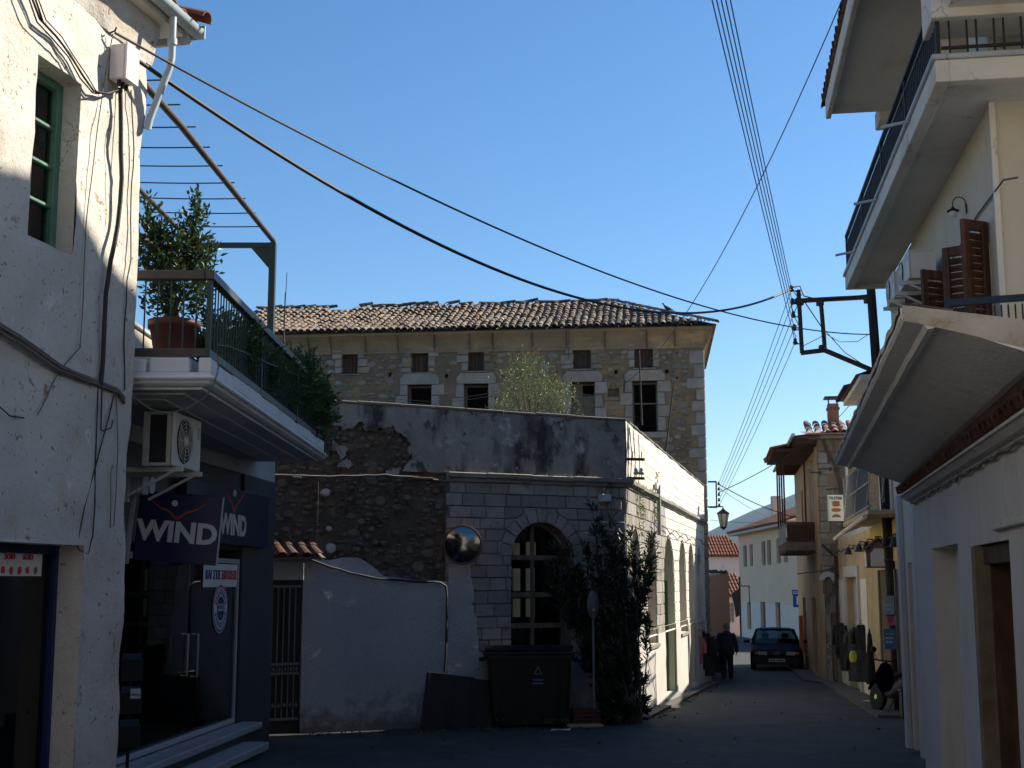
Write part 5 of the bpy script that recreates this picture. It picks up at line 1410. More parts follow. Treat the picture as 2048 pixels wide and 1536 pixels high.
# rounded white moulding on the wall head
prof = [(.02, mz - .035), (-.03, mz - .035), (-.04, mz - .02), (-.055, mz - .015), (-.09, mz - .002), (-.12, mz + .02), (-.14, mz + .038), (-.165, mz + .04), (-.165, mz + .062), (.1, mz + .066)]
mb = MB(); k = len(prof); mb.add([(x, y, z) for x in (-.04, RL) for y, z in prof], [(j, j + 1, k + j + 1, k + j) for j in range(k - 1)] + [list(range(k))]); mb.build('moulding', 'clean_white', wsp)
cable('wall_cable', 'white clipped cable along the underside of the shop moulding', [Rw.w(x, -.035 + jit(.006), mz - .05 + .012 * math.sin(x * 9) + jit(.008)) for x in rng(.05, 8, .12)], .012, 'cable_grey')
# canopy
yo, zo = Rw.on_x(1671, 929, 0.0); yi, zi = Rw.on_x(1800, 966, 0.0)
xn, zn = Rw.px(1800, 622, -yo)
CX = xn + .02
cn = thing('concrete_canopy', 'big sloping grey concrete canopy over the white shop', 'canopy', Rw.loc(), Rw.r)
def cz_(x, z0_, y=None): return z0_ + .095 * x / CX
prof = [(.02, zi - .02), (yi, zi), (yo + .2, zo - .03), (yo + .19, zo - .055), (yo + .15, zo - .06), (yo + .13, zo - .03), (yo + .02, zo - .005), (yo, zo + .015), (yo, zo + .075), (yo + .06, zo + .085), (.02, zi + .16)]
mb = MB(); X = rng(-.0, CX, .2); k = len(prof); vs = []
for x in X:
    for (y, z) in prof: vs.append((x + .01 * nz(y, z, x, 3), y + .01 * nz(x, z, 2, 2.5), cz_(x, z, y) + .008 * nz(x, y, 2, 2.5)))
mb.add(vs, [(i * k + j, i * k + j + 1, (i + 1) * k + j + 1, (i + 1) * k + j) for i in range(len(X) - 1) for j in range(k - 1)], False)
mb.add(vs[:k], [list(range(k))]); mb.add(vs[-k:], [list(range(k))])
mb.build('slab', 'canopy_grey', cn)
mb = MB(); X = rng(-.01, CX, .12); pr2 = [(yo - .012, zo + .03), (yo - .012, zo + .07), (yo + .05, zo + .1), (yo + .3, zo + .05)]; vs = []
for x in X:
    for q, (y, z) in enumerate(pr2): vs.append((x, y + .014 * nz(x, q, 2, 3), cz_(x, z) + .02 * nz(x, q, 5, 3)))
mb.add(vs, [(i * 4 + j, i * 4 + j + 1, (i + 1) * 4 + j + 1, (i + 1) * 4 + j) for i in range(len(X) - 1) for j in range(3)], False)
mb.build('edge_crust', 'canopy_edge', cn)
mb = MB(); mb.add([(CX + .004, yo + .01, cz_(CX, zo) + .0), (CX + .02, yo + .01, cz_(CX, zo) + .085), (CX + .02, .02, cz_(CX, zi, yi) + .17), (CX + .02, 1.6, cz_(CX, zi, yi) + .17), (CX + .004, 1.6, cz_(CX, zi, yi) + .05), (CX + .01, yi, cz_(CX, zi, yi) + .03)], [(0, 1, 2, 3, 4, 5)]); mb.build('end_crust', 'canopy_edge', cn)
darktile = tile_mesh('eave_tile', 'dark_tile')
mb = MB(); mb.add([(x_, y_, z_ + .095 * x_ / CX) for x_ in (-.02, CX) for y_ in (.0, 1.6) for z_ in (mz + .16, zi + .155)], [(0, 1, 3, 2), (4, 6, 7, 5), (0, 4, 5, 1), (2, 3, 7, 6), (0, 2, 6, 4), (1, 5, 7, 3)]); mb.build('roof_slab', 'canopy_grey', cn)
# brown tile course between canopy and moulding
yb_, zb_ = Rw.on_x(1809, 985, 0.0)
for i in range(int(CX / .215) + 2):
    place('eave_tile', darktile, wsp, (.0 + i * .215, -.185, mz + .075), (R(14), jit(.08), jit(.06)), (1, .5, 1.1))
mb = MB(); mb.add([(-.02, -.13, mz + .064), (CX, -.13, mz + .064), (CX, -.1, zi + .13), (-.02, -.1, zi + .03)], [(0, 1, 2, 3)]); mb.build('eave_board', 'wood_dark', wsp)
# first floor rail over the canopy
rlx = [Rw.px(u, 602, -.1) for u in (1900, 2060)]
rr_ = thing('black_rail', 'black flat handrail just above the near end of the concrete canopy', 'railing')
pa = at_y(1893, 606, 11.8); pb = at_y(2080, 593, 10.6)
mb = MB(); mb.bar(pa, pb, .05, .06); mb.build('top_rail', 'iron', rr_)
mb = MB(); mb.bar(pa - Vector((0, 0, .28)), pb - Vector((0, 0, .28)), .02, .03); mb.build('bottom_rail', 'iron', rr_)
for k in range(14):
    p = pa.lerp(pb, (k + .5) / 14); mb = MB(); mb.tube([p - Vector((0, 0, .05)), p - Vector((0, 0, .9))], .008, 5); mb.build('baluster', 'iron', rr_)

# ================================================================ RIGHT: BALCONY HOUSE
B = Frame(5.59, 18.8, math.atan2(-1, -.157))
bh = thing('balcony_house', 'tall cream house on the right with a long white balcony and wide eaves', 'house', B.loc(), B.r)
BN = 7.35
bz = 5.95 - B.z
out_ = .615
ez = B.px(1660, 238, .98)[1]       # eave soffit
doors = []
for (u0, u1, vt) in ((1900, 1928, 545), (1960, 1990, 440)):
    pass
d1 = [dict(x0=6.16, x1=6.97, z0=3.6, z1=5.65, depth=.2), dict(x0=3.88, x1=4.85, z0=3.6, z1=5.67, depth=.2)]
d2 = [dict(x0=5.6, x1=6.5, z0=bz + .1, z1=bz + 2.0, depth=.2), dict(x0=1.6, x1=2.6, z0=bz + .1, z1=bz + 2.0, depth=.2)]
gd = [dict(x0=.55, x1=1.5, z0=-.6, z1=2.55, depth=.25)]
ex0 = B.px(1663, 246, .98)[0]; xu = ex0 - .22
mb = MB(); wall_sheet(mb, 0, BN, -1.0, bz + .05, d1 + gd, .6); wall_sheet(mb, xu, BN, bz + .05, ez, [o for o in d2 if o['x0'] > xu], .6)
mb.add([(0, 0, bz + .05), (xu, 0, bz + .05), (xu, 8, bz + .05), (0, 8, bz + .05)], [(0, 1, 2, 3)])
mb.add([(BN, 0, -1), (BN, 8, -1), (BN, 8, ez), (BN, 0, ez)], [(0, 1, 2, 3)]); mb.add([(0, 0, -1), (0, 8, -1), (0, 8, bz + .05), (0, 0, bz + .05)], [(0, 1, 2, 3)]); mb.add([(xu, 0, bz), (xu, 8, bz), (xu, 8, ez), (xu, 0, ez)], [(0, 1, 2, 3)]); mb.box(0, BN, 7.8, 8, -1, ez)
mb.build('wall', 'cream_wall', bh)
for o in d1 + [o for o in d2 if o['x0'] > xu] + gd:
    mb = MB(); mb.box(o['x0'], o['x1'], .17, .2, o['z0'], o['z1']); mb.build('door', 'wood_dark', bh)
mb = MB(); mb.box(.1, BN - .1, .4, 7.7, bz - .1, bz + .05); mb.build('inner_floor', 'interior', bh)
# pilasters on its ground floor beyond the white shop
for x0_, x1_, p_ in ((.02, .28, .07), (1.55, 1.85, .09), (2.5, 2.9, .06)):
    mb = MB(); mb.box(x0_, x1_, -p_, .0, -1, 3.5, .01); mb.build('pilaster', 'clean_white', bh)
# balcony slab
sx0, sx1 = -.23, 8.1
bsl = MB()
bsl.box(sx0, sx1, -out_, -out_ + .12, bz, bz + .2, .006); bsl.box(sx0, sx0 + .1, -out_ + .12, 0, bz, bz + .2); bsl.box(sx1 - .12, sx1, -out_ + .12, 6, bz, bz + .2, .006)
bsl.box(sx0 + .1, sx1 - .12, -out_ + .12, -.003, bz + .06, bz + .19); bsl.box(BN + .003, sx1 - .12, -.003, 6, bz + .06, bz + .19)
slab = bsl.build('balcony_slab', 'soffit_white', bh)
mb = MB(); mb.box(sx0 - .03, sx1 + .03, -out_ - .03, -out_ + .1, bz + .202, bz + .25, .01); mb.box(sx1 - .1, sx1 + .03, -out_ + .1, 6, bz + .202, bz + .25, .01); mb.build('slab_coping', 'grey_metal', slab)
mb = MB(); mb.box(BN - .0, BN + .04, -.03, .02, -1, bz + .05); mb.build('corner_conduit', 'soffit_white', bh)
for x_ in (1.4, 3.9, 6.6):
    mb = MB(); mb.tube([(x_, -out_ - .02, bz + .18), (x_ - .02, -out_ - .28, bz + .14)], .018, 7); mb.build('spout', 'gutter_metal', slab)
# railing
rz0, rz1 = bz + .25, B.px(1704, 440, out_ - .04)[1]
rl = thing('balcony_railing', 'black metal railing of the upper balcony of the cream house', 'railing', B.loc(), B.r)
ry = -out_ + .04; rx_ = sx1 - .04
mb = MB(); mb.box(sx0 + .03, rx_ + .02, ry - .025, ry + .025, rz1 - .04, rz1, .005); mb.box(rx_ - .025, rx_ + .025, ry + .026, 5.5, rz1 - .04, rz1, .005); mb.build('top_rail', 'iron', rl)
mb = MB(); mb.box(sx0 + .03, rx_ + .02, ry - .012, ry + .012, rz1 - .16, rz1 - .135); mb.box(rx_ - .012, rx_ + .012, ry + .026, 5.5, rz1 - .16, rz1 - .135); mb.build('middle_rail', 'iron', rl)
mb = MB(); mb.box(sx0 + .03, rx_ + .02, ry - .012, ry + .012, rz0 + .06, rz0 + .085); mb.box(rx_ - .012, rx_ + .012, ry + .026, 5.5, rz0 + .06, rz0 + .085); mb.build('bottom_rail', 'iron', rl)
bb = MB(); bb.box(-.008, .008, -.008, .008, 0, rz1 - .17 - rz0); bb = shared(bb, 'baluster', 'iron')
x = sx0 + .05
while x < rx_: place('baluster', bb, rl, (x, ry, rz0)); x += .1
y = ry + .1
while y < 5: place('baluster', bb, rl, (rx_, y, rz0)); y += random.choice([.08, .15])
for x_ in (sx0 + .05, 2.0, 4.1, 6.1, rx_):
    mb = MB(); mb.box(x_ - .018, x_ + .018, ry - .018, ry + .018, rz0, rz1 - .04); mb.build('post', 'iron', rl)
# near-end door and shutter seen through the railing
mb = MB(); q = BN + .0; mb.box(q + .003, q + .05, .55, 1.45, bz + .1, bz + 2.3, .01); s_ = mb.build('shutter', 'wood_shutter', bh)
for k in range(16):
    mb = MB(); mb.box(q + .05, q + .07, .62, 1.38, bz + .2 + k * .13, bz + .29 + k * .13, .006); mb.build('slat', 'wood_shutter', s_)
# eaves, roof, upper beam at the near end
mb = MB(); mb.box(ex0, 10, -.98, 6, ez, ez + .14); mb.build('soffit', 'soffit_white', bh)
mb = MB(); mb.box(ex0 - .02, 10, -1.05, -.983, ez - .06, ez + .2, .01); mb.build('fascia', 'soffit_white', bh)
mb = MB(); cz1 = B.on_x(1843, 42, sx1)[1]; mb.box(sx1 - .45, sx1 + .06, -out_ - .02, 6, cz1, ez - .002, .01); mb.box(sx1 + .06, sx1 + 2, -out_ + .12, 6, cz1 + .08, ez - .002); mb.build('upper_beam', 'soffit_white', bh)
mb = MB(); g0 = ez + .2
GX = 6.2
sil = [(ex0, g0 + .25), (ex0 + .1, 11.3), (3.75, 11.9), (4.45, 12.35), (5.4, 12.35), (5.75, 11.0), (7.4, g0 + .25)]  # upper roof outline out of view, shaped for the shadow it casts across the street
mb.add([(ex0 - .06, -1.09, g0), (10.3, -1.09, g0), (10.3, .1, g0 + .25), (ex0 - .06, .1, g0 + .25)], [(0, 1, 2, 3)])
n_ = len(sil); mb.add([(x_, .1, z_) for x_, z_ in sil] + [(x_, 7, z_) for x_, z_ in sil], [list(range(n_)), list(range(n_, 2 * n_))] + [(i, i + 1, n_ + i + 1, n_ + i) for i in range(n_ - 1)])
rb_ = mb.build('roof', 'red_tile', bh)
for i in range(40): place('eave_tile', darktile, rb_, (ex0 + .02 + i * .215, -1.09 + jit(.008), g0 - .0), (R(12), jit(.06), jit(.06)))
for i in range(2): place('eave_tile', darktile, rb_, (ex0 - .06, -1.0 + i * .35, g0 - .01), (R(8), 0, R(90)))
mb = MB(); mb.box(xu - .25, ex0 - .004, -.36, 3, ez - .1, ez + .12, .01); mb.box(xu - .12, ex0 - .004, -.2, 3, ez - .3, ez - .102, .01); mb.build('stepped_cornice', 'soffit_white', bh)
# louvred shutters standing open on the first floor
def shutter_leaf(label, x, hinge, ang, w, z0_, z1_):
    lf = bpy.data.objects.new('shutter_leaf', None); COL.objects.link(lf); lf.parent = bh; lf.location = (x, -.01, 0); lf.rotation_euler = (0, 0, ang)
    return lf
def leaf(x, ang, w, z0_, z1_):
    mb = MB(); t = .045
    mb.box(0, .07, -t, 0, z0_, z1_, .005); mb.box(w - .07, w, -t, 0, z0_, z1_, .005)
    for z in (z0_, (z0_ + z1_) / 2, z1_): zz = min(max(z, z0_ + .05), z1_ - .05); mb.box(.07, w - .07, -t, 0, zz - .05, zz + .05, .005)
    o = mb.build('shutter', 'wood_shutter', bh); o.location = (x, -.012, 0); o.rotation_euler = (0, 0, ang)
    n = int((z1_ - z0_ - .3) / .07)
    for k in range(n):
        z = z0_ + .11 + k * (z1_ - z0_ - .22) / n
        if abs(z - (z0_ + z1_) / 2) < .08: continue
        b = MB(); b.add([(.07, -t + .004, z), (w - .07, -t + .004, z), (w - .07, -.008, z + .05), (.07, -.008, z + .05), (.07, -t + .004, z + .008), (w - .07, -t + .004, z + .008), (w - .07, -.008, z + .058), (.07, -.008, z + .058)], [(0, 1, 2, 3), (4, 5, 6, 7), (0, 1, 5, 4), (2, 3, 7, 6)]); b.build('slat', 'wood_shutter', o)
for o in d1:
    w_ = (o['x1'] - o['x0']) / 2 * .75
    leaf(o['x0'], R(180 + 62), w_, o['z0'], o['z1']); leaf(o['x1'], R(-58), w_, o['z0'], o['z1'])
# wall conduit on the facade
cable('wall_cable', 'thin conduit zigzagging down the cream wall under the balcony', wall_cable(B, [(2035, 355), (2007, 360), (1955, 430), (1890, 545), (1870, 560)], .02, .0), .01, 'cable_grey')
# air conditioners of the cream house (fan to the street)
def ac_at(label, u0, v0, v1, outm, w, dp):
    x_, z0_ = B.px(u0, v1, outm); z1_ = B.px(u0, v0, outm)[1]; x_ -= w
    return ac_unit('air_conditioner', label, B.w(x_, -outm, z0_), B.r, w, z1_ - z0_, dp, 'air conditioners on the cream house')
ac_at('larger air conditioner nearer the lamp on the cream house wall', 1817, 494, 556, .42, .8, .3)
ac_at('lower air conditioner at the far end of the cream house wall', 1788, 537, 594, .36, .7, .27)
def goose_lamp(label, u, v):
    x_, z_ = B.px(u, v, .02); t = thing('wall_lamp', label, 'lamp', B.w(x_, 0, z_), B.r, 'gooseneck lamps on the cream house'); t.scale = (.48, .48, .48)
    mb = MB(); mb.box(-.05, .05, -.03, 0, -.12, .08, .01); mb.build('back_plate', 'iron', t)
    mb = MB(); mb.tube([(0, -.03, 0)] + [(0, -.16 + .13 * math.cos(a), .12 + .13 * math.sin(a)) for a in [math.pi * k / 8 for k in range(9)]] + [(0, -.29, .02)], .012, 7); mb.build('arm', 'iron', t)
    mb = MB(); mb.lathe([(.02, .04), (.05, .0), (.13, -.05), (.135, -.065), (.05, -.06)], (0, -.29, 0), 18); mb.build('shade', 'iron', t)
    mb = MB(); mb.lathe([(.05, -.05), (.085, -.09), (.09, -.13), (.06, -.18), (0, -.2)], (0, -.29, 0), 16); mb.build('globe', 'sign_white', t)
goose_lamp('gooseneck wall lamp with white globe above the brown shutters', 1930, 416)
goose_lamp('gooseneck wall lamp with white globe beside the air conditioners', 1862, 520)

# ================================================================ RIGHT: YELLOW SHOP HOUSE
Y = Frame(9.95, 40.0, math.atan2(-1, -.166))
yh = thing('yellow_house', 'ochre yellow shop house with a railed balcony behind the utility pole', 'house', Y.loc(), Y.r)
YN = 16.2
ybz = 2.86 - Y.z
def yo_(u0, u1, vt, bot=None):
    a = Y.px(u0, vt)[0]; b_ = Y.px(u1, vt)[0]
    return dict(x0=a, x1=b_, z0=-.5, z1=Y.px(u0, vt)[1], depth=.3)
yops = [yo_(1693, 1717, 1155), yo_(1760, 1788, 1140), yo_(1793, 1808, 1138)]
mb = MB(); wall_sheet(mb, 0, YN, -.8, ybz, yops, .5, lambda x, z: .01 * nz(x, z, 2, 2)); mb.box(0, YN, 6.8, 7, -.8, ybz); mb.add([(0, 0, -.8), (0, 7, -.8), (0, 7, ybz), (0, 0, ybz)], [(0, 1, 2, 3)]); mb.add([(YN, 0, -.8), (YN, 7, -.8), (YN, 7, ybz), (YN, 0, ybz)], [(0, 1, 2, 3)])
mb.build('wall', 'ochre_wall', yh)
mb = MB(); xb = Y.px(1742, 1200)[0]; xe = Y.px(1759, 1200)[0]
mb.box(xb, YN, -.03, .02, yops[1]['z1'] + .15, ybz - .02, .006); mb.build('yellow_render', 'ochre_bright', yh)
mb = MB(); mb.box(0, YN, .02, 7, ybz + .002, ybz + .12); mb.build('terrace', 'concrete', yh)
# tall rear part (set back upper floor) with white wall and wide eave
up = Y.px(1762, 990)[0]
mb = MB(); mb.box(up, YN, .0, 7, ybz + .13, ybz + 3.05); mb.build('upper_wall', 'clean_white', yh)
for q in (0, 1, 2):
    mb = MB(); mb.box(up + .1 + q * .9, up + .35 + q * .9, -.05, .0, ybz + .13, ybz + 3.0, .01); mb.build('pilaster', 'clean_white', yh)
    if q < 2: mb = MB(); mb.box(up + .42 + q * .9, up + .93 + q * .9, -.02, .01, ybz + .13, ybz + 2.3); mb.build('window', 'old_glass', yh)
e_y = -.76
x_e, z_e = Y.px(1687, 812, .76)
mb = MB(); mb.box(x_e, YN, e_y, 7, z_e, z_e + .1); mb.build('soffit', 'soffit_white', yh)
mb = MB(); mb.add([(x_e - .08, e_y - .08, z_e + .103), (YN, e_y - .08, z_e + .103), (YN, 3.5, z_e + 1.5), (x_e - .08, 3.5, z_e + 1.5), (x_e - .08, 7, z_e + .103), (YN, 7, z_e + .103)], [(0, 1, 2, 3), (3, 2, 5, 4), (0, 3, 4)]); rfy = mb.build('roof', 'red_tile', yh)
for i in range(14): place('eave_tile', darktile, rfy, (x_e - .06, e_y + i * .22, z_e + .1 + max(0, i * .22 - .0) * .29), (R(5), jit(.1), R(-90) + jit(.05)))
for i in range(10): place('eave_tile', darktile, rfy, (x_e + i * .215, e_y - .14, z_e + .09), (R(16), jit(.08), jit(.05)))
mb = MB(); mb.box(up, YN, .001, 7, ybz + 3.05, z_e); mb.build('frieze', 'clean_white', yh)
# balcony
b0 = Y.px(1690, 1060, .58)[0]; gx_ = Y.px(1662, 1083, .6)[0]
mb = MB(); mb.box(b0, YN - 1, -.62, -.003, ybz + .03, ybz + .13, .012); bal = mb.build('balcony_slab', 'ochre_wall', yh)
mb = MB(); mb.tube([(max(gx_, .3), -.5, ybz - .12), (b0, -.58, ybz - .06), (b0 + 5.5, -.66, ybz - .0)], .05, 8); mb.build('gutter', 'cream_wall', bal)
rl = thing('house_balcony_railing', 'pale grey metal railing with diagonal braces on the yellow house balcony', 'railing', Y.loc(), Y.r)
zt = ybz + 1.12; zl = ybz + .2
for z_ in (zt, zl, (zt + zl) / 2):
    mb = MB(); mb.box(b0 + .05, YN - 1, -.59, -.56, z_ - .02, z_ + .02, .003); mb.build('rail', 'sign_back', rl)
    mb = MB(); mb.box(b0 + .04, b0 + .07, -.555, 0, z_ - .02, z_ + .02); mb.build('rail', 'sign_back', rl)
bb2 = MB(); bb2.box(-.007, .007, -.007, .007, 0, zt - zl - .04); bb2 = shared(bb2, 'baluster', 'sign_back')
x = b0 + .1
while x < YN - 1.2: place('baluster', bb2, rl, (x, -.575, zl + .02)); x += .12
for k in range(4):
    xx = b0 + .1 + k * 2.6; mb = MB(); mb.box(xx - .02, xx + .02, -.595, -.555, ybz + .13, zt - .02); mb.build('post', 'sign_back', rl)
    mb = MB(); mb.bar((xx, -.6, zl), (xx + 1.3, -.6, zt), .02, .02); mb.build('brace', 'grey_metal', rl)
# doors and white surrounds of the ground floor
o = yops[0]
mb = MB(); mb.box(o['x0'] - .25, o['x0'] - .002, -.07, .02, -.5, o['z1'] + .3, .01); mb.box(o['x1'] + .002, o['x1'] + .25, -.07, .02, -.5, o['z1'] + .3, .01); mb.box(o['x0'] - .002, o['x1'] + .002, -.07, .02, o['z1'] + .002, o['z1'] + .3, .01); mb.build('door_surround', 'clean_white', yh)
mb = MB(); mb.box(o['x0'], o['x1'], .2, .26, -.5, o['z1']); dd = mb.build('door', 'clean_white', yh)
for q in range(3):
    mb = MB(); h = (o['z1'] + .2) / 3; mb.box(o['x0'] + .15, o['x1'] - .15, .17, .2, -.2 + q * h + .08, -.2 + (q + 1) * h - .06, .015); mb.build('panel', 'clean_white', dd)
for (u0, u1) in ((1680, 1688), (1723, 1735)):
    a = Y.px(u0, 1200)[0]; b_ = Y.px(u1, 1200)[0]; mb = MB(); mb.box(a, b_, -.02, .01, -.4, o['z1'] - .05, .01); mb.build('blind_panel', 'soffit_white', yh)
for o in yops[1:]:
    mb = MB(); mb.box(o['x0'], o['x1'], .28, .32, .6, o['z1'] - .02); w_ = mb.build('shop_window', 'old_glass', yh)
    mb = MB(); mb.box(o['x0'] - .08, o['x1'] + .08, .9, 1.0, -.4, o['z1']); mb.build('room_dark', 'wood_dark', yh)
    for x_ in (o['x0'] + .02, (o['x0'] + o['x1']) / 2, o['x1'] - .08):
        b = MB(); b.box(x_, x_ + .06, .22, .28, -.4, o['z1'] - .02, .005); b.build('frame', 'wood_dark', w_)
    b = MB(); b.box(o['x0'], o['x1'], .2, .34, -.4, .6, .01); b.build('stall_riser', 'wood_dark', w_)
    b = MB(); b.box(o['x0'] - .13, o['x0'] - .005, -.05, .02, -.4, o['z1'], .01); b.build('frame', 'wood_old', w_)
# house-shaped lamp box
c_ = Y.px(1754, 1112, .2)
hb = thing('house_shaped_lamp', 'small house shaped lamp box with white front on the yellow wall', 'lamp', Y.w(c_[0] + .2, -.2, c_[1] - .25), Y.r + R(90))
mb = MB(); mb.prism([(-.24, 0), (.24, 0), (.24, .36), (0, .58), (-.24, .36)], -.14, .2, .01, True); mb.box(-.2, .2, -.15, -.14, .02, .3); mb.build('case', 'wood_old', hb)
mb = MB(); mb.prism([(-.17, .03), (.17, .03), (.17, .3), (.08, .4), (-.08, .4), (-.17, .3)], -.156, -.15); mb.build('front', 'paper_white', hb)
mb = MB(); mb.box(-.256, -.25, -.1, .16, .03, .33); mb.build('side_panel', 'paper_white', hb)
for s_ in (-1, 1):
    mb = MB(); mb.add([(0, -.18, .6), (s_ * .32, -.18, .33), (s_ * .32, .22, .33), (0, .22, .6), (0, -.18, .63), (s_ * .32, -.18, .36), (s_ * .32, .22, .36), (0, .22, .63)], [(0, 1, 2, 3), (4, 5, 6, 7), (0, 1, 5, 4), (1, 2, 6, 5)]); mb.build('roof', 'dark_tile', hb)
# wires, lamps and bell ornaments under the balcony
cable('wall_cable', 'wavy dark cable strung under the yellow house balcony', [Y.w(x, -.1, ybz - .32 - .06 * abs(math.sin(x * 1.9)) + jit(.02)) for x in rng(.2, YN - 1, .2)], .018)
BELL = ['leftmost', 'second', 'third', 'fourth', 'fifth', 'rightmost']
for k, u in enumerate((1700, 1722, 1738, 1755, 1778, 1796)):
    s_, z = Y.px(u, 1078, .12); t = thing('bracket_lamp', BELL[k] + ' of the dark bell lamps in the row under the yellow house balcony', 'lamp', Y.w(s_, -.1, min(z, ybz - .38)), Y.r, 'bell lamps under the balcony')
    mb = MB(); mb.tube([(0, .1, .08), (0, -.05, .1), (0, -.08, .02)], .015, 5); mb.build('arm', 'iron', t)
    mb = MB(); mb.lathe([(.02, .04), (.06, 0), (.1, -.13), (.12, -.15), (0, -.13)], (0, -.08, 0), 10); mb.build('shade', 'iron', t)
mb = MB(); dx = 0
mb.tube([(.3, -.5, ybz - .12), (.25, -.3, ybz - .3), (.12, -.1, ybz - .5), (.12, -.1, 1.6)], .045, 8); mb.tube([(.12, -.1, 1.6), (.14, -.22, 1.45)], .045, 8); mb.build('downpipe', 'rust_iron', yh)

# ---------------- hidden tall block added behind the gap to keep sun off the street
nh = thing('shade_block', 'hidden white block added to shade the street between balcony house and yellow house', 'house', (8.8, 27.0, gz(24)), math.atan2(-1, -.166))
mb = MB(); wall_sheet(mb, 0, 8.2, -.5, 14.6, [dict(x0=1.2, x1=2.1, z0=3.6, z1=5.2, depth=.2), dict(x0=3.2, x1=4.1, z0=3.6, z1=5.2, depth=.2)], 1.0); mb.box(0, 8.2, 5.8, 6, -.5, 14.6)
mb.add([(0, 0, -.5), (0, 6, -.5), (0, 6, 14.6), (0, 0, 14.6)], [(0, 1, 2, 3)]); mb.add([(8.2, 0, -.5), (8.2, 6, -.5), (8.2, 6, 14.6), (8.2, 0, 14.6)], [(0, 1, 2, 3)]); mb.build('wall', 'clean_white', nh)
for x_ in (1.2, 3.2):
    mb = MB(); mb.box(x_, x_ + .9, .15, .2, 3.6, 5.2); mb.build('shutter', 'wood_shutter', nh)
mb = MB(); mb.box(-.2, 8.4, -.2, 6.2, 14.6, 14.8, .02); mb.build('roof_slab', 'concrete', nh)

# ================================================================ RIGHT: OLD STONE HOUSE WITH WOODEN BALCONY
H = Frame(9.62, 40.6, math.atan2(-1, -.155))
Hn = Frame(9.62, 40.6, math.atan2(-.155, 1), H.z)
st = thing('old_stone_house', 'old ochre stone house with a brown wooden balcony and a red chimney', 'house', H.loc(), H.r)
hr_ = Hn.r - H.r
hz = Hn.px(1660, 872)[1]
HLn = 13.0
def hop(u0, u1, vt, vb, d=.25): 
    a = H.px(u0, vt)[0]; b_ = H.px(u1, vt)[0]; return dict(x0=min(a, b_), x1=max(a, b_), z0=max(-.3, H.px((u0 + u1) / 2, vb)[1]), z1=H.px((u0 + u1) / 2, vt)[1], depth=d)
bdz = H.px(1600, 1085)[1]
hops = [hop(1605, 1611, 1195, 1330), hop(1624, 1632, 1195, 1345), dict(x0=-4.2, x1=-3.2, z0=bdz, z1=bdz + 2.3, depth=.25), dict(x0=-9, x1=-8.2, z0=bdz + .5, z1=bdz + 1.9, depth=.25)]
mb = MB(); wall_sheet(mb, -HLn, 0, -.8, hz, hops, .4, lambda x, z: .02 * nz(x, z, 2, 1.5)); mb.build('street_wall', 'ochre_wall', st)
mb = MB(); wall_sheet(mb, 0, 6, -.8, hz, (), .4, lambda x, z: .03 * nz(x, z, 2, 1.5)); mb.add([(0, 0, hz), (6, 0, hz), (6, 12, hz), (0, 12, hz)], [(0, 1, 2, 3)])
gw = mb.build('gable_wall', 'tan_mortar', st); gw.rotation_euler = (0, 0, hr_)
for o in hops:
    mb = MB(); mb.box(o['x0'], o['x1'], .2, .25, o['z0'], o['z1']); mb.build('door', 'clean_white' if o is hops[2] else 'wood_dark', st)
o = hops[2]
mb = MB(); mb.box(o['x0'] - .18, o['x0'], -.05, .02, o['z0'], o['z1'], .01); mb.box(o['x1'], o['x1'] + .18, -.05, .02, o['z0'], o['z1'], .01); mb.box(o['x0'] - .18, o['x1'] + .18, -.06, .02, o['z1'] + .002, o['z1'] + .18, .01); mb.build('door_surround', 'clean_white', st)
# grey lower gable with arched niche and doorway
x0_, zt_ = Hn.px(1645, 1150); x1_ = Hn.px(1684, 1150)[0]
mb = MB(); na = Hn.px(1650, 1185); nb = Hn.px(1664, 1185)
nic = dict(x0=na[0], x1=nb[0], z0=na[1], z1=Hn.px(1657, 1160)[1] - (nb[0] - na[0]) / 2 + .1, arch=True, depth=.15)
dn0 = Hn.px(1661, 1225); dn1 = Hn.px(1672, 1225)
wall_sheet(mb, .02, x1_ + 1.5, -.8, Hn.px(1645, 1148)[1], [nic, dict(x0=dn0[0], x1=dn1[0], z0=-.3, z1=dn0[1], depth=.2)], .3, lambda x, z: .012 * nz(x, z, 2, 2), y=-.06)
gl = mb.build('lower_render', 'stained_plaster', st); gl.rotation_euler = (0, 0, hr_)
mb = MB(); mb.box(nic['x0'] - .05, nic['x1'] + .05, .085, .12, nic['z0'] - .05, nic['z1'] + .5); mb.box(dn0[0], dn1[0], .14, .18, -.3, dn0[1]); oo = mb.build('niche_back', 'wood_dark', st); oo.rotation_euler = (0, 0, hr_)
mb = MB(); ncx = (nic['x0'] + nic['x1']) / 2; nr = (nic['x1'] - nic['x0']) / 2; arc_strip(mb, ncx, nic['z1'], nr, nr + .16, -.1, -.05, 10); oo = mb.build('niche_arch', 'clean_white', st); oo.rotation_euler = (0, 0, hr_)
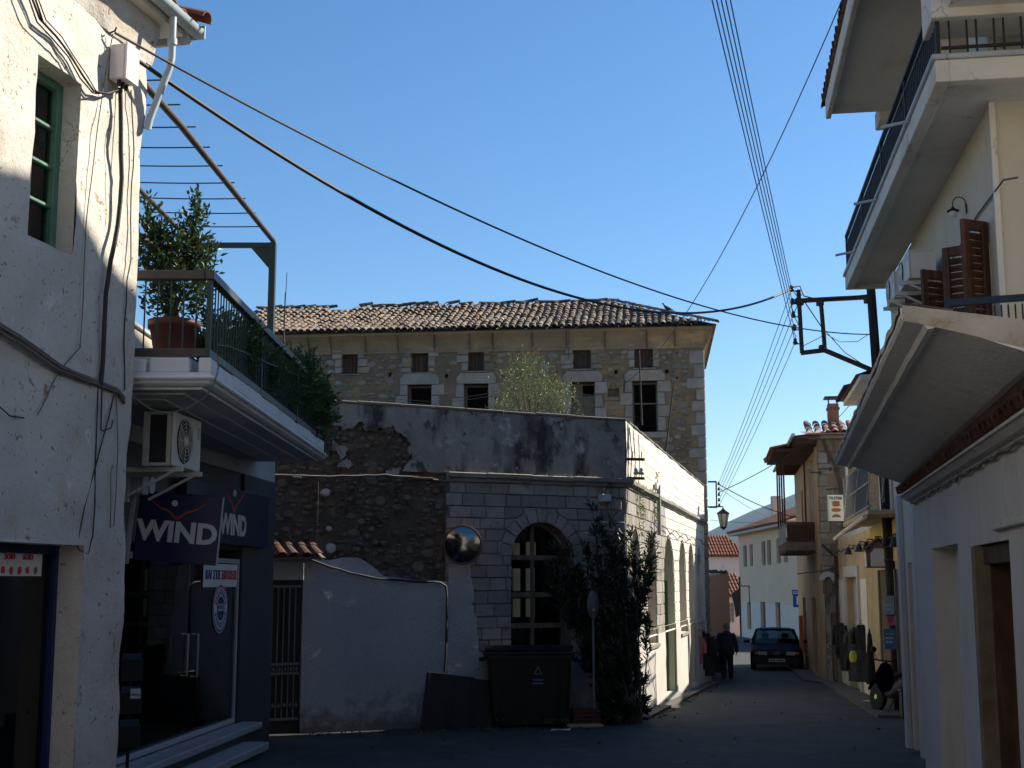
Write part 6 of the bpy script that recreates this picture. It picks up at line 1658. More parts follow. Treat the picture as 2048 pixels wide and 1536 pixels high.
# quoins
z = hz - .1; k = 0
while z > Hn.px(1645, 1150)[1]:
    h = random.uniform(.32, .42); mb = MB(); w1, w2 = ((.42, .25), (.25, .42))[k % 2]
    mb.box(-.03, w1, -.05 + jit(.01), .0, z - h + .012, z, .02); oo = mb.build('quoin', 'tan_stone', st); oo.rotation_euler = (0, 0, hr_)
    mb = MB(); mb.box(-w2, -.02, -.05, .0, z - h + .012, z, .02); mb.build('quoin', 'tan_stone', st)
    z -= h; k += 1
hst = [stone_variant(40 + i, 'tan_stone') for i in range(4)]
spots = []
for k in range(700):
    x = random.uniform(.55, 2.6); z = random.uniform(Hn.px(1645, 1140)[1], hz - .4); w = random.uniform(.2, .42); h = w * random.uniform(.5, .8)
    if all(abs(x - s_[0]) > (w + s_[2]) * .5 or abs(z - s_[1]) > (h + s_[3]) * .52 for s_ in spots): spots.append((x, z, w, h))
for x, z, w, h in spots:
    m_ = Matrix.Rotation(hr_, 4, 'Z') @ Vector((x, -.0, z)); place('wall_stone', random.choice(hst), st, m_, (0, jit(.1), hr_), (w, .09, h))
# roof: eaves to the street and to the near end, hip tiles
rp_ = R(22)
mb = MB(); ov = .75
def HW(x, y, z):        # gable axes -> house axes
    return Matrix.Rotation(hr_, 4, 'Z') @ Vector((x, y, z))
mb.add([(-HLn, -ov, hz - .02), (.5, -ov, hz - .02), (.2, 4.5, hz + .55), (-HLn, 4.5, hz + .9), (-HLn, -ov, hz + .06), (.5, -ov, hz + .06)], [(0, 1, 2, 3), (0, 1, 5, 4)]); rf_ = mb.build('roof', 'red_tile', st)
mb = MB(); mb.box(-HLn, .5, -ov + .05, 0, hz - .1, hz - .03); mb.build('eave_boards', 'wood_dark', st)
for k in range(14):
    mb = MB(); mb.box(-HLn + .5 + k * .95, -HLn + .6 + k * .95, -ov + .06, 0, hz - .22, hz - .1, .005); mb.build('rafter', 'wood_dark', st)
mb = MB(); gut_y = -ov - .06; mb.tube([(-HLn, gut_y, hz + .0), (.5, gut_y, hz)], .06, 8); mb.build('gutter', 'gutter_metal', st)
mb = MB(); pgx = Hn.px(1652, 880, .12); a_ = HW(.1, -.35, hz - .1)
mb.tube([HW(.08, -.3, hz - .05), HW(.25, -.18, hz - .5), HW(.5, -.12, hz - 1.0), HW(.62, -.1, hz - 1.6), HW(.66, -.1, hz - 3.4)], .05, 8); mb.build('downpipe', 'rust_iron', st)
ge = Hn.px(1655, 866, .45)
for k in range(3):
    for i in range(12):
        p = HW(-.3 + i * .26, -.5 + k * .36, hz + .05 + k * .15); place('roof_tile', redtile, rf_, p, (R(20), jit(.06), hr_ + jit(.05)), (1.25, 1, 1.2))
mb = MB(); mb.add([HW(-.4, -.48, hz), HW(6, -.48, hz), HW(6, 3, hz + .5), HW(-.4, 3, hz + .5), HW(-.4, -.48, hz + .05), HW(6, -.48, hz + .05)], [(0, 1, 2, 3), (0, 1, 5, 4)]); mb.build('hip_slope', 'red_tile', rf_)
mb = MB(); mb.box(-.3, 6, -.42, 0, hz - .12, hz - .02); oo = mb.build('eave_boards', 'wood_old', st); oo.rotation_euler = (0, 0, hr_)
# chimney
cx_, cz0_ = Hn.px(1667, 852, -.6); cz1 = Hn.px(1667, 808, -.6)[1]
cwid = .17
p = HW(cx_, .6, 0)
mb = MB(); mb.box(p.x - .17, p.x + .17, p.y - .17, p.y + .17, cz0_ - .5, cz1, .015); ch = mb.build('chimney', 'red_tile', st)
mb = MB(); mb.box(p.x - .2, p.x + .2, p.y - .2, p.y + .2, cz1 - .2, cz1 - .12, .01); mb.build('chimney_band', 'red_tile', ch)
for sx_ in (-.13, .13):
    for sy_ in (-.13, .13):
        mb = MB(); mb.tube([(p.x + sx_, p.y + sy_, cz1), (p.x + sx_, p.y + sy_, cz1 + .16)], .012, 5); mb.build('cap_leg', 'iron', ch)
mb = MB(); mb.box(p.x - .27, p.x + .27, p.y - .27, p.y + .27, cz1 + .16, cz1 + .22, .01); mb.build('chimney_cap', 'iron', ch)
p2 = HW(cx_ + .05, .35, cz0_ - .3)
mb = MB(); mb.lathe([(.34, -.1), (.33, .1), (.22, .24), (0, .3)], p2, 16); mb.build('mortar_dome', 'concrete', ch)
# wooden balcony on the street side
wb = thing('wooden_balcony', 'brown wooden balcony with slim posts hanging off the old stone house', 'balcony', H.loc(), H.r)
bo = .98; bx1 = H.px(1633, 1100)[0] - .05; bx1 = min(bx1, -.7); bx0 = bx1 - 4.6
f0 = H.px(1600, 1106, bo)[1]
f0 = H.on_x(1600, 1106, bx1)[1]; f1 = H.on_x(1600, 1084, bx1)[1]; f2 = H.on_x(1600, 1044, bx1)[1]; f3 = hz - .25
mb = MB(); mb.box(bx0, bx1, -bo, -.03, f0, f0 + .1, .01); mb.build('floor', 'wood_dark', wb)
mb = MB(); mb.box(bx0, bx1, -bo - .02, -bo + .01, f0 + .102, f1, .005); mb.box(bx1 - .01, bx1 + .02, -bo + .012, -.03, f0 + .102, f1, .005); mb.build('apron', 'wood_old', wb)
mb = MB(); mb.box(bx0, bx1 + .03, -bo - .03, -bo + .03, f2 - .06, f2, .006); mb.box(bx1 - .03, bx1 + .03, -bo + .032, -.03, f2 - .06, f2, .006); mb.build('handrail', 'wood_shutter', wb)
for k in range(11):
    y_ = -bo + .05 + k * .085
    mb = MB(); mb.box(bx1 - .012, bx1 + .014, y_, y_ + .05, f1, f2 - .06, .003); mb.build('baluster', 'wood_shutter', wb)
mb = MB(); mb.box(bx1 - .035, bx1 - .03, -bo + .05, -.05, f1, f2 - .07); mb.build('lining', 'wood_dark', wb)
for k in range(36):
    x_ = bx0 + .06 + k * (bx1 - bx0 - .1) / 36; mb = MB(); mb.box(x_, x_ + .03, -bo - .012, -bo + .012, f1, f2 - .06); mb.build('baluster', 'gutter_metal', wb)
for (x_, y_) in ((bx1 - .03, -bo + .0), (bx1 - 1.5, -bo), (bx1 - 3, -bo), (bx0 + .05, -bo), (bx1 - .03, -.3)):
    mb = MB(); mb.box(x_ - .028, x_ + .028, y_ - .028, y_ + .028, f2, f3, .006); mb.build('post', 'wood_dark', wb)
mb = MB(); mb.box(bx0 - .2, bx1 + .3, -bo - .35, .0, f3, f3 + .1); rfb = mb.build('roof_boards', 'wood_dark', wb)
for i in range(24): place('roof_tile', redtile, rfb, (bx1 + .25 - i * .22, -bo - .42, f3 + .08), (R(12), jit(.08), jit(.06)), (1, 2.6, 1))
for i in range(6): place('roof_tile', redtile, rfb, (bx1 + .3, -bo - .3 + i * .2, f3 + .08 + i * .04), (R(4), jit(.08), R(90) + jit(.06)))
place('ridge_tile', redtile, rfb, (bx0 - .1, -bo - .4, f3 + .15), (R(40), 0, R(20)), (1.3, 1, 1.3))
# small things on the stone house
for (u0, u1, v) in ((1636, 1662, 938), (1620, 1640, 945)):
    a = Hn.px(u0, v, .2); b_ = Hn.px(u1, v, .2); t = thing('iron_bracket', 'short black iron bracket ' + ('on the corner stones of the old stone house' if u0 == 1636 else 'under the eave beside the wooden balcony'), 'bracket', Hn.w(a[0], -.2, a[1]), Hn.r)
    mb = MB(); mb.box(0, b_[0] - a[0], -.02, .02, -.02, .02); mb.build('arm', 'iron', t)
    mb = MB(); mb.box(b_[0] - a[0] - .03, b_[0] - a[0] + .02, -.02, .22, -.05, .05); mb.build('wall_plate', 'iron', t)
cable('wall_cable', 'pale wire sagging along the lower wall of the old stone house', [Hn.w(x, -.12, z) for x, z in [(Hn.px(u, v, .12)) for u, v in ((1594, 1148), (1615, 1145), (1640, 1142), (1660, 1138), (1674, 1134))]], .02, 'cable_grey')
# bakery sign
sy = 37.6; c = at_y(1672, 1016, sy)
bs = thing('bakery_sign', 'cream hanging bakery sign with three brown loaves and ΤΟ ΣΤΕΚΙ lettering', 'sign', c, R(-6))
hw, hh = .215, .375
mb = MB(); mb.box(-hw, hw, -.03, .05, -hh, hh, .01); mb.build('panel', 'sign_cream', bs)
mb = MB(); mb.box(hw + .001, hw + .02, -.035, .055, -hh - .01, hh + .01); mb.box(-hw - .02, -hw - .001, -.035, .055, -hh - .01, hh + .01); mb.build('frame', 'sign_grey', bs)
text('ΤΟ', .1, 'board_black', bs, -.135, -.034, hh - .1, .004, .82)
text('ΣΤΕΚΙ', .1, 'board_black', bs, .055, -.034, hh - .1, .004, .82)
for q, (dz, n_) in enumerate(((.12, 2), (-.06, 1), (-.24, 1))):
    for m_ in range(n_):
        mb = MB(); oz = dz + (m_ - .5) * .07 * (n_ - 1); sw_ = (.12, .14, .13)[q]
        mb.prism([(sw_ * math.cos(k * math.tau / 18), oz + (.05, .06, .05)[q] * math.sin(k * math.tau / 18) - (.02 if q == 2 else 0) * math.cos(k * math.tau / 9)) for k in range(18)], -.036 - .003 * m_, -.028, .003); b_ = mb.build('loaf', 'bread', bs)
        for s_ in range(4):
            mb = MB(); xx = -.07 + s_ * .045; mb.bar((xx, -.041 - .003 * m_, oz - .025), (xx + .025, -.041 - .003 * m_, oz + .03), .003, .008); mb.build('crust_mark', 'wood_dark', b_)
a = at_y(1652, 979, sy); b_ = at_y(1697, 977, sy)
mb = MB(); mb.bar(a - c, b_ - c, .035, .05); mb.build('arm', 'iron', bs)
for x_ in (-.14, .14):
    mb = MB(); mb.tube([(x_, 0, hh), (x_, 0, (a - c).z)], .008, 5); mb.build('hanger', 'iron', bs)
ps_ = thing('sign_post', 'thin grey post rising beside the bakery sign', 'post', at_y(1697, 1040, sy))
mb = MB(); mb.box(-.03, .03, -.03, .03, -.2, 1.55, .005); mb.build('post', 'grey_metal', ps_)
b = thing('orange_post', 'orange post standing against the ochre wall behind the car', 'post', (H.w(-8.5, -.2, 0).x, H.w(-8.5, -.2, 0).y, gz(49)))
mb = MB(); mb.box(-.07, .07, -.07, .07, 0, 1.95, .01); mb.box(-.09, .09, -.09, .09, 0, .1); mb.build('post', 'orange_post', b)

# ================================================================ FAR HOUSES
K = Frame(15.05, 87, math.atan2(-1, .01))
kh = thing('far_cream_house', 'two storey cream and white house closing the far end of the street', 'house', K.loc(), K.r)
KZ = K.px(1475, 1067)[1]; KL = 17.5
kops = []
for (u0, u1, v0, v1) in ((1487, 1493, 1091, 1134), (1500, 1505, 1088, 1133), (1524, 1530, 1082, 1131), (1535, 1541, 1080, 1130), (1554, 1560, 1076, 1127), (1568, 1574, 1074, 1125)):
    a = K.px(u0, v1); b_ = K.px(u1, v0); kops.append(dict(x0=a[0], x1=b_[0], z0=a[1], z1=b_[1], depth=.2, k='w'))
for (u0, u1, v0, v1) in ((1496, 1502, 1205, 1258), (1523, 1531, 1204, 1275), (1553, 1561, 1205, 1262)):
    a = K.px(u0, v1); b_ = K.px(u1, v0); kops.append(dict(x0=a[0], x1=b_[0], z0=a[1], z1=b_[1], depth=.2, k='d'))
mb = MB(); wall_sheet(mb, 0, KL, -1, KZ, kops, 1.0); mb.add([(0, 0, -1), (0, 9, -1), (0, 9, KZ), (0, 0, KZ)], [(0, 1, 2, 3)]); mb.add([(KL, 0, -1), (KL, 9, -1), (KL, 9, KZ), (KL, 0, KZ)], [(0, 1, 2, 3)]); mb.box(0, KL, 8.8, 9, -1, KZ); mb.build('wall', 'far_cream', kh)
kd = K.px(1488, 1203)[1]
mb = MB(); wall_sheet(mb, .6, KL, -1, kd, [dict(x0=o['x0'], x1=o['x1'], z0=o['z0'], z1=o['z1'], depth=.02) for o in kops if o['k'] == 'd'], 1.0, y=-.02); mb.build('lower_paint', 'far_white', kh)
for o in kops:
    mb = MB(); mb.box(o['x0'], o['x1'], .15, .2, o['z0'], o['z1']); w_ = mb.build('window', 'wood_old', kh)
    mb = MB(); mb.box(o['x0'] + .1, o['x1'] - .1, .13, .15, o['z0'] + .1, o['z1'] - .1); mb.build('pane', 'old_glass', w_)
    mb = MB(); xm = (o['x0'] + o['x1']) / 2; mb.box(xm - .03, xm + .03, .11, .13, o['z0'] + .1, o['z1'] - .1); mb.build('bar', 'wood_old', w_)
mb = MB(); mb.tube([(.3, -.06, -.5), (.3, -.06, kd + 1.6)], .05, 6); mb.tube([(.3, -.06, kd + 1.0), (3.6, -.06, kd + 1.0), (3.6, -.06, kd - .1)], .03, 5); mb.build('downpipe', 'rust_iron', kh)
mb = MB(); mb.add([(-.6, -.6, KZ), (KL + .3, -.6, KZ), (KL - 3, 4.5, KZ + 1.9), (3, 4.5, KZ + 1.9), (KL + .3, 9.6, KZ), (-.6, 9.6, KZ)], [(0, 1, 2, 3), (3, 2, 4, 5), (0, 3, 5), (1, 4, 2), (0, 1, 4, 5)]); kr = mb.build('roof', 'red_tile', kh)
mb = MB(); mb.box(-.6, KL + .3, -.6, 0, KZ - .18, KZ - .02, .02); mb.build('cornice', 'cream_wall', kh)
tl = MB()
for i in range(int(KL / .25)):
    x = -.5 + i * .25; tl.tube([(x, -.68, KZ + .04), (x, 4.4 * min(1, .2 + min(x + .5, KL - x) / 3.2), KZ + .08 + 1.9 * min(1, .2 + min(x + .5, KL - x) / 3.2))], .085, 6)
tag(tl.build('roof_tiles', 'red_tile', kr), kind='stuff')
mb = MB(); c_ = K.px(1552, 1015, -3); mb.box(c_[0] - .3, c_[0] + .3, 2.7, 3.3, KZ + .5, K.px(1552, 992, -3)[1], .02); mb.build('chimney', 'cream_wall', kr)
# low houses left of it
def small_house(name, label, x, y, rz, w, d, h, rise, wall, wins, tile=True, front='hip'):
    t = thing(name, label, 'house', (x, y, gz(y)), rz)
    mb = MB(); wall_sheet(mb, 0, w, -.5, h, wins, 1.2); mb.add([(w, 0, -.5), (w, d, -.5), (w, d, h), (w, 0, h)], [(0, 1, 2, 3)]); mb.add([(0, 0, -.5), (0, d, -.5), (0, d, h), (0, 0, h)], [(0, 1, 2, 3)]); mb.box(0, w, d - .2, d, -.5, h); mb.build('wall', wall, t)
    o_ = .3
    mb = MB(); mb.add([(-o_, -o_, h), (w + o_, -o_, h), (w + o_ - 1, d / 2, h + rise), (-o_ + 1, d / 2, h + rise), (w + o_, d + o_, h), (-o_, d + o_, h), (-o_, -o_, h - .08), (w + o_, -o_, h - .08)], [(0, 1, 2, 3), (3, 2, 4, 5), (0, 3, 5), (1, 4, 2), (0, 1, 7, 6)]); r_ = mb.build('roof', 'red_tile', t)
    tl = MB(); n = int((w + .5) / .24)
    for i in range(n):
        xx = -o_ + .1 + i * .24; f = min(1, (min(xx + o_, w + o_ - xx) + .1) / 1.1)
        for k in range(6):
            a = k / 6 * f; b = (k + 1.1) / 6 * f
            tl.tube([(xx, -o_ - .06 + (d / 2 + o_) * a, h + .05 + rise * a + jit(.01)), (xx, -o_ - .06 + (d / 2 + o_) * b, h + .02 + rise * b)], [.1, .08], 6, False)
    tag(tl.build('roof_tiles', 'red_tile', r_), kind='stuff')
    for o in wins:
        mb = MB(); mb.box(o['x0'], o['x1'], .1, .14, o['z0'], o['z1']); w_ = mb.build('window', 'grey_metal', t)
        nx = 3; nzz = 4
        for i in range(nx):
            for j in range(nzz):
                dx = (o['x1'] - o['x0'] - .1) / nx; dz = (o['z1'] - o['z0'] - .1) / nzz
                b = MB(); b.box(o['x0'] + .05 + i * dx + .03, o['x0'] + .05 + (i + 1) * dx - .03, .085, .1, o['z0'] + .05 + j * dz + .03, o['z0'] + .05 + (j + 1) * dz - .03); b.build('pane', 'old_glass', w_)
    return t
y1 = 104; a = at_y(1404, 1112, y1); b_ = at_y(1479, 1112, y1)
small_house('red_roof_house', 'white house with a red hipped tile roof under the hill', a.x - 4, y1, 0, b_.x - a.x + 4.3, 7, a.z - gz(y1), at_y(1440, 1072, y1 + 3.5).z - a.z, 'far_white', [])
y2 = 93; a = at_y(1446, 1192, y2); b_ = at_y(1481, 1192, y2); wz = at_y(1450, 1245, y2).z - gz(y2)
wa = at_y(1452, 1205, y2); wb_ = at_y(1469, 1205, y2)
t2 = small_house('low_red_roof_house', 'low white house with patchy red tiles and a paned window by the bend', a.x - 1.2, y2, R(4), b_.x - a.x + 2.2, 5, a.z - gz(y2), at_y(1460, 1148, y2 + 2.5).z - a.z, 'far_white', [dict(x0=wa.x - a.x + 1.2, x1=wb_.x - a.x + 1.2, z0=wz, z1=wa.z - gz(y2), depth=.14)])
aw = thing('dark_awning', 'dark rolled awning hanging beside the low red roof house', 'awning', at_y(1470, 1192, 91))
aw.scale = (1.35, 1, 1.45)
mb = MB(); mb.prism([(-.18, .1), (.2, .35), (.22, -.9), (.02, -1.0), (-.05, -.4)], -.1, .1, .03, True); mb.build('cloth', 'cloth_black', aw)
mb = MB(); mb.bar((.2, .05, .35), (.25, .05, -2.2), .04, .04); mb.build('post', 'iron', aw)
y3 = 50; a = at_y(1409, 1150, y3); b_ = at_y(1446, 1145, y3); c_ = at_y(1430, 1145, y3)
pw_ = thing('garden_wall', 'tall white garden wall at the end of the corner house', 'wall', (a.x - .6, y3 - .6, gz(y3)))
hh = a.z - gz(y3)
mb = MB(); mb.add([(0, -1.2, -.3), (.95, -.5, -.3), (1.42, 0, -.3), (1.42, 3, -.3), (0, 3, -.3), (0.05, -1.2, hh - .15), (.97, -.5, hh + .02), (1.42, 0, hh + .12), (1.42, 3, hh + .1), (.05, 3, hh)], [(0, 1, 6, 5), (1, 2, 7, 6), (2, 3, 8, 7), (3, 4, 9, 8), (0, 5, 9, 4), (5, 6, 7, 8, 9)]); mb.build('plaster', 'far_white', pw_)
mb = MB()
for k in range(14): x_ = .05 + k * .09 + jit(.03); mb.box(x_, x_ + random.uniform(.06, .16), -.3 + jit(.2), .1 + jit(.2), hh + .05, hh + .1 + random.uniform(0, .1), .03)
tag(mb.build('rubble_top', 'tan_stone', pw_), kind='stuff')
# blue street sign on the far corner
c = at_y(1593, 1201, 66); bsn = thing('blue_sign', 'blue sign with a white letter E on the far street corner', 'sign', c, R(4))
mb = MB(); mb.box(-.17, .3, 0, .05, -.33, .3, .006); mb.build('panel', 'sign_blue', bsn)
mb = MB(); mb.box(.0, .08, -.012, 0, -.2, .2); mb.box(.08, .26, -.012, 0, .12, .2); mb.box(.08, .22, -.012, 0, -.04, .04); mb.box(.08, .26, -.012, 0, -.2, -.12); mb.build('letter', 'sign_white', bsn)
c = at_y(1588, 1185, 66.3); bsn = thing('blue_name_plate', 'small blue plate above the blue letter sign', 'sign', c, R(4))
mb = MB(); mb.box(-.1, .34, 0, .03, -.13, .13, .005); mb.build('panel', 'sign_blue', bsn)
mb = MB(); mb.box(-.06, .3, -.006, 0, .02, .05); mb.box(-.06, .26, -.006, 0, -.05, -.02); mb.build('lettering_mark', 'sign_white', bsn)

# ================================================================ POLE, BRACKETS, WIRES
pb = at_y(1803, 1424, 26.4); pt = at_y(1735, 560, 26.4)
pole = thing('utility_pole', 'dark utility pole with steel side bracket in front of the yellow house', 'pole', (pb.x, 26.4, gz(26.4)))
top = Vector((at_y(1738, 590, 26.4).x - pb.x, 0, at_y(1738, 430, 26.4).z - gz(26.4)))
mb = MB(); mb.tube([Vector((0, 0, -.2)).lerp(top, i / 8) for i in range(9)], [.13 - .0055 * i for i in range(9)], 12); mb.build('shaft', 'pole_wood', pole)
def PP(u, v, y=26.4): return at_y(u, v, y) - Vector((pb.x, 26.4, gz(26.4)))
fr = [(1590, 602, 1741, 594), (1597, 580, 1604, 706), (1602, 706, 1652, 700), (1642, 606, 1650, 702), (1648, 700, 1748, 742)]
for (u0, v0, u1, v1) in fr:
    mb = MB(); mb.bar(PP(u0, v0), PP(u1, v1), .07, .09); mb.build('bracket_bar', 'rust_iron', pole)
for (u, v) in ((1640, 605), (1645, 697), (1600, 604), (1735, 600)):
    p = PP(u, v); mb = MB(); mb.box(p.x - .07, p.x + .07, -.06, .06, p.z - .07, p.z + .07, .01); mb.build('bracket_plate', 'rust_iron', pole)
ins_v = (578, 604, 630, 656, 684); ins = []
for v in ins_v:
    p = PP(1583 + (v - 578) * .07, v); mb = MB(); mb.bar(p + Vector((.12, 0, -.04)), p + Vector((-.02, 0, -.04)), .02, .02); hk = mb.build('insulator_pin', 'rust_iron', pole)
    mb = MB(); mb.lathe([(.02, -.06), (.045, -.04), (.05, .0), (.03, .02), (.042, .05), (.02, .08), (0, .085)], p, 10); mb.build('insulator', 'rust_iron', hk)
    ins.append(p + Vector((pb.x, 26.4, gz(26.4))))
for z_ in (2.6, 3.0): 
    mb = MB(); mb.tube([Vector((.135 * math.cos(k), .135 * math.sin(k), z_)) + top * (z_ / top.z) - Vector((0, 0, z_)) + Vector((0, 0, 0)) for k in [i * math.tau / 12 for i in range(13)]], .012, 4); mb.build('band', 'rust_iron', pole)
# jumble of leads on the bracket
for k in range(7):
    p = ins[k % 5]; q = ins[min(4, k % 5 + 1)]
    m_ = (p + q) / 2 + Vector((.1 + jit(.12), jit(.08), jit(.1)))
    cable('lead_wire', ['topmost', 'second', 'third', 'fourth', 'fifth', 'sixth', 'lowest'][k] + ' short dark lead looping between the insulators of the pole bracket', [p, p.lerp(m_, .6) + Vector((jit(.04), 0, jit(.04))), m_, m_.lerp(q, .5), q], .009, group='leads on the pole bracket')
cable('lead_wire', 'twisted lead along the top bar of the pole bracket', [at_y(u, v, 26.36) for u, v in ((1584, 575), (1600, 572), (1608, 592), (1640, 600), (1680, 596), (1735, 590))], .016)
cable('lead_wire', 'pair of leads slanting from the bracket top down to the pole', [at_y(u, v, 26.36) for u, v in ((1608, 602), (1640, 650), (1690, 705), (1740, 738))], .012)
cable('lead_wire', 'thin lead drooping beside the pole bracket bottom', [at_y(u, v, 26.36) for u, v in ((1606, 692), (1640, 675), (1652, 668), (1680, 684), (1715, 683), (1738, 668))], .007)
# five line wires: overhead towards the camera and on to the far bracket
far_x = at_y(1424, 990, 41.4)
farb = thing('line_bracket', 'iron bracket with five insulators on the far corner of the stone mansion', 'bracket', (far_x.x, 41.4, far_x.z))
mb = MB(); zt_ = at_y(1424, 962, 41.4).z - far_x.z; zb_ = at_y(1424, 1016, 41.4).z - far_x.z
mb.box(.12, .16, -.02, .02, zb_, zt_, .004); mb.box(-.12, .12, -.02, .02, zt_ - .05, zt_); mb.box(-.12, .12, -.02, .02, zb_, zb_ + .05); mb.build('frame', 'iron', farb)
wnames = ['highest', 'second', 'middle', 'fourth', 'lowest']
for k in range(5):
    z_ = zt_ + (zb_ - zt_) * (k + .5) / 5
    mb = MB(); mb.lathe([(.03, -.05), (.045, -.02), (.03, .02), (.03, .05), (0, .06)], (.22, 0, z_), 8); mb.build('insulator', 'iron', farb)
    tgt = Vector((far_x.x + .22, 41.4, far_x.z + z_))
    d0 = at_y((1464, 1455, 1446, 1437, 1428)[k], 0, 14.5)
    st_ = ins[k] + (d0 - ins[k]) * 1.7
    cable('line_wire', wnames[k] + ' of the five overhead line wires coming from above to the pole bracket', cable_pts(st_, ins[k], .12, 16), .0075, group='overhead line wires', n=4)
    cable('line_wire', wnames[k] + ' of the five wires running from the pole bracket to the far bracket', cable_pts(ins[k], tgt, .1, 14), .0075, group='overhead line wires', n=4)
# two sagging house cables from the left house to the bracket and pole
def fit_sag(a, b, u, v):
    best = None
    for i in range(0, 160):
        s_ = i * .04
        for p in cable_pts(a, b, s_, 60):
            q = p - Vector((0, 0, CAMZ)); dd = q.y * math.cos(PITCH) + q.z * math.sin(PITCH); hh_ = -q.y * math.sin(PITCH) + q.z * math.cos(PITCH)
            pu, pv = 1024 + F_PX * q.x / dd, 768 - F_PX * hh_ / dd
            if abs(pu - u) < 14:
                e = abs(pv - v)
                if best is None or e < best[0]: best = (e, s_)
    return best[1] if best else .5
s_, z_ = L.px(272, 118, .05); pa = L.w(s_, -.05, z_)
sg_ = fit_sag(pa, ins[0], 700, 388)
pts = cable_pts(pa, ins[0], sg_, 48)
s2, z2 = L.px(268, 172, .08); s3, z3 = L.px(262, 128, .12)
cable('service_cable', 'thick black service cable sagging from the left cable box across to the pole bracket', [L.w(s2 - .03, -.07, z2), L.w(s2, -.1, z2 + .1), L.w(s3, -.1, z3 + .05)] + pts, .02, n=6)
s_, z_ = L.px(228, 66, .05); pa = L.w(s_, -.06, z_); pe = at_y(1740, 669, 26.3)
sg_ = fit_sag(pa, pe, 800, 367)
cable('service_cable', 'thinner twisted cable sagging from the left wall to the utility pole', cable_pts(pa, pe, sg_, 48), .012, n=5)
mb = MB(); mb.tube([(0, 0, 0), (0, -.06, .02), (0, -.07, .05)], .008, 5); t = mb.build('cable_hook', 'iron'); t.location = L.w(s_, 0, z_); t.rotation_euler = (0, 0, L.r); tag(t, 'small iron hook holding a cable high on the left wall', 'hook')
# single wire from the right roof down to the mansion wall
a_ = at_y(1690, -14, 15); s_, z_ = U.px(1111, 745, .05); e_ = U.w(s_, -.05, z_)
cable('house_wire', 'single thin wire slanting down from the right roof to the mansion wall', cable_pts(a_, e_, fit_sag(a_, e_, 1525, 350), 40), .008, n=4)
s_, z_ = U.px(1137, 655, .45); e1 = U.px(1137, 720, .1)
cable('house_wire', 'short wire hanging from the mansion eave', [U.w(s_, -.36, z_), U.w(s_, -.3, z_ - .3), U.w(e1[0], -.1, e1[1])], .008)
# wires to the stone house
for k, ((u0, v0), (u1, v1, y1_), r_, lab) in enumerate((((1437, 985), (1640, 867, 40.4), .012, 'wire rising from the far bracket to the roof edge of the old stone house'),
      ((1437, 968), (1592, 1035, 50), .016, 'dark cable descending from the far bracket to the stone house wall'), ((1437, 975), (1560, 1045, 70), .009, 'thin wire from the far bracket to the cream house roof'),
      ((1420, 1040), (1585, 1038, 60), .006, 'faint level wire below the street lantern top'))):
    cable('house_wire', lab, cable_pts(at_y(u0, v0, 41.4), at_y(u1, v1, y1_), .12, 14), r_, n=4)
cable('house_wire', 'wire rising from the stone house roof to the white eave above', cable_pts(at_y(1640, 867, 40.4), at_y(1735, 765, 28), .1, 12), .011, n=4)
for v in (800, 806): cable('house_wire', ('upper' if v == 800 else 'lower') + ' of two thin wires drooping on the mansion between the low windows', [at_y(u, vv + v - 800, 41.0) for u, vv in ((650, 778), (740, 794), (860, 803), (960, 790), (1010, 780))], .008, 'cable_grey', n=4)

# hanging street lantern
lc = at_y(1446, 1016, 41); lt = thing('street_lantern', 'old iron street lantern hanging from a bracket at the mansion corner', 'lantern', lc)
hgt = at_y(1446, 1016, 41).z - at_y(1446, 1060, 41).z
mb = MB(); mb.tube([(-.45, .2, .05), (-.2, .1, .05), (0, 0, .04), (0, 0, -.02)], .02, 6); mb.build('arm', 'iron', lt)
mb = MB(); mb.lathe([(.02, .0), (.05, -.05), (.2, -.16), (.21, -.18), (.02, -.17)], n=6, smooth=False); mb.build('hood', 'iron', lt)
mb = MB(); mb.lathe([(.165, -.18), (.085, -hgt + .1), (.0, -hgt + .1)], n=6, smooth=False); mb.build('glass', 'lantern_glass', lt)
for k in range(6):
    a_ = k * math.tau / 6; mb = MB(); mb.bar((.175 * math.cos(a_), .175 * math.sin(a_), -.18), (.09 * math.cos(a_), .09 * math.sin(a_), -hgt + .1), .018, .018); mb.build('rib', 'iron', lt)
mb = MB(); mb.lathe([(.1, -hgt + .1), (.09, -hgt + .06), (.03, -hgt + .03), (.02, -hgt)], n=8); mb.build('base', 'iron', lt)

# rods and masts
def rod(label, u0, v0, u1, v1, y, r):
    a_ = at_y(u0, v0, y); b_ = at_y(u1, v1, y); mb = MB(); mb.tube([Vector((0, 0, 0)), b_ - a_], [r, r * .8], 6); o = mb.build('metal_rod', 'rust_iron'); o.location = a_; tag(o, label, 'rod')
rod('slim rod standing on the corner roof in front of the tall right window', 1284, 850, 1278, 700, 27.5, .022)
rod('leaning rod on the corner roof near the right end', 1331, 905, 1347, 770, 32, .024)
rod('thin mast rising behind the terrace railing at the left', 562, 830, 571, 585, 22.6, .016)
rod('thin tip of a second mast at the left roof end', 571, 600, 574, 545, 22.6, .008)

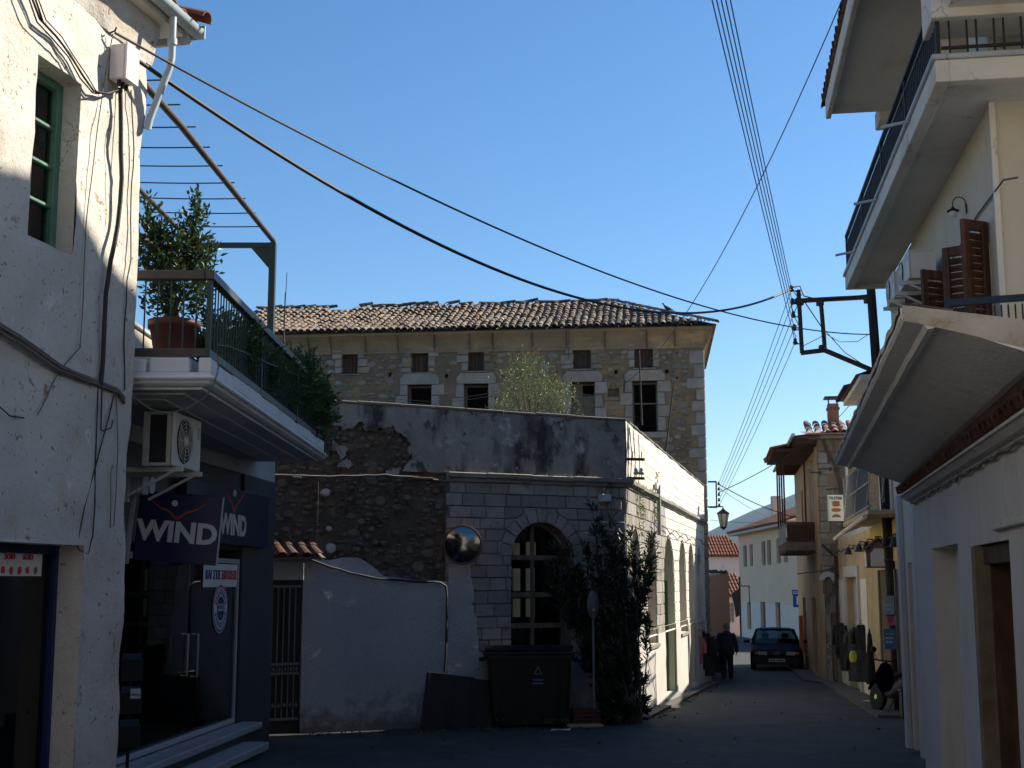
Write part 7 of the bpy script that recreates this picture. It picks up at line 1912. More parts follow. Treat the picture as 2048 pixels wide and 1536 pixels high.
# insulator brackets, pipe and box on the corner house
for (v, ni) in ((917, 0), (955, 2)):
    p0 = A.px(1252, v, .05); w0 = A.w(p0[0], -.05, p0[1]); t = thing('wall_bracket', ['rusty empty cross arm sticking out of the corner house parapet', 'rusty cross arm with two white insulators on the corner of the corner house'][ni // 2], 'bracket', w0)
    ln = at_y(1289, v + 3, w0.y).x - w0.x
    mb = MB(); mb.bar((-.08, .1, 0), (ln, -.02, -.02), .05, .05); mb.build('arm', 'rust_iron', t)
    for f_ in ((.35, .85) if not ni else (.55, .85)):
        mb = MB(); mb.tube([(ln * f_, 0, .0), (ln * f_, 0, .13)], .01, 5); pin = mb.build('pin', 'rust_iron', t)
        if ni: mb = MB(); mb.lathe([(.02, .05), (.05, .06), (.055, .1), (.035, .11), (.045, .15), (.02, .18), (0, .18)], (ln * f_, 0, 0), 10); mb.build('insulator', 'insulator', pin)
for k, (u0, v0, u1, v1) in enumerate(((1266, 860, 1268, 985), (1259, 855, 1261, 960), (1277, 870, 1275, 1000))):
    p0, p1 = S.px(u0, v0, .12), S.px(u1, v1, .12)
    cable('wall_cable', ['first', 'second', 'third'][k] + ' thin wire running down the sunny parapet beside the corner', [S.w(p0[0], -.12, p0[1]), S.w((p0[0] + p1[0]) / 2 + .1, -.14, (p0[1] + p1[1]) / 2), S.w(p1[0], -.12, p1[1])], .009)
p0, p1 = S.px(1317, 1070, .1), S.px(1317, 976, .1)
t = thing('vent_pipe', 'grey pipe with a bent top on the sunny side of the corner house', 'pipe', S.w(p0[0], -.12, p0[1]), S.r)
mb = MB(); h = p1[1] - p0[1]; mb.tube([(0, 0, 0), (0, 0, h), (-.05, 0, h + .06), (-.35, 0, h + .05), (-.42, 0, h - .08)], .045, 8); mb.build('pipe', 'grey_metal', t)
cable('wall_cable', 'dark looped cable strung along the sunny facade above the arches', [S.w(x, -.1, S.px(1370, 1078, .1)[1] + .12 * abs(math.sin(x * 1.4)) + .02 * x * 0) for x in rng(3.5, S_END - .3, .2)], .012)
p0 = A.px(1210, 996, .1); t = thing('wall_box', 'small grey box with a drooping wire on the ashlar front', 'box', A.w(p0[0], -.05, p0[1]), A.r)
mb = MB(); mb.box(-.1, .1, -.12, .05, -.07, .07, .01); mb.build('case', 'grey_metal', t)
mb = MB(); mb.tube([(-.02, -.05, .07), (.06, -.06, .25), (.12, -.06, .3), (.13, -.06, -.4), (.05, -.06, -.5), (-.02, -.06, -.45)], .008, 5); mb.build('wire', 'cable', t)

# convex traffic mirror
mc = A.px(925, 1090, .35); mw = A.w(mc[0], -.35, mc[1]); t = thing('traffic_mirror', 'round convex traffic mirror with orange rim on the stone front', 'mirror', mw, R(-4))
rm = .325
mb = MB(); mb.lathe([(0.0001, -.042), (rm * .3, -.0385), (rm * .6, -.027), (rm * .85, -.008), (rm, .006)], n=36, ax='y'); mb.build('mirror', 'mirror_glass', t)
mb = MB(); mb.lathe([(rm, -.0), (rm + .012, .002), (rm + .015, .03), (rm - .03, .06), (0, .09)], n=36, ax='y'); mb.build('rim', 'mirror_rim', t)
mb = MB(); mb.tube([(0, .06, 0), (-.1, .3, 0), (-.14, .42, 0)], .025, 7); mb.build('arm', 'grey_metal', t)

# round sign from behind on its post
sp = at_y(1188, 1440, 22.9); t = thing('sign_post', 'round road sign seen from the back on a thin post before the corner', 'sign', (sp.x, 22.9, gz(22.9)))
h1 = at_y(1184, 1210, 22.9).z - gz(22.9)
mb = MB(); mb.tube([(0, 0, -.1), (0, 0, h1 + .25)], .024, 8); mb.build('post', 'sign_back', t)
mb = MB(); mb.lathe([(.0, -.012), (.225, -.012), (.235, .0), (.225, .008), (0, .008)], n=28, ax='y'); dsk = mb.build('disc', 'sign_back', t); dsk.location = (0, .0, h1); dsk.rotation_euler = (0, 0, R(62)); 
mb = MB(); mb.box(-.03, .03, -.05, .03, h1 - .1, h1 - .06, .005); mb.build('clamp', 'grey_metal', t)

# oleander at the corner
ol = thing('oleander_bush', 'tall dark oleander bush growing at the corner of the stone house', 'shrub', (2.0, 23.55, gz(23.5)))
base = Vector((2.0, 23.55, gz(23.5))); ends = []
tips_px = [(1185, 1015, 23.3), (1200, 1045, 23.4), (1225, 1040, 23.6), (1215, 1075, 23.2), (1170, 1095, 23.2), (1245, 1075, 23.8), (1260, 1060, 23.9), (1240, 1115, 23.4), (1195, 1120, 23.3), (1112, 1105, 23.0), (1100, 1130, 22.9), (1130, 1160, 23.0), (1125, 1200, 22.9), (1145, 1185, 23.1), (1160, 1150, 23.2), (1215, 1160, 23.2), (1250, 1170, 23.6), (1280, 1130, 24.2), (1300, 1090, 24.6), (1305, 1075, 24.8), (1265, 1210, 23.7), (1235, 1220, 23.3), (1205, 1230, 23.2), (1160, 1260, 23.1), (1175, 1210, 23.2), (1255, 1270, 23.5), (1225, 1290, 23.2), (1270, 1320, 23.7), (1290, 1400, 24.0), (1245, 1340, 23.3), (1210, 1340, 23.1), (1180, 1300, 23.1), (1230, 1390, 23.2), (1200, 1400, 23.1), (1170, 1330, 23.1), (1255, 1420, 23.4), (1285, 1360, 23.9), (1280, 1180, 24.1), (1300, 1150, 24.6), (1308, 1105, 24.9), (1292, 1240, 24.3), (1270, 1095, 24.0), (1098, 1160, 22.9), (1150, 1215, 23.0), (1138, 1100, 23.1), (1108, 1180, 22.9), (1118, 1090, 23.0), (1140, 1130, 23.0), (1165, 1290, 23.0), (1250, 1130, 23.6), (1222, 1105, 23.3), (1262, 1240, 23.8), (1290, 1420, 24.05), (1215, 1430, 23.1)]
sm = MB(); pts = []
for (u, v, y_) in tips_px:
    p = at_y(u, v, y_) - base
    b0 = Vector((jit(.25) + p.x * .15, jit(.12), 0)); m_ = b0.lerp(p, .55) + Vector((jit(.08), jit(.06), .1 + .1 * p.z / 3))
    pl = [b0, b0.lerp(m_, .5) + Vector((jit(.03), jit(.03), 0)), m_, p]
    sm.tube(pl, [.02, .016, .011, .005], 5)
    dirn = (p - m_).normalized()
    for k in range(42):
        f_ = random.random(); q = m_.lerp(p, f_ ** .8 * 1.05) if random.random() < .82 else b0.lerp(m_, random.random())
        for w_ in range(4):
            pts.append((q + Vector((jit(.05), jit(.05), jit(.05))), dirn * .7 + Vector((jit(1), jit(1), jit(.5)))))
sm.build('stem', 'bark', ol)
mb = MB(); leaves(mb, pts, .15, .034, .25); tag(mb.build('foliage', 'oleander_leaf', ol, False), kind='stuff')

# olive tree behind the parapet
oy = 31.0; oc = at_y(1068, 800, oy); tr = thing('olive_tree', 'grey green olive tree rising behind the stained parapet', 'tree', (oc.x, oy, gz(oy)))
base = Vector((oc.x, oy, gz(oy)))
mb = MB(); pts = []; zc = at_y(1068, 835, oy).z - base.z
mb.tube([(0, 0, 0), (.08, 0, zc * .4), (0, .05, zc * .72), (-.05, 0, zc)], [.16, .13, .1, .06], 9); mb.build('trunk', 'bark', tr)
sm = MB()
for (u, v, s_) in ((1055, 728, .25), (1040, 745, .3), (1050, 765, .4), (1070, 760, .35), (1082, 778, .35), (1030, 780, .35), (1010, 800, .4), (1018, 820, .4), (1000, 825, .35), (1040, 805, .5), (1060, 800, .5), (1090, 800, .45), (1115, 790, .35), (1128, 805, .3), (1138, 825, .35), (1110, 820, .45), (1075, 822, .5), (1045, 828, .5), (1124, 785, .25), (1025, 765, .25)):
    c_ = at_y(u, v, oy + jit(.7)) - base; st0 = Vector((jit(.1), jit(.1), zc * .8))
    sm.tube([st0, st0.lerp(c_, .5) + Vector((0, 0, .15)), c_ + Vector((0, 0, s_ * .4))], [.04, .022, .006], 5)
    for k in range(20):
        q = c_ + Vector((jit(s_), jit(s_), jit(s_) * 1.0)); d_ = Vector((jit(.6), jit(.6), 1)).normalized()
        for w_ in range(9): pts.append((q + d_ * (w_ * .05 - .15) + Vector((jit(.02), jit(.02), 0)), d_ * .5 + Vector((jit(1), jit(1), jit(.6)))))
sm.build('branch', 'bark', tr)
mb = MB(); leaves(mb, pts, .085, .022, .2); tag(mb.build('crown', 'olive_leaf', tr, False), kind='stuff')

# ================================================================ BIN, BOARDS, LITTER
bx = at_y(1060, 1450, 22.45); bn = thing('dumpster', 'dark green wheeled dumpster with a closed lid by the stone front', 'dumpster', (bx.x, 22.45, gz(22.45)), R(3))
def bz_(v): return at_y(1060, v, 22.45).z - gz(22.45)
wb_, wt_ = .66, .71; zb0, zt0, zl0 = bz_(1437), bz_(1318), bz_(1298)
mb = MB(); n_ = 0
ring = lambda w, y0_, y1_, z: [(-w, y0_ + .06, z), (-w + .06, y0_, z), (w - .06, y0_, z), (w, y0_ + .06, z), (w, y1_ - .06, z), (w - .06, y1_, z), (-w + .06, y1_, z), (-w, y1_ - .06, z)]
mb.loft([ring(wb_, 0.05, .66, zb0), ring(wt_, 0, .74, zt0)], False); body = mb.build('body', 'bin_green', bn)
for x_ in (-.5, -.25, 0, .25, .5):
    mb = MB(); mb.bar((x_ * .95, .03, zb0 + .06), (x_, -.012, zt0 - .08), .035, .03); mb.build('rib', 'bin_green', body)
mb = MB(); mb.loft([ring(wt_ + .05, -.05, .79, zt0 + .002), ring(wt_ + .05, -.05, .79, zt0 + .07), ring(wt_ + .02, -.02, .76, zt0 + .085)], False); mb.build('rim', 'bin_green', bn)
mb = MB()
vs = []; 
for k in range(9):
    y_ = -.06 + .86 * k / 8; z_ = zt0 + .09 + .13 * math.sin(math.pi * min(1, .12 + k / 8 * .88)) ** .8
    vs += [(-wt_ - .03, y_, z_), (wt_ + .03, y_, z_)]
mb.add(vs, [(2 * k, 2 * k + 1, 2 * k + 3, 2 * k + 2) for k in range(8)], True); mb.add([vs[2 * k] for k in range(9)], [list(range(9))]); mb.add([vs[2 * k + 1] for k in range(9)], [list(range(9))]); mb.box(-wt_ - .05, wt_ + .05, -.09, -.05, zt0 + .08, zt0 + .12, .01)
mb.build('lid', 'bin_green', bn)
for s_ in (-1, 1):
    mb = MB(); mb.tube([(s_ * (wt_ + .05), .37, zt0 - .02), (s_ * (wt_ + .14), .37, zt0 - .02)], .035, 10); mb.build('trunnion', 'bin_green', bn)
    for y_ in (.14, .6):
        mb = MB(); mb.lathe([(.02, -.03), (.09, -.03), (.1, -.015), (.1, .015), (.09, .03), (.02, .03)], (s_ * .5, y_, .1), 16, 'x'); wh = mb.build('wheel', 'rubber', bn)
        mb = MB(); mb.lathe([(.05, -.034), (.0, -.036)], (s_ * .5, y_, .1), 12, 'x'); mb.lathe([(.05, .034), (.0, .036)], (s_ * .5, y_, .1), 12, 'x'); mb.build('rim', 'grey_metal', wh)
        mb = MB(); mb.bar((s_ * .5 - .05, y_, .1), (s_ * .5 - .045, y_, zb0 + .02), .01, .05); mb.bar((s_ * .5 + .05, y_, .1), (s_ * .5 + .045, y_, zb0 + .02), .01, .05); mb.build('fork', 'grey_metal', bn)
zs_ = bz_(1342)
mb = MB(); tri = [(.0, .07), (-.065, -.05), (.065, -.05)]
for p, q in zip(tri, tri[1:] + tri[:1]): mb.bar((p[0] + .14, .008, zs_ + p[1]), (q[0] + .14, .008, zs_ + q[1]), .018, .006)
mb.build('recycling_mark', 'sign_grey', bn)
for k in range(2):
    mb = MB(); mb.box(.05, .24, .012 + .0, .022, zs_ - .16 - k * .06, zs_ - .135 - k * .06); mb.build('label_line', 'poster_blue', bn)
for i, (u, w_, lab) in enumerate(((868, .46, 'leftmost of the dark boards leaning on the whitewashed wall'), (915, .46, 'middle dark board leaning on the whitewashed wall'), (955, .46, 'dark board leaning closest to the dumpster'))):
    p = at_y(u, 1452, 22.0 + i * .22); zt_ = at_y(u, (1345, 1350, 1356)[i], 22.0 + i * .22).z - gz(22)
    t = thing('leaning_board', lab, 'board', (p.x, 22.0 + i * .22, gz(22.1 + i * .2)), R(14 + i * 4), 'dark boards by the dumpster')
    t.rotation_euler = (R(-9), R(8 - i * 1.2), R(14 + i * 2))
    mb = MB(); mb.box(-w_ / 2, w_ / 2, -.02, .02, 0, zt_, .006); mb.build('panel', 'board_black', t)
    for x_ in (-w_ / 2 + .03, w_ / 2 - .03):
        mb = MB(); mb.box(x_ - .025, x_ + .025, -.035, -.02, .02, zt_ - .02, .004); mb.build('batten', 'board_black', t)
p = at_y(1100, 1463, 22.0); lt_ = MB()
lt_.add([(0, 0, 0), (.12, .03, .012), (.3, .02, .004), (.34, .12, .02), (.16, .14, .006), (.02, .1, .015)], [(0, 1, 4, 5), (1, 2, 3, 4)]); o = lt_.build('paper_scrap', 'paper_white'); o.location = (p.x, 21.6, gz(21.6) + .02); tag(o, 'crumpled white paper scrap on the road before the dumpster', 'litter')
p = at_y(1168, 1420, 22.9); t = thing('plastic_crate', 'dull red plastic crate on the ground between dumpster and oleander', 'crate', (p.x, 22.8, gz(22.8)), R(12))
mb = MB(); mb.box(-.22, .22, -.15, .15, 0, .03); mb.build('base', 'pot_brown', t)
for k in range(4):
    for (x0_, x1_, y0_, y1_) in ((-.22, .22, -.16, -.145), (-.22, .22, .145, .16), (-.235, -.22, -.145, .145), (.22, .235, -.145, .145)):
        mb = MB(); mb.box(x0_, x1_, y0_, y1_, .04 + k * .07, .085 + k * .07); mb.build('slat', 'pot_brown', t)
p = at_y(1170, 1425, 22.5); mb = MB(); mb.box(-.3, .3, -.12, .12, 0, .05, .015); o = mb.build('stone_slab', 'pale_stone'); o.location = (p.x, 22.45, gz(22.45) + .01); o.rotation_euler = (0, 0, R(8)); tag(o, 'pale stone slab lying on the ground right of the dumpster', 'slab')

# ================================================================ CLOTHES ON DISPLAY
def garment(label, u, v0, v1, y_, w, mt, group='clothes hung out in front of the shops', rz=0, long=False, trim=None):
    p = at_y(u, v0, y_); h = p.z - at_y(u, v1, y_).z
    t = thing('hanging_coat', label, 'coat', p, rz, group)
    mb = MB(); rings = []
    for k in range(9):
        f_ = k / 8; wd_ = w * (.34 + .66 * min(1, f_ * 5)) * (1 + .12 * f_); z_ = -h * f_
        rings.append([(wd_ / 2 * math.cos(a_) * (1 + .05 * math.sin(a_ * 6 + k)), .1 * math.sin(a_) * (1 + .25 * math.cos(a_ * 7)) + .01 * k, z_) for a_ in [i * math.tau / 18 for i in range(18)]])
    mb.loft(rings); mb.build('body', mt, t)
    for s_ in (-1, 1):
        mb = MB(); mb.tube([(s_ * w * .42, 0, -.07), (s_ * w * .56, -.02, -h * .3), (s_ * w * .58, -.05, -h * .62)], [.06, .065, .05], 8); mb.build('sleeve', trim or mt, t)
    mb = MB(); mb.tube([(-w * .35, 0, -.04), (0, 0, .04), (w * .35, 0, -.04)], .008, 5); mb.tube([(0, 0, .04), (0, 0, .1), (.03, 0, .13), (.04, .0, .09)], .005, 5); mb.build('hanger', 'iron', t)
    return t
garment('pink coat hung at the far end of the sunny stone facade', 1395, 1272, 1328, 38.2, .36, 'cloth_pink', rz=R(20))
garment('dark coat hung right beside the pink coat', 1404, 1262, 1340, 39.3, .4, 'cloth_black', rz=R(15))
garment('long black coat hung on the far end of the left pavement row', 1414, 1268, 1352, 39.9, .42, 'cloth_dark', rz=R(10))
garment('dark coat hung on the white garden wall left of the walking man', 1430, 1278, 1345, 44, .38, 'cloth_grey', rz=R(-5))
garment('dark striped coat on the grey wall, farthest of the right hand clothes', 1680, 1246, 1318, 37.0, .42, 'cloth_dark', rz=R(-60))
garment('black coat hung low next to the white shop door', 1687, 1262, 1342, 35.6, .4, 'cloth_black', rz=R(-60))
garment('dark grey jacket hung high at the white shop doorway', 1708, 1258, 1305, 33.6, .42, 'cloth_grey', rz=R(-50))
garment('tall black coat at the right of the white shop doorway', 1722, 1250, 1312, 32.6, .42, 'cloth_black', rz=R(-50))
garment('long dark skirted coat with a yellow top standing by the kerb', 1719, 1302, 1364, 32.0, .6, 'cloth_grey', rz=R(-40), trim='cloth_dark')
p = at_y(1706, 1312, 31.7); mb = MB(); mb.loft([[(.09 * math.cos(a_) * s_, .05 * math.sin(a_), z_) for a_ in [i * math.tau / 10 for i in range(10)]] for z_, s_ in ((-.14, .7), (-.08, 1), (.04, 1), (.12, .6))]); o = mb.build('yellow_bag', 'cloth_yellow'); o.location = p; tag(o, 'small yellow bag hanging on the dark clothes by the kerb', 'bag')
p = at_y(1742, 1345, 29.6); t = thing('folded_parasol', 'dark folded parasol standing against the yellow shop front', 'parasol', (p.x, 29.6, gz(29.6)))
hh = at_y(1742, 1262, 29.6).z - gz(29.6)
mb = MB(); mb.lathe([(.02, hh), (.05, hh - .1), (.09, hh * .6), (.12, .45), (.1, .42), (.03, .42)], n=10, smooth=False); mb.build('cloth', 'cloth_black', t)
mb = MB(); mb.tube([(0, 0, 0), (0, 0, hh + .05)], .018, 6); mb.build('pole', 'iron', t)
mb = MB(); mb.lathe([(.22, 0), (.2, .06), (.03, .08)], n=14); mb.build('foot', 'concrete', t)
# notices on the pole
for (u, v, w_, h_, mt, lab) in ((1782, 1240, .17, .2, 'paper_pink', 'pink paper notice taped to the dark pole'), (1781, 1278, .26, .4, 'poster_blue', 'blue printed poster on the dark pole below the pink notice'), (1778, 1212, .2, .4, 'sign_grey', 'grey weathered notice on the dark pole above the pink paper')):
    p = at_y(u, v, 26.2); t = thing('pole_notice', lab, 'notice', p)
    mb = MB(); mb.box(-w_ / 2, w_ / 2, -.01, 0, -h_ / 2, h_ / 2); mb.build('sheet', mt, t)
    for k in range(3):
        mb = MB(); mb.box(-w_ * .38, w_ * (.3 - .08 * k), -.014, -.01, h_ * (.25 - .2 * k) - .012, h_ * (.25 - .2 * k) + .012); mb.build('print_mark', 'sign_red' if mt == 'paper_pink' else 'sign_white' if k else 'cloth_yellow', t)
mb = MB(); p = at_y(1832, 1400, 18.2); mb.box(-.12, .12, -.1, .1, 0, .5, .02); mb.box(-.14, .14, -.12, .12, .5, .54, .01); o = mb.build('litter_bin', 'bin_green'); o.location = (p.x - .12, 24.6, gz(24.6)); o.location.x = at_y(1815, 1420, 24.6).x; tag(o, 'small dark litter bin at the foot of the pole', 'bin')

# ================================================================ SCOOTER
sc = at_y(1796, 1412, 25.6); mo = thing('scooter', 'dark motor scooter parked by the pole facing away', 'scooter', (sc.x, 25.9, gz(25.9)), R(72))
mo.rotation_euler = (R(6), 0, R(104))
mb = MB()
def wheel(x):
    mb = MB(); mb.lathe([(.19, -.045), (.255, -.05), (.285, -.02), (.285, .02), (.255, .05), (.19, .045)], (x, 0, .285), 24, 'y'); w_ = mb.build('wheel', 'rubber', mo)
    mb = MB(); mb.lathe([(.19, -.04), (.17, -.03), (.17, .03), (.19, .04)], (x, 0, .285), 20, 'y'); mb.lathe([(.05, -.06), (.05, .06)], (x, 0, .285), 10, 'y')
    for k in range(6):
        a_ = k * math.tau / 6; mb.bar((x, 0, .285), (x + .18 * math.cos(a_), 0, .285 + .18 * math.sin(a_)), .02, .02)
    mb.build('rim', 'chrome', w_)
wheel(-.62); wheel(.62)
mb = MB(); mb.loft([[(x_, w_ * math.cos(a_), z_ + h_ * math.sin(a_)) for a_ in [i * math.tau / 12 for i in range(12)]] for x_, z_, w_, h_ in ((-.95, .72, .05, .04), (-.8, .68, .13, .1), (-.5, .6, .17, .17), (-.2, .5, .16, .18), (.0, .38, .12, .1), (.25, .36, .1, .06))]); mb.build('body', 'dark_trim', mo)
mb = MB(); mb.loft([[(x_, w_ * math.cos(a_), z_ + .045 * math.sin(a_)) for a_ in [i * math.tau / 10 for i in range(10)]] for x_, z_, w_ in ((-.85, .84, .06), (-.7, .84, .13), (-.35, .8, .14), (-.1, .76, .1), (.0, .75, .05))]); mb.build('seat', 'rubber', mo)
mb = MB(); mb.loft([[(x_, w_ * math.cos(a_), z_ + .04 * math.sin(a_)) for a_ in [i * math.tau / 10 for i in range(10)]] for x_, z_, w_ in ((.25, .35, .13), (.38, .55, .2), (.42, .75, .2), (.4, .92, .12))]); mb.build('leg_shield', 'car_paint', mo)
mb = MB(); mb.tube([(.62, -.1, .285), (.62, -.1, .4), (.5, -.06, .62), (.42, 0, .9), (.38, 0, 1.0)], .025, 7); mb.build('fork', 'iron', mo)
mb = MB(); mb.loft([[(.62 + .33 * math.cos(t_), w_, .285 + .33 * math.sin(t_)) for w_ in (-.07, -.04, .04, .07)] for t_ in [R(20 + 14 * k) for k in range(11)]], caps=False); mb.build('fender', 'car_paint', mo)
mb = MB(); mb.tube([(.34, -.33, 1.02), (.4, -.15, 1.0), (.4, .15, 1.0), (.34, .33, 1.02)], .016, 6); mb.build('handlebar', 'iron', mo)
for s_ in (-1, 1):
    mb = MB(); mb.tube([(.37, s_ * .2, 1.0), (.4, s_ * .28, 1.16)], .008, 5); mb.lathe([(.06, -.01), (.06, .01), (0, .015)], (.4, s_ * .28, 1.2), 12, 'x'); mb.build('mirror', 'iron', mo)
mb = MB(); mb.lathe([(.02, .08), (.07, .05), (.08, 0)], (.44, 0, .92), 12, 'x'); mb.build('headlight', 'lamp_lens', mo)
mb = MB(); mb.box(-.93, -.89, -.11, .11, .42, .56, .006); pl = mb.build('plate', 'sign_grey', mo); 
mb = MB(); mb.box(-.97, -.9, -.09, .09, .64, .72, .015); mb.build('tail_light', 'sign_red', mo)
mb = MB(); mb.tube([(-.1, -.14, .28), (-.5, -.17, .3), (-.85, -.19, .36)], [.03, .045, .05], 8); mb.build('exhaust', 'rust_iron', mo)
mb = MB(); mb.bar((-.15, .1, .3), (-.2, .28, .0), .025, .025); mb.build('side_stand', 'iron', mo)

# ================================================================ CAR
ca = thing('parked_car', 'dark blue saloon car facing the camera in the middle of the street', 'car', (9.62, 48.2, gz(50)), R(-10.5)); ca.scale = (1.12, 1.08, 1.03)
# axes: x across, y backwards (bonnet at y=0), z up
st_ = [  # y, half width at waist, z bottom, z waist, z top (bonnet/roof), half width at top
    (.0, .70, .30, .56, .62, .62), (.06, .80, .22, .60, .68, .70), (.25, .835, .2, .64, .74, .73), (.9, .85, .2, .72, .83, .72), (1.25, .85, .2, .78, .90, .70), (1.32, .85, .2, .80, .905, .695)]
mb = MB(); rings = []
def body_ring(y, w, zb_, zw, zt_, wt__):
    h_ = [(-w * .93, zb_), (-w, zb_ + .12), (-w, (zb_ + zw) / 2), (-w * .985, zw), (-wt__, zt_ - .015), (-wt__ * .6, zt_), (0, zt_ + .012), (wt__ * .6, zt_), (wt__, zt_ - .015), (w * .985, zw), (w, (zb_ + zw) / 2), (w, zb_ + .12), (w * .93, zb_)]
    return [(x_, y, z_) for x_, z_ in h_]
for a_ in st_: rings.append(body_ring(*a_))
for (y, w, zw, zt_, wt__) in ((1.5, .85, .84, .92, .80), (3.5, .85, .88, .95, .78), (3.9, .84, .88, .97, .72), (4.3, .82, .84, .95, .7), (4.42, .76, .75, .85, .65)): rings.append(body_ring(y, w, .2, zw, zt_, wt__))
mb.loft(rings); mb.build('body', 'car_paint', ca)
def cab_ring(y, wl_, zl, wt__, zt_): return [(-wl_, y, zl), (-wt__, y, zt_ - .04), (-wt__ * .85, y, zt_), (0, y, zt_ + .02), (wt__ * .85, y, zt_), (wt__, y, zt_ - .04), (wl_, y, zl)]
mb = MB(); mb.loft([cab_ring(1.98, .62, 1.33, .585, 1.385), cab_ring(2.3, .64, 1.34, .6, 1.41), cab_ring(3.0, .64, 1.33, .6, 1.40), cab_ring(3.35, .62, 1.30, .575, 1.355)]); mb.build('roof', 'car_paint', ca)
ws0, ws1 = [(-.70, 1.27, .90), (.70, 1.27, .90)], [(.585, 2.0, 1.365), (-.585, 2.0, 1.365)]
mb = MB(); mb.add([ws0[0], ws0[1], ws1[0], ws1[1]], [(0, 1, 2, 3)]); mb.build('windscreen', 'car_glass', ca)
mb = MB(); mb.add([(-.7, 3.95, .95), (.7, 3.95, .95), (.575, 3.36, 1.33), (-.575, 3.36, 1.33)], [(0, 1, 2, 3)]); mb.build('rear_window', 'car_glass', ca)
for s_ in (-1, 1):
    mb = MB(); mb.add([(s_ * .8, 1.5, .93), (s_ * .79, 3.75, .95), (s_ * .615, 3.3, 1.32), (s_ * .625, 2.05, 1.34)], [(0, 1, 2, 3)]); mb.build('side_window', 'car_glass', ca)
    for (p, q) in (((s_ * .735, 1.3, .9), (s_ * .615, 2.0, 1.37)), ((s_ * .79, 2.5, .93), (s_ * .625, 2.5, 1.36)), ((s_ * .75, 3.9, .95), (s_ * .6, 3.35, 1.34))):
        mb = MB(); mb.bar(p, q, .055, .05); mb.build('pillar', 'car_paint', ca)
    mb = MB(); mb.box(s_ * .30, s_ * .60, -.012, .08, .545, .665, .012); hl = mb.build('headlight', 'lamp_lens', ca)
    mb = MB(); mb.box(s_ * .605, s_ * .71, .0, .1, .55, .66, .01); mb.build('indicator', 'orange_post', ca)
    mb = MB(); mb.loft([[(s_ * (.86 + .11 * f_), 1.45 + .05 * math.cos(a_), .97 + .065 * math.sin(a_)) for a_ in [i * math.tau / 10 for i in range(10)]] for f_ in (0, .5, 1.4, 1.75)]); mb.build('wing_mirror', 'dark_trim', ca)
    for y_ in (.82, 3.45):
        mb = MB(); mb.lathe([(.2, -.09), (.28, -.1), (.305, -.07), (.305, .07), (.28, .1), (.2, .09)], (s_ * .745, y_, .305), 24, 'x'); w_ = mb.build('wheel', 'rubber', ca)
        mb = MB(); mb.lathe([(.2, s_ * .085), (.17, s_ * .07), (.05, s_ * .09), (0, s_ * .09)], (s_ * .745, y_, .305), 16, 'x'); mb.build('rim', 'chrome', w_)
    mb = MB(); mb.loft([[(s_ * .33 + .13 * math.cos(a_) * k_, 2.25, .95 + z_ + 0 * k_) for a_ in [0]] * 1 for z_, k_ in ((0, 1),)]) if False else None
    mb = MB(); mb.box(s_ * .33 - .22, s_ * .33 + .22, 2.3, 2.45, .45, 1.02, .06); mb.build('front_seat', 'cloth_dark', ca)
    mb = MB(); mb.box(s_ * .33 - .12, s_ * .33 + .12, 2.34, 2.44, 1.04, 1.22, .04); mb.build('headrest', 'cloth_dark', ca)
mb = MB(); mb.box(-.66, .66, 1.35, 1.75, .84, .9, .03); mb.box(-.6, .6, 3.3, 3.9, .5, .98, .04); mb.build('dashboard', 'dark_trim', ca)
mb = MB(); mb.box(-.29, .29, -.02, .05, .545, .675, .01); gr = mb.build('grille', 'dark_trim', ca)
for k in range(4):
    mb = MB(); mb.box(-.27, .27, -.026, -.02, .56 + k * .028, .568 + k * .028); mb.build('grille_bar', 'iron', gr)
for k in range(4):
    mb = MB(); xx = -.075 + k * .05; mb.tube([(xx + .034 * math.cos(a_), -.032, .61 + .034 * math.sin(a_)) for a_ in [i * math.tau / 14 for i in range(15)]], .005, 5); mb.build('emblem_ring', 'chrome', gr)
mb = MB(); mb.loft([[(-.80, .04, z_), (-.72, -.08, z_), (0, -.12, z_), (.72, -.08, z_), (.80, .04, z_), (.7, .12, z_), (-.7, .12, z_)] for z_ in (.24, .28, .46, .5)], False); mb.build('bumper', 'dark_trim', ca)
mb = MB(); mb.box(-.26, .26, -.145, -.125, .32, .43, .004); pl = mb.build('plate', 'paper_white', ca)
for k, x_ in enumerate((-.2, -.14, -.08, .02, .08, .14, .2)):
    mb = MB(); mb.box(x_ - .02, x_ + .02, -.149, -.145, .345, .405); mb.build('plate_mark', 'board_black', pl)
mb = MB(); mb.bar((.0, 1.31, .905), (.45, 1.45, .985), .012, .012); mb.bar((-.35, 1.3, .9), (.1, 1.42, .97), .012, .012); mb.build('wiper', 'iron', ca)

# ================================================================ WALKING MAN (seen from behind)
mp = at_y(1455, 1358, 42.6); man = thing('person', 'person in dark jacket and trousers walking away down the street', 'person', (mp.x, 42.6, gz(42.6)), R(-14))
HM = 1.76
def skin_body(name, nodes, edges, material, parent, sub=2):
    bm = bmesh.new(); ly = bm.verts.layers.skin.verify(); vs = []
    for i, (x, y, z, rx, ry) in enumerate(nodes):
        v = bm.verts.new((x, y, z)); v[ly].radius = (rx, ry); v[ly].use_root = (i == 0); vs.append(v)
    for a_, b_ in edges: bm.edges.new((vs[a_], vs[b_]))
    me = bpy.data.meshes.new(name); bm.to_mesh(me); bm.free(); me.materials.append(M[material])
    o = bpy.data.objects.new(name, me); COL.objects.link(o); o.parent = parent
    sk = o.modifiers.new('skin', 'SKIN'); sk.use_smooth_shade = True
    ss = o.modifiers.new('subdivision', 'SUBSURF'); ss.levels = sub; ss.render_levels = sub
    return o
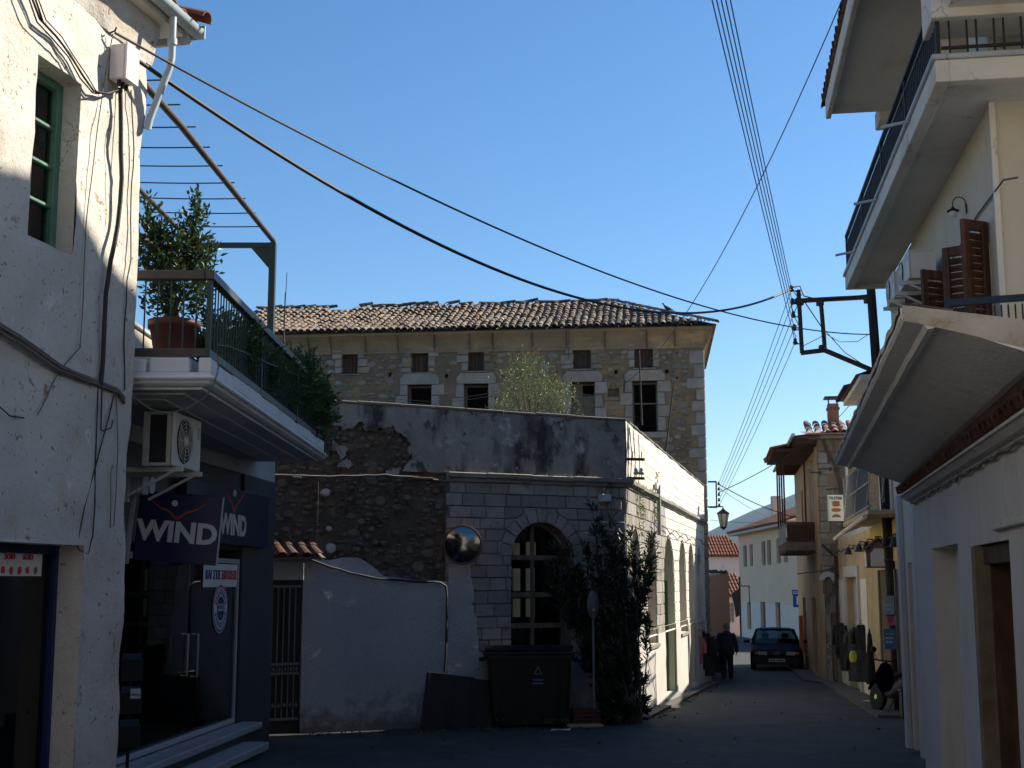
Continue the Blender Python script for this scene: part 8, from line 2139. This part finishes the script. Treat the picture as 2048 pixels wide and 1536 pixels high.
nodes = [(0, 0, .95, .13, .1), (0, 0, 1.12, .12, .09), (0, 0, 1.3, .15, .1), (0, 0, 1.44, .12, .08), (0, .01, 1.52, .055, .055), (0, .03, 1.6, .065, .075), (0, .035, 1.68, .075, .09), (0, .03, 1.745, .045, .055)]
edges = [(0, 1), (1, 2), (2, 3), (3, 4), (4, 5), (5, 6), (6, 7)]
def chain(start, pts):
    prev = start
    for p in pts: nodes.append(p); edges.append((prev, len(nodes) - 1)); prev = len(nodes) - 1
    return prev
for s_ in (-1, 1):
    yy = .1 * s_
    chain(0, [(s_ * .1, 0, .86, .085, .085), (s_ * .11, yy * .5, .5, .06, .06), (s_ * .11, -yy * .4 if s_ < 0 else yy * .6, .1, .042, .042), (s_ * .12, (-yy * .4 if s_ < 0 else yy * .6) + .12, .03, .04, .03)])
    h = chain(3, [(s_ * .19, 0, 1.42, .06, .06), (s_ * .25, -.02, 1.15, .045, .045), (s_ * .29, .05 * s_, .93, .035, .035), (s_ * .3, .06 * s_ + .02, .85, .04, .022)])
    for k in range(4):
        chain(h, [(s_ * .3, .06 * s_ + .045 - k * .02, .80, .009, .009), (s_ * .297, .06 * s_ + .05 - k * .02, .765 + .006 * abs(k - 1), .008, .008), (s_ * .29, .06 * s_ + .053 - k * .02, .738 + .008 * abs(k - 1), .007, .007)])
    chain(h, [(s_ * .292, .06 * s_ + .065, .83, .01, .01), (s_ * .286, .06 * s_ + .08, .80, .009, .009)])
skin_body('body', nodes, edges, 'skin', man)
def ring_e(cx_, cy_, z, rx, ry, n=20): return [(cx_ + rx * math.cos(a_), cy_ + ry * math.sin(a_), z) for a_ in [i * math.tau / n for i in range(n)]]
mb = MB(); mb.loft([ring_e(0, 0, .78, .235, .165), ring_e(0, 0, .9, .235, .165), ring_e(0, 0, 1.05, .225, .155), ring_e(0, 0, 1.25, .24, .155), ring_e(0, 0, 1.38, .235, .14), ring_e(0, .0, 1.45, .19, .115), ring_e(0, .005, 1.5, .1, .085), ring_e(0, .01, 1.54, .07, .07)])
for s_ in (-1, 1): mb.tube([(s_ * .17, 0, 1.43), (s_ * .225, -.005, 1.36), (s_ * .285, -.02, 1.15), (s_ * .31, .05 * s_, .96), (s_ * .312, .055 * s_, .87)], [.085, .088, .075, .065, .06], 12)
mb.build('jacket', 'cloth_dark', man)
mb = MB(); mb.loft([ring_e(0, 0, .98, .19, .14), ring_e(0, 0, .86, .2, .145), ring_e(0, 0, .8, .19, .13)])
for s_ in (-1, 1):
    yk = .05; yf = (.04 if s_ < 0 else .06)
    mb.tube([(s_ * .09, 0, .9), (s_ * .105, yk * s_ * .6, .5), (s_ * .11, yf * 1.0 - (.0 if s_ > 0 else .06), .1), (s_ * .112, yf - (.0 if s_ > 0 else .06), .05)], [.115, .09, .075, .078], 12)
mb.build('trousers', 'cloth_black', man)
for s_ in (-1, 1):
    y0_ = (.06 if s_ > 0 else -.02); mb = MB(); mb.loft([[(s_ * .115 + w_ * math.cos(a_), y0_ + y_, .05 + h_ * math.sin(a_)) for a_ in [i * math.tau / 10 for i in range(10)]] for y_, w_, h_ in ((-.09, .035, .04), (-.05, .05, .055), (.06, .05, .045), (.15, .048, .035), (.2, .02, .02))]); mb.build('shoe', 'rubber', man)
mb = MB(); mb.loft([ring_e(0, .02, 1.585, .07, .07), ring_e(0, .012, 1.64, .088, .09), ring_e(0, .015, 1.7, .09, .1), ring_e(0, .02, 1.745, .07, .085), ring_e(0, .02, 1.775, .03, .04)]); mb.build('hair', 'hair_grey', man)
for s_ in (-1, 1):
    mb = MB(); mb.loft([[(s_ * (.088 + .01 * f_), .045 + .02 * math.cos(a_), 1.65 + .032 * math.sin(a_)) for a_ in [i * math.tau / 8 for i in range(8)]] for f_ in (0, 1, 1.6)]); mb.build('ear', 'skin', man)
    mb = MB(); mb.lathe([(0, -.012), (.012, 0), (0, .012)], (s_ * .03, .118, 1.665), 8, 'y'); mb.build('eye', 'board_black', man)
mb = MB(); mb.loft([[(.012 * math.cos(a_) * f_, .12 + .02 * f_, 1.645 - .03 * (f_ - 1) + .01 * math.sin(a_)) for a_ in [i * math.tau / 8 for i in range(8)]] for f_ in (.4, 1, 1.3)]); mb.build('nose', 'skin', man)
mb = MB(); mb.box(-.022, .022, .108, .116, 1.598, 1.606); mb.build('mouth', 'cloth_pink', man)

# ================================================================ STREET BEHIND THE CAMERA
def plain_house(label, x, y, rz, w, dp, h, wall):
    t = thing('street_house', label, 'house', (x, y, gz(y)), rz)
    wins = []
    n = int(w / 2.6)
    for k in range(n):
        for z0_ in (.05, 3.6, 6.4):
            if z0_ + 1.6 < h: wins.append(dict(x0=.9 + k * 2.6, x1=1.95 + k * 2.6, z0=z0_ if z0_ > 1 else -.3, z1=(z0_ + 1.5) if z0_ > 1 else 2.3, depth=.22))
    mb = MB(); wall_sheet(mb, 0, w, -1, h, wins, 1.2); mb.box(0, w, dp - .2, dp, -1, h)
    for x_ in (0, w): mb.add([(x_, 0, -1), (x_, dp, -1), (x_, dp, h), (x_, 0, h)], [(0, 1, 2, 3)])
    mb.build('wall', wall, t)
    for o in wins:
        mb = MB(); mb.box(o['x0'], o['x1'], .18, .22, o['z0'], o['z1']); mb.build('door' if o['z0'] < 0 else 'shutter', 'wood_shutter' if o['z0'] > 0 else 'wood_dark', t)
    mb = MB(); mb.add([(-.4, -.5, h), (w + .4, -.5, h), (w + .4, dp / 2, h + 1.4), (-.4, dp / 2, h + 1.4), (w + .4, dp + .5, h), (-.4, dp + .5, h)], [(0, 1, 2, 3), (3, 2, 4, 5), (0, 1, 4, 5), (0, 3, 5), (1, 4, 2)]); mb.build('roof', 'red_tile', t)
plain_house('white three storey house on the left behind the viewer', -4.8, -14, R(80), 15, 7, 8.5, 'clean_white')
plain_house('cream three storey house on the right behind the viewer', 4.0, 3.2, R(-97), 18, 7, 8.8, 'cream_wall')
plain_house('white house closing the street behind the viewer', 7, -16, R(180), 14, 7, 8.5, 'clean_white')

# fallen leaves
mat('dry_leaf', (.14, .085, .035), (.09, .055, .025), scale=20, bump=0)
mb = MB(); pts = []
for k in range(260):
    f_ = random.random()
    if f_ < .5: t_ = random.random(); x_, y_ = -3.4 + 5.2 * t_ + jit(.2), 21.3 + 2.0 * t_ - abs(jit(.9)) - .2
    elif f_ < .8: p_ = S.w(random.uniform(.5, 16), -.35 - abs(jit(.25)), 0); x_, y_ = p_.x, p_.y
    else: x_, y_ = random.uniform(-2.5, 6), random.uniform(14, 30)
    pts.append((Vector((x_, y_, gz(y_) + .03)), Vector((jit(1), jit(1), -.2))))
leaves(mb, pts, .07, .04, 0, .4); tag(mb.build('fallen_leaves', 'dry_leaf', None, False), kind='stuff')

# pavements
strip('pavement', [tuple(S.w(x, -.05, 0).xy) for x in (0.2, 4, 8, 12, 17)], .3, .05, 'pave', 1)
strip('pavement_right', [tuple(Y.w(x, -.02, 0).xy) for x in (15.5, 10, 5, 0)] + [tuple(H.w(x, -.05, 0).xy) for x in (-1, -6, -12)], .6, .06, 'pave', -1)
strip('pavement_far', [(15.02, 69), (15.02, 87)], .7, .13, 'pave', -1)

# ================================================================ AIR
hz_mb = MB(); hz_mb.box(-3000, 3000, -30, 3600, -5, 225)
m = bpy.data.materials.new('haze'); m.use_nodes = True; N = m.node_tree.nodes; N.clear()
out = N.new('ShaderNodeOutputMaterial'); pv = N.new('ShaderNodeVolumePrincipled'); pv.inputs['Color'].default_value = (.38, .62, 1, 1); pv.inputs['Density'].default_value = .00009; pv.inputs['Anisotropy'].default_value = .2
m.node_tree.links.new(pv.outputs[0], out.inputs['Volume']); M['haze'] = m
tag(hz_mb.build('haze', 'haze'), kind='stuff')
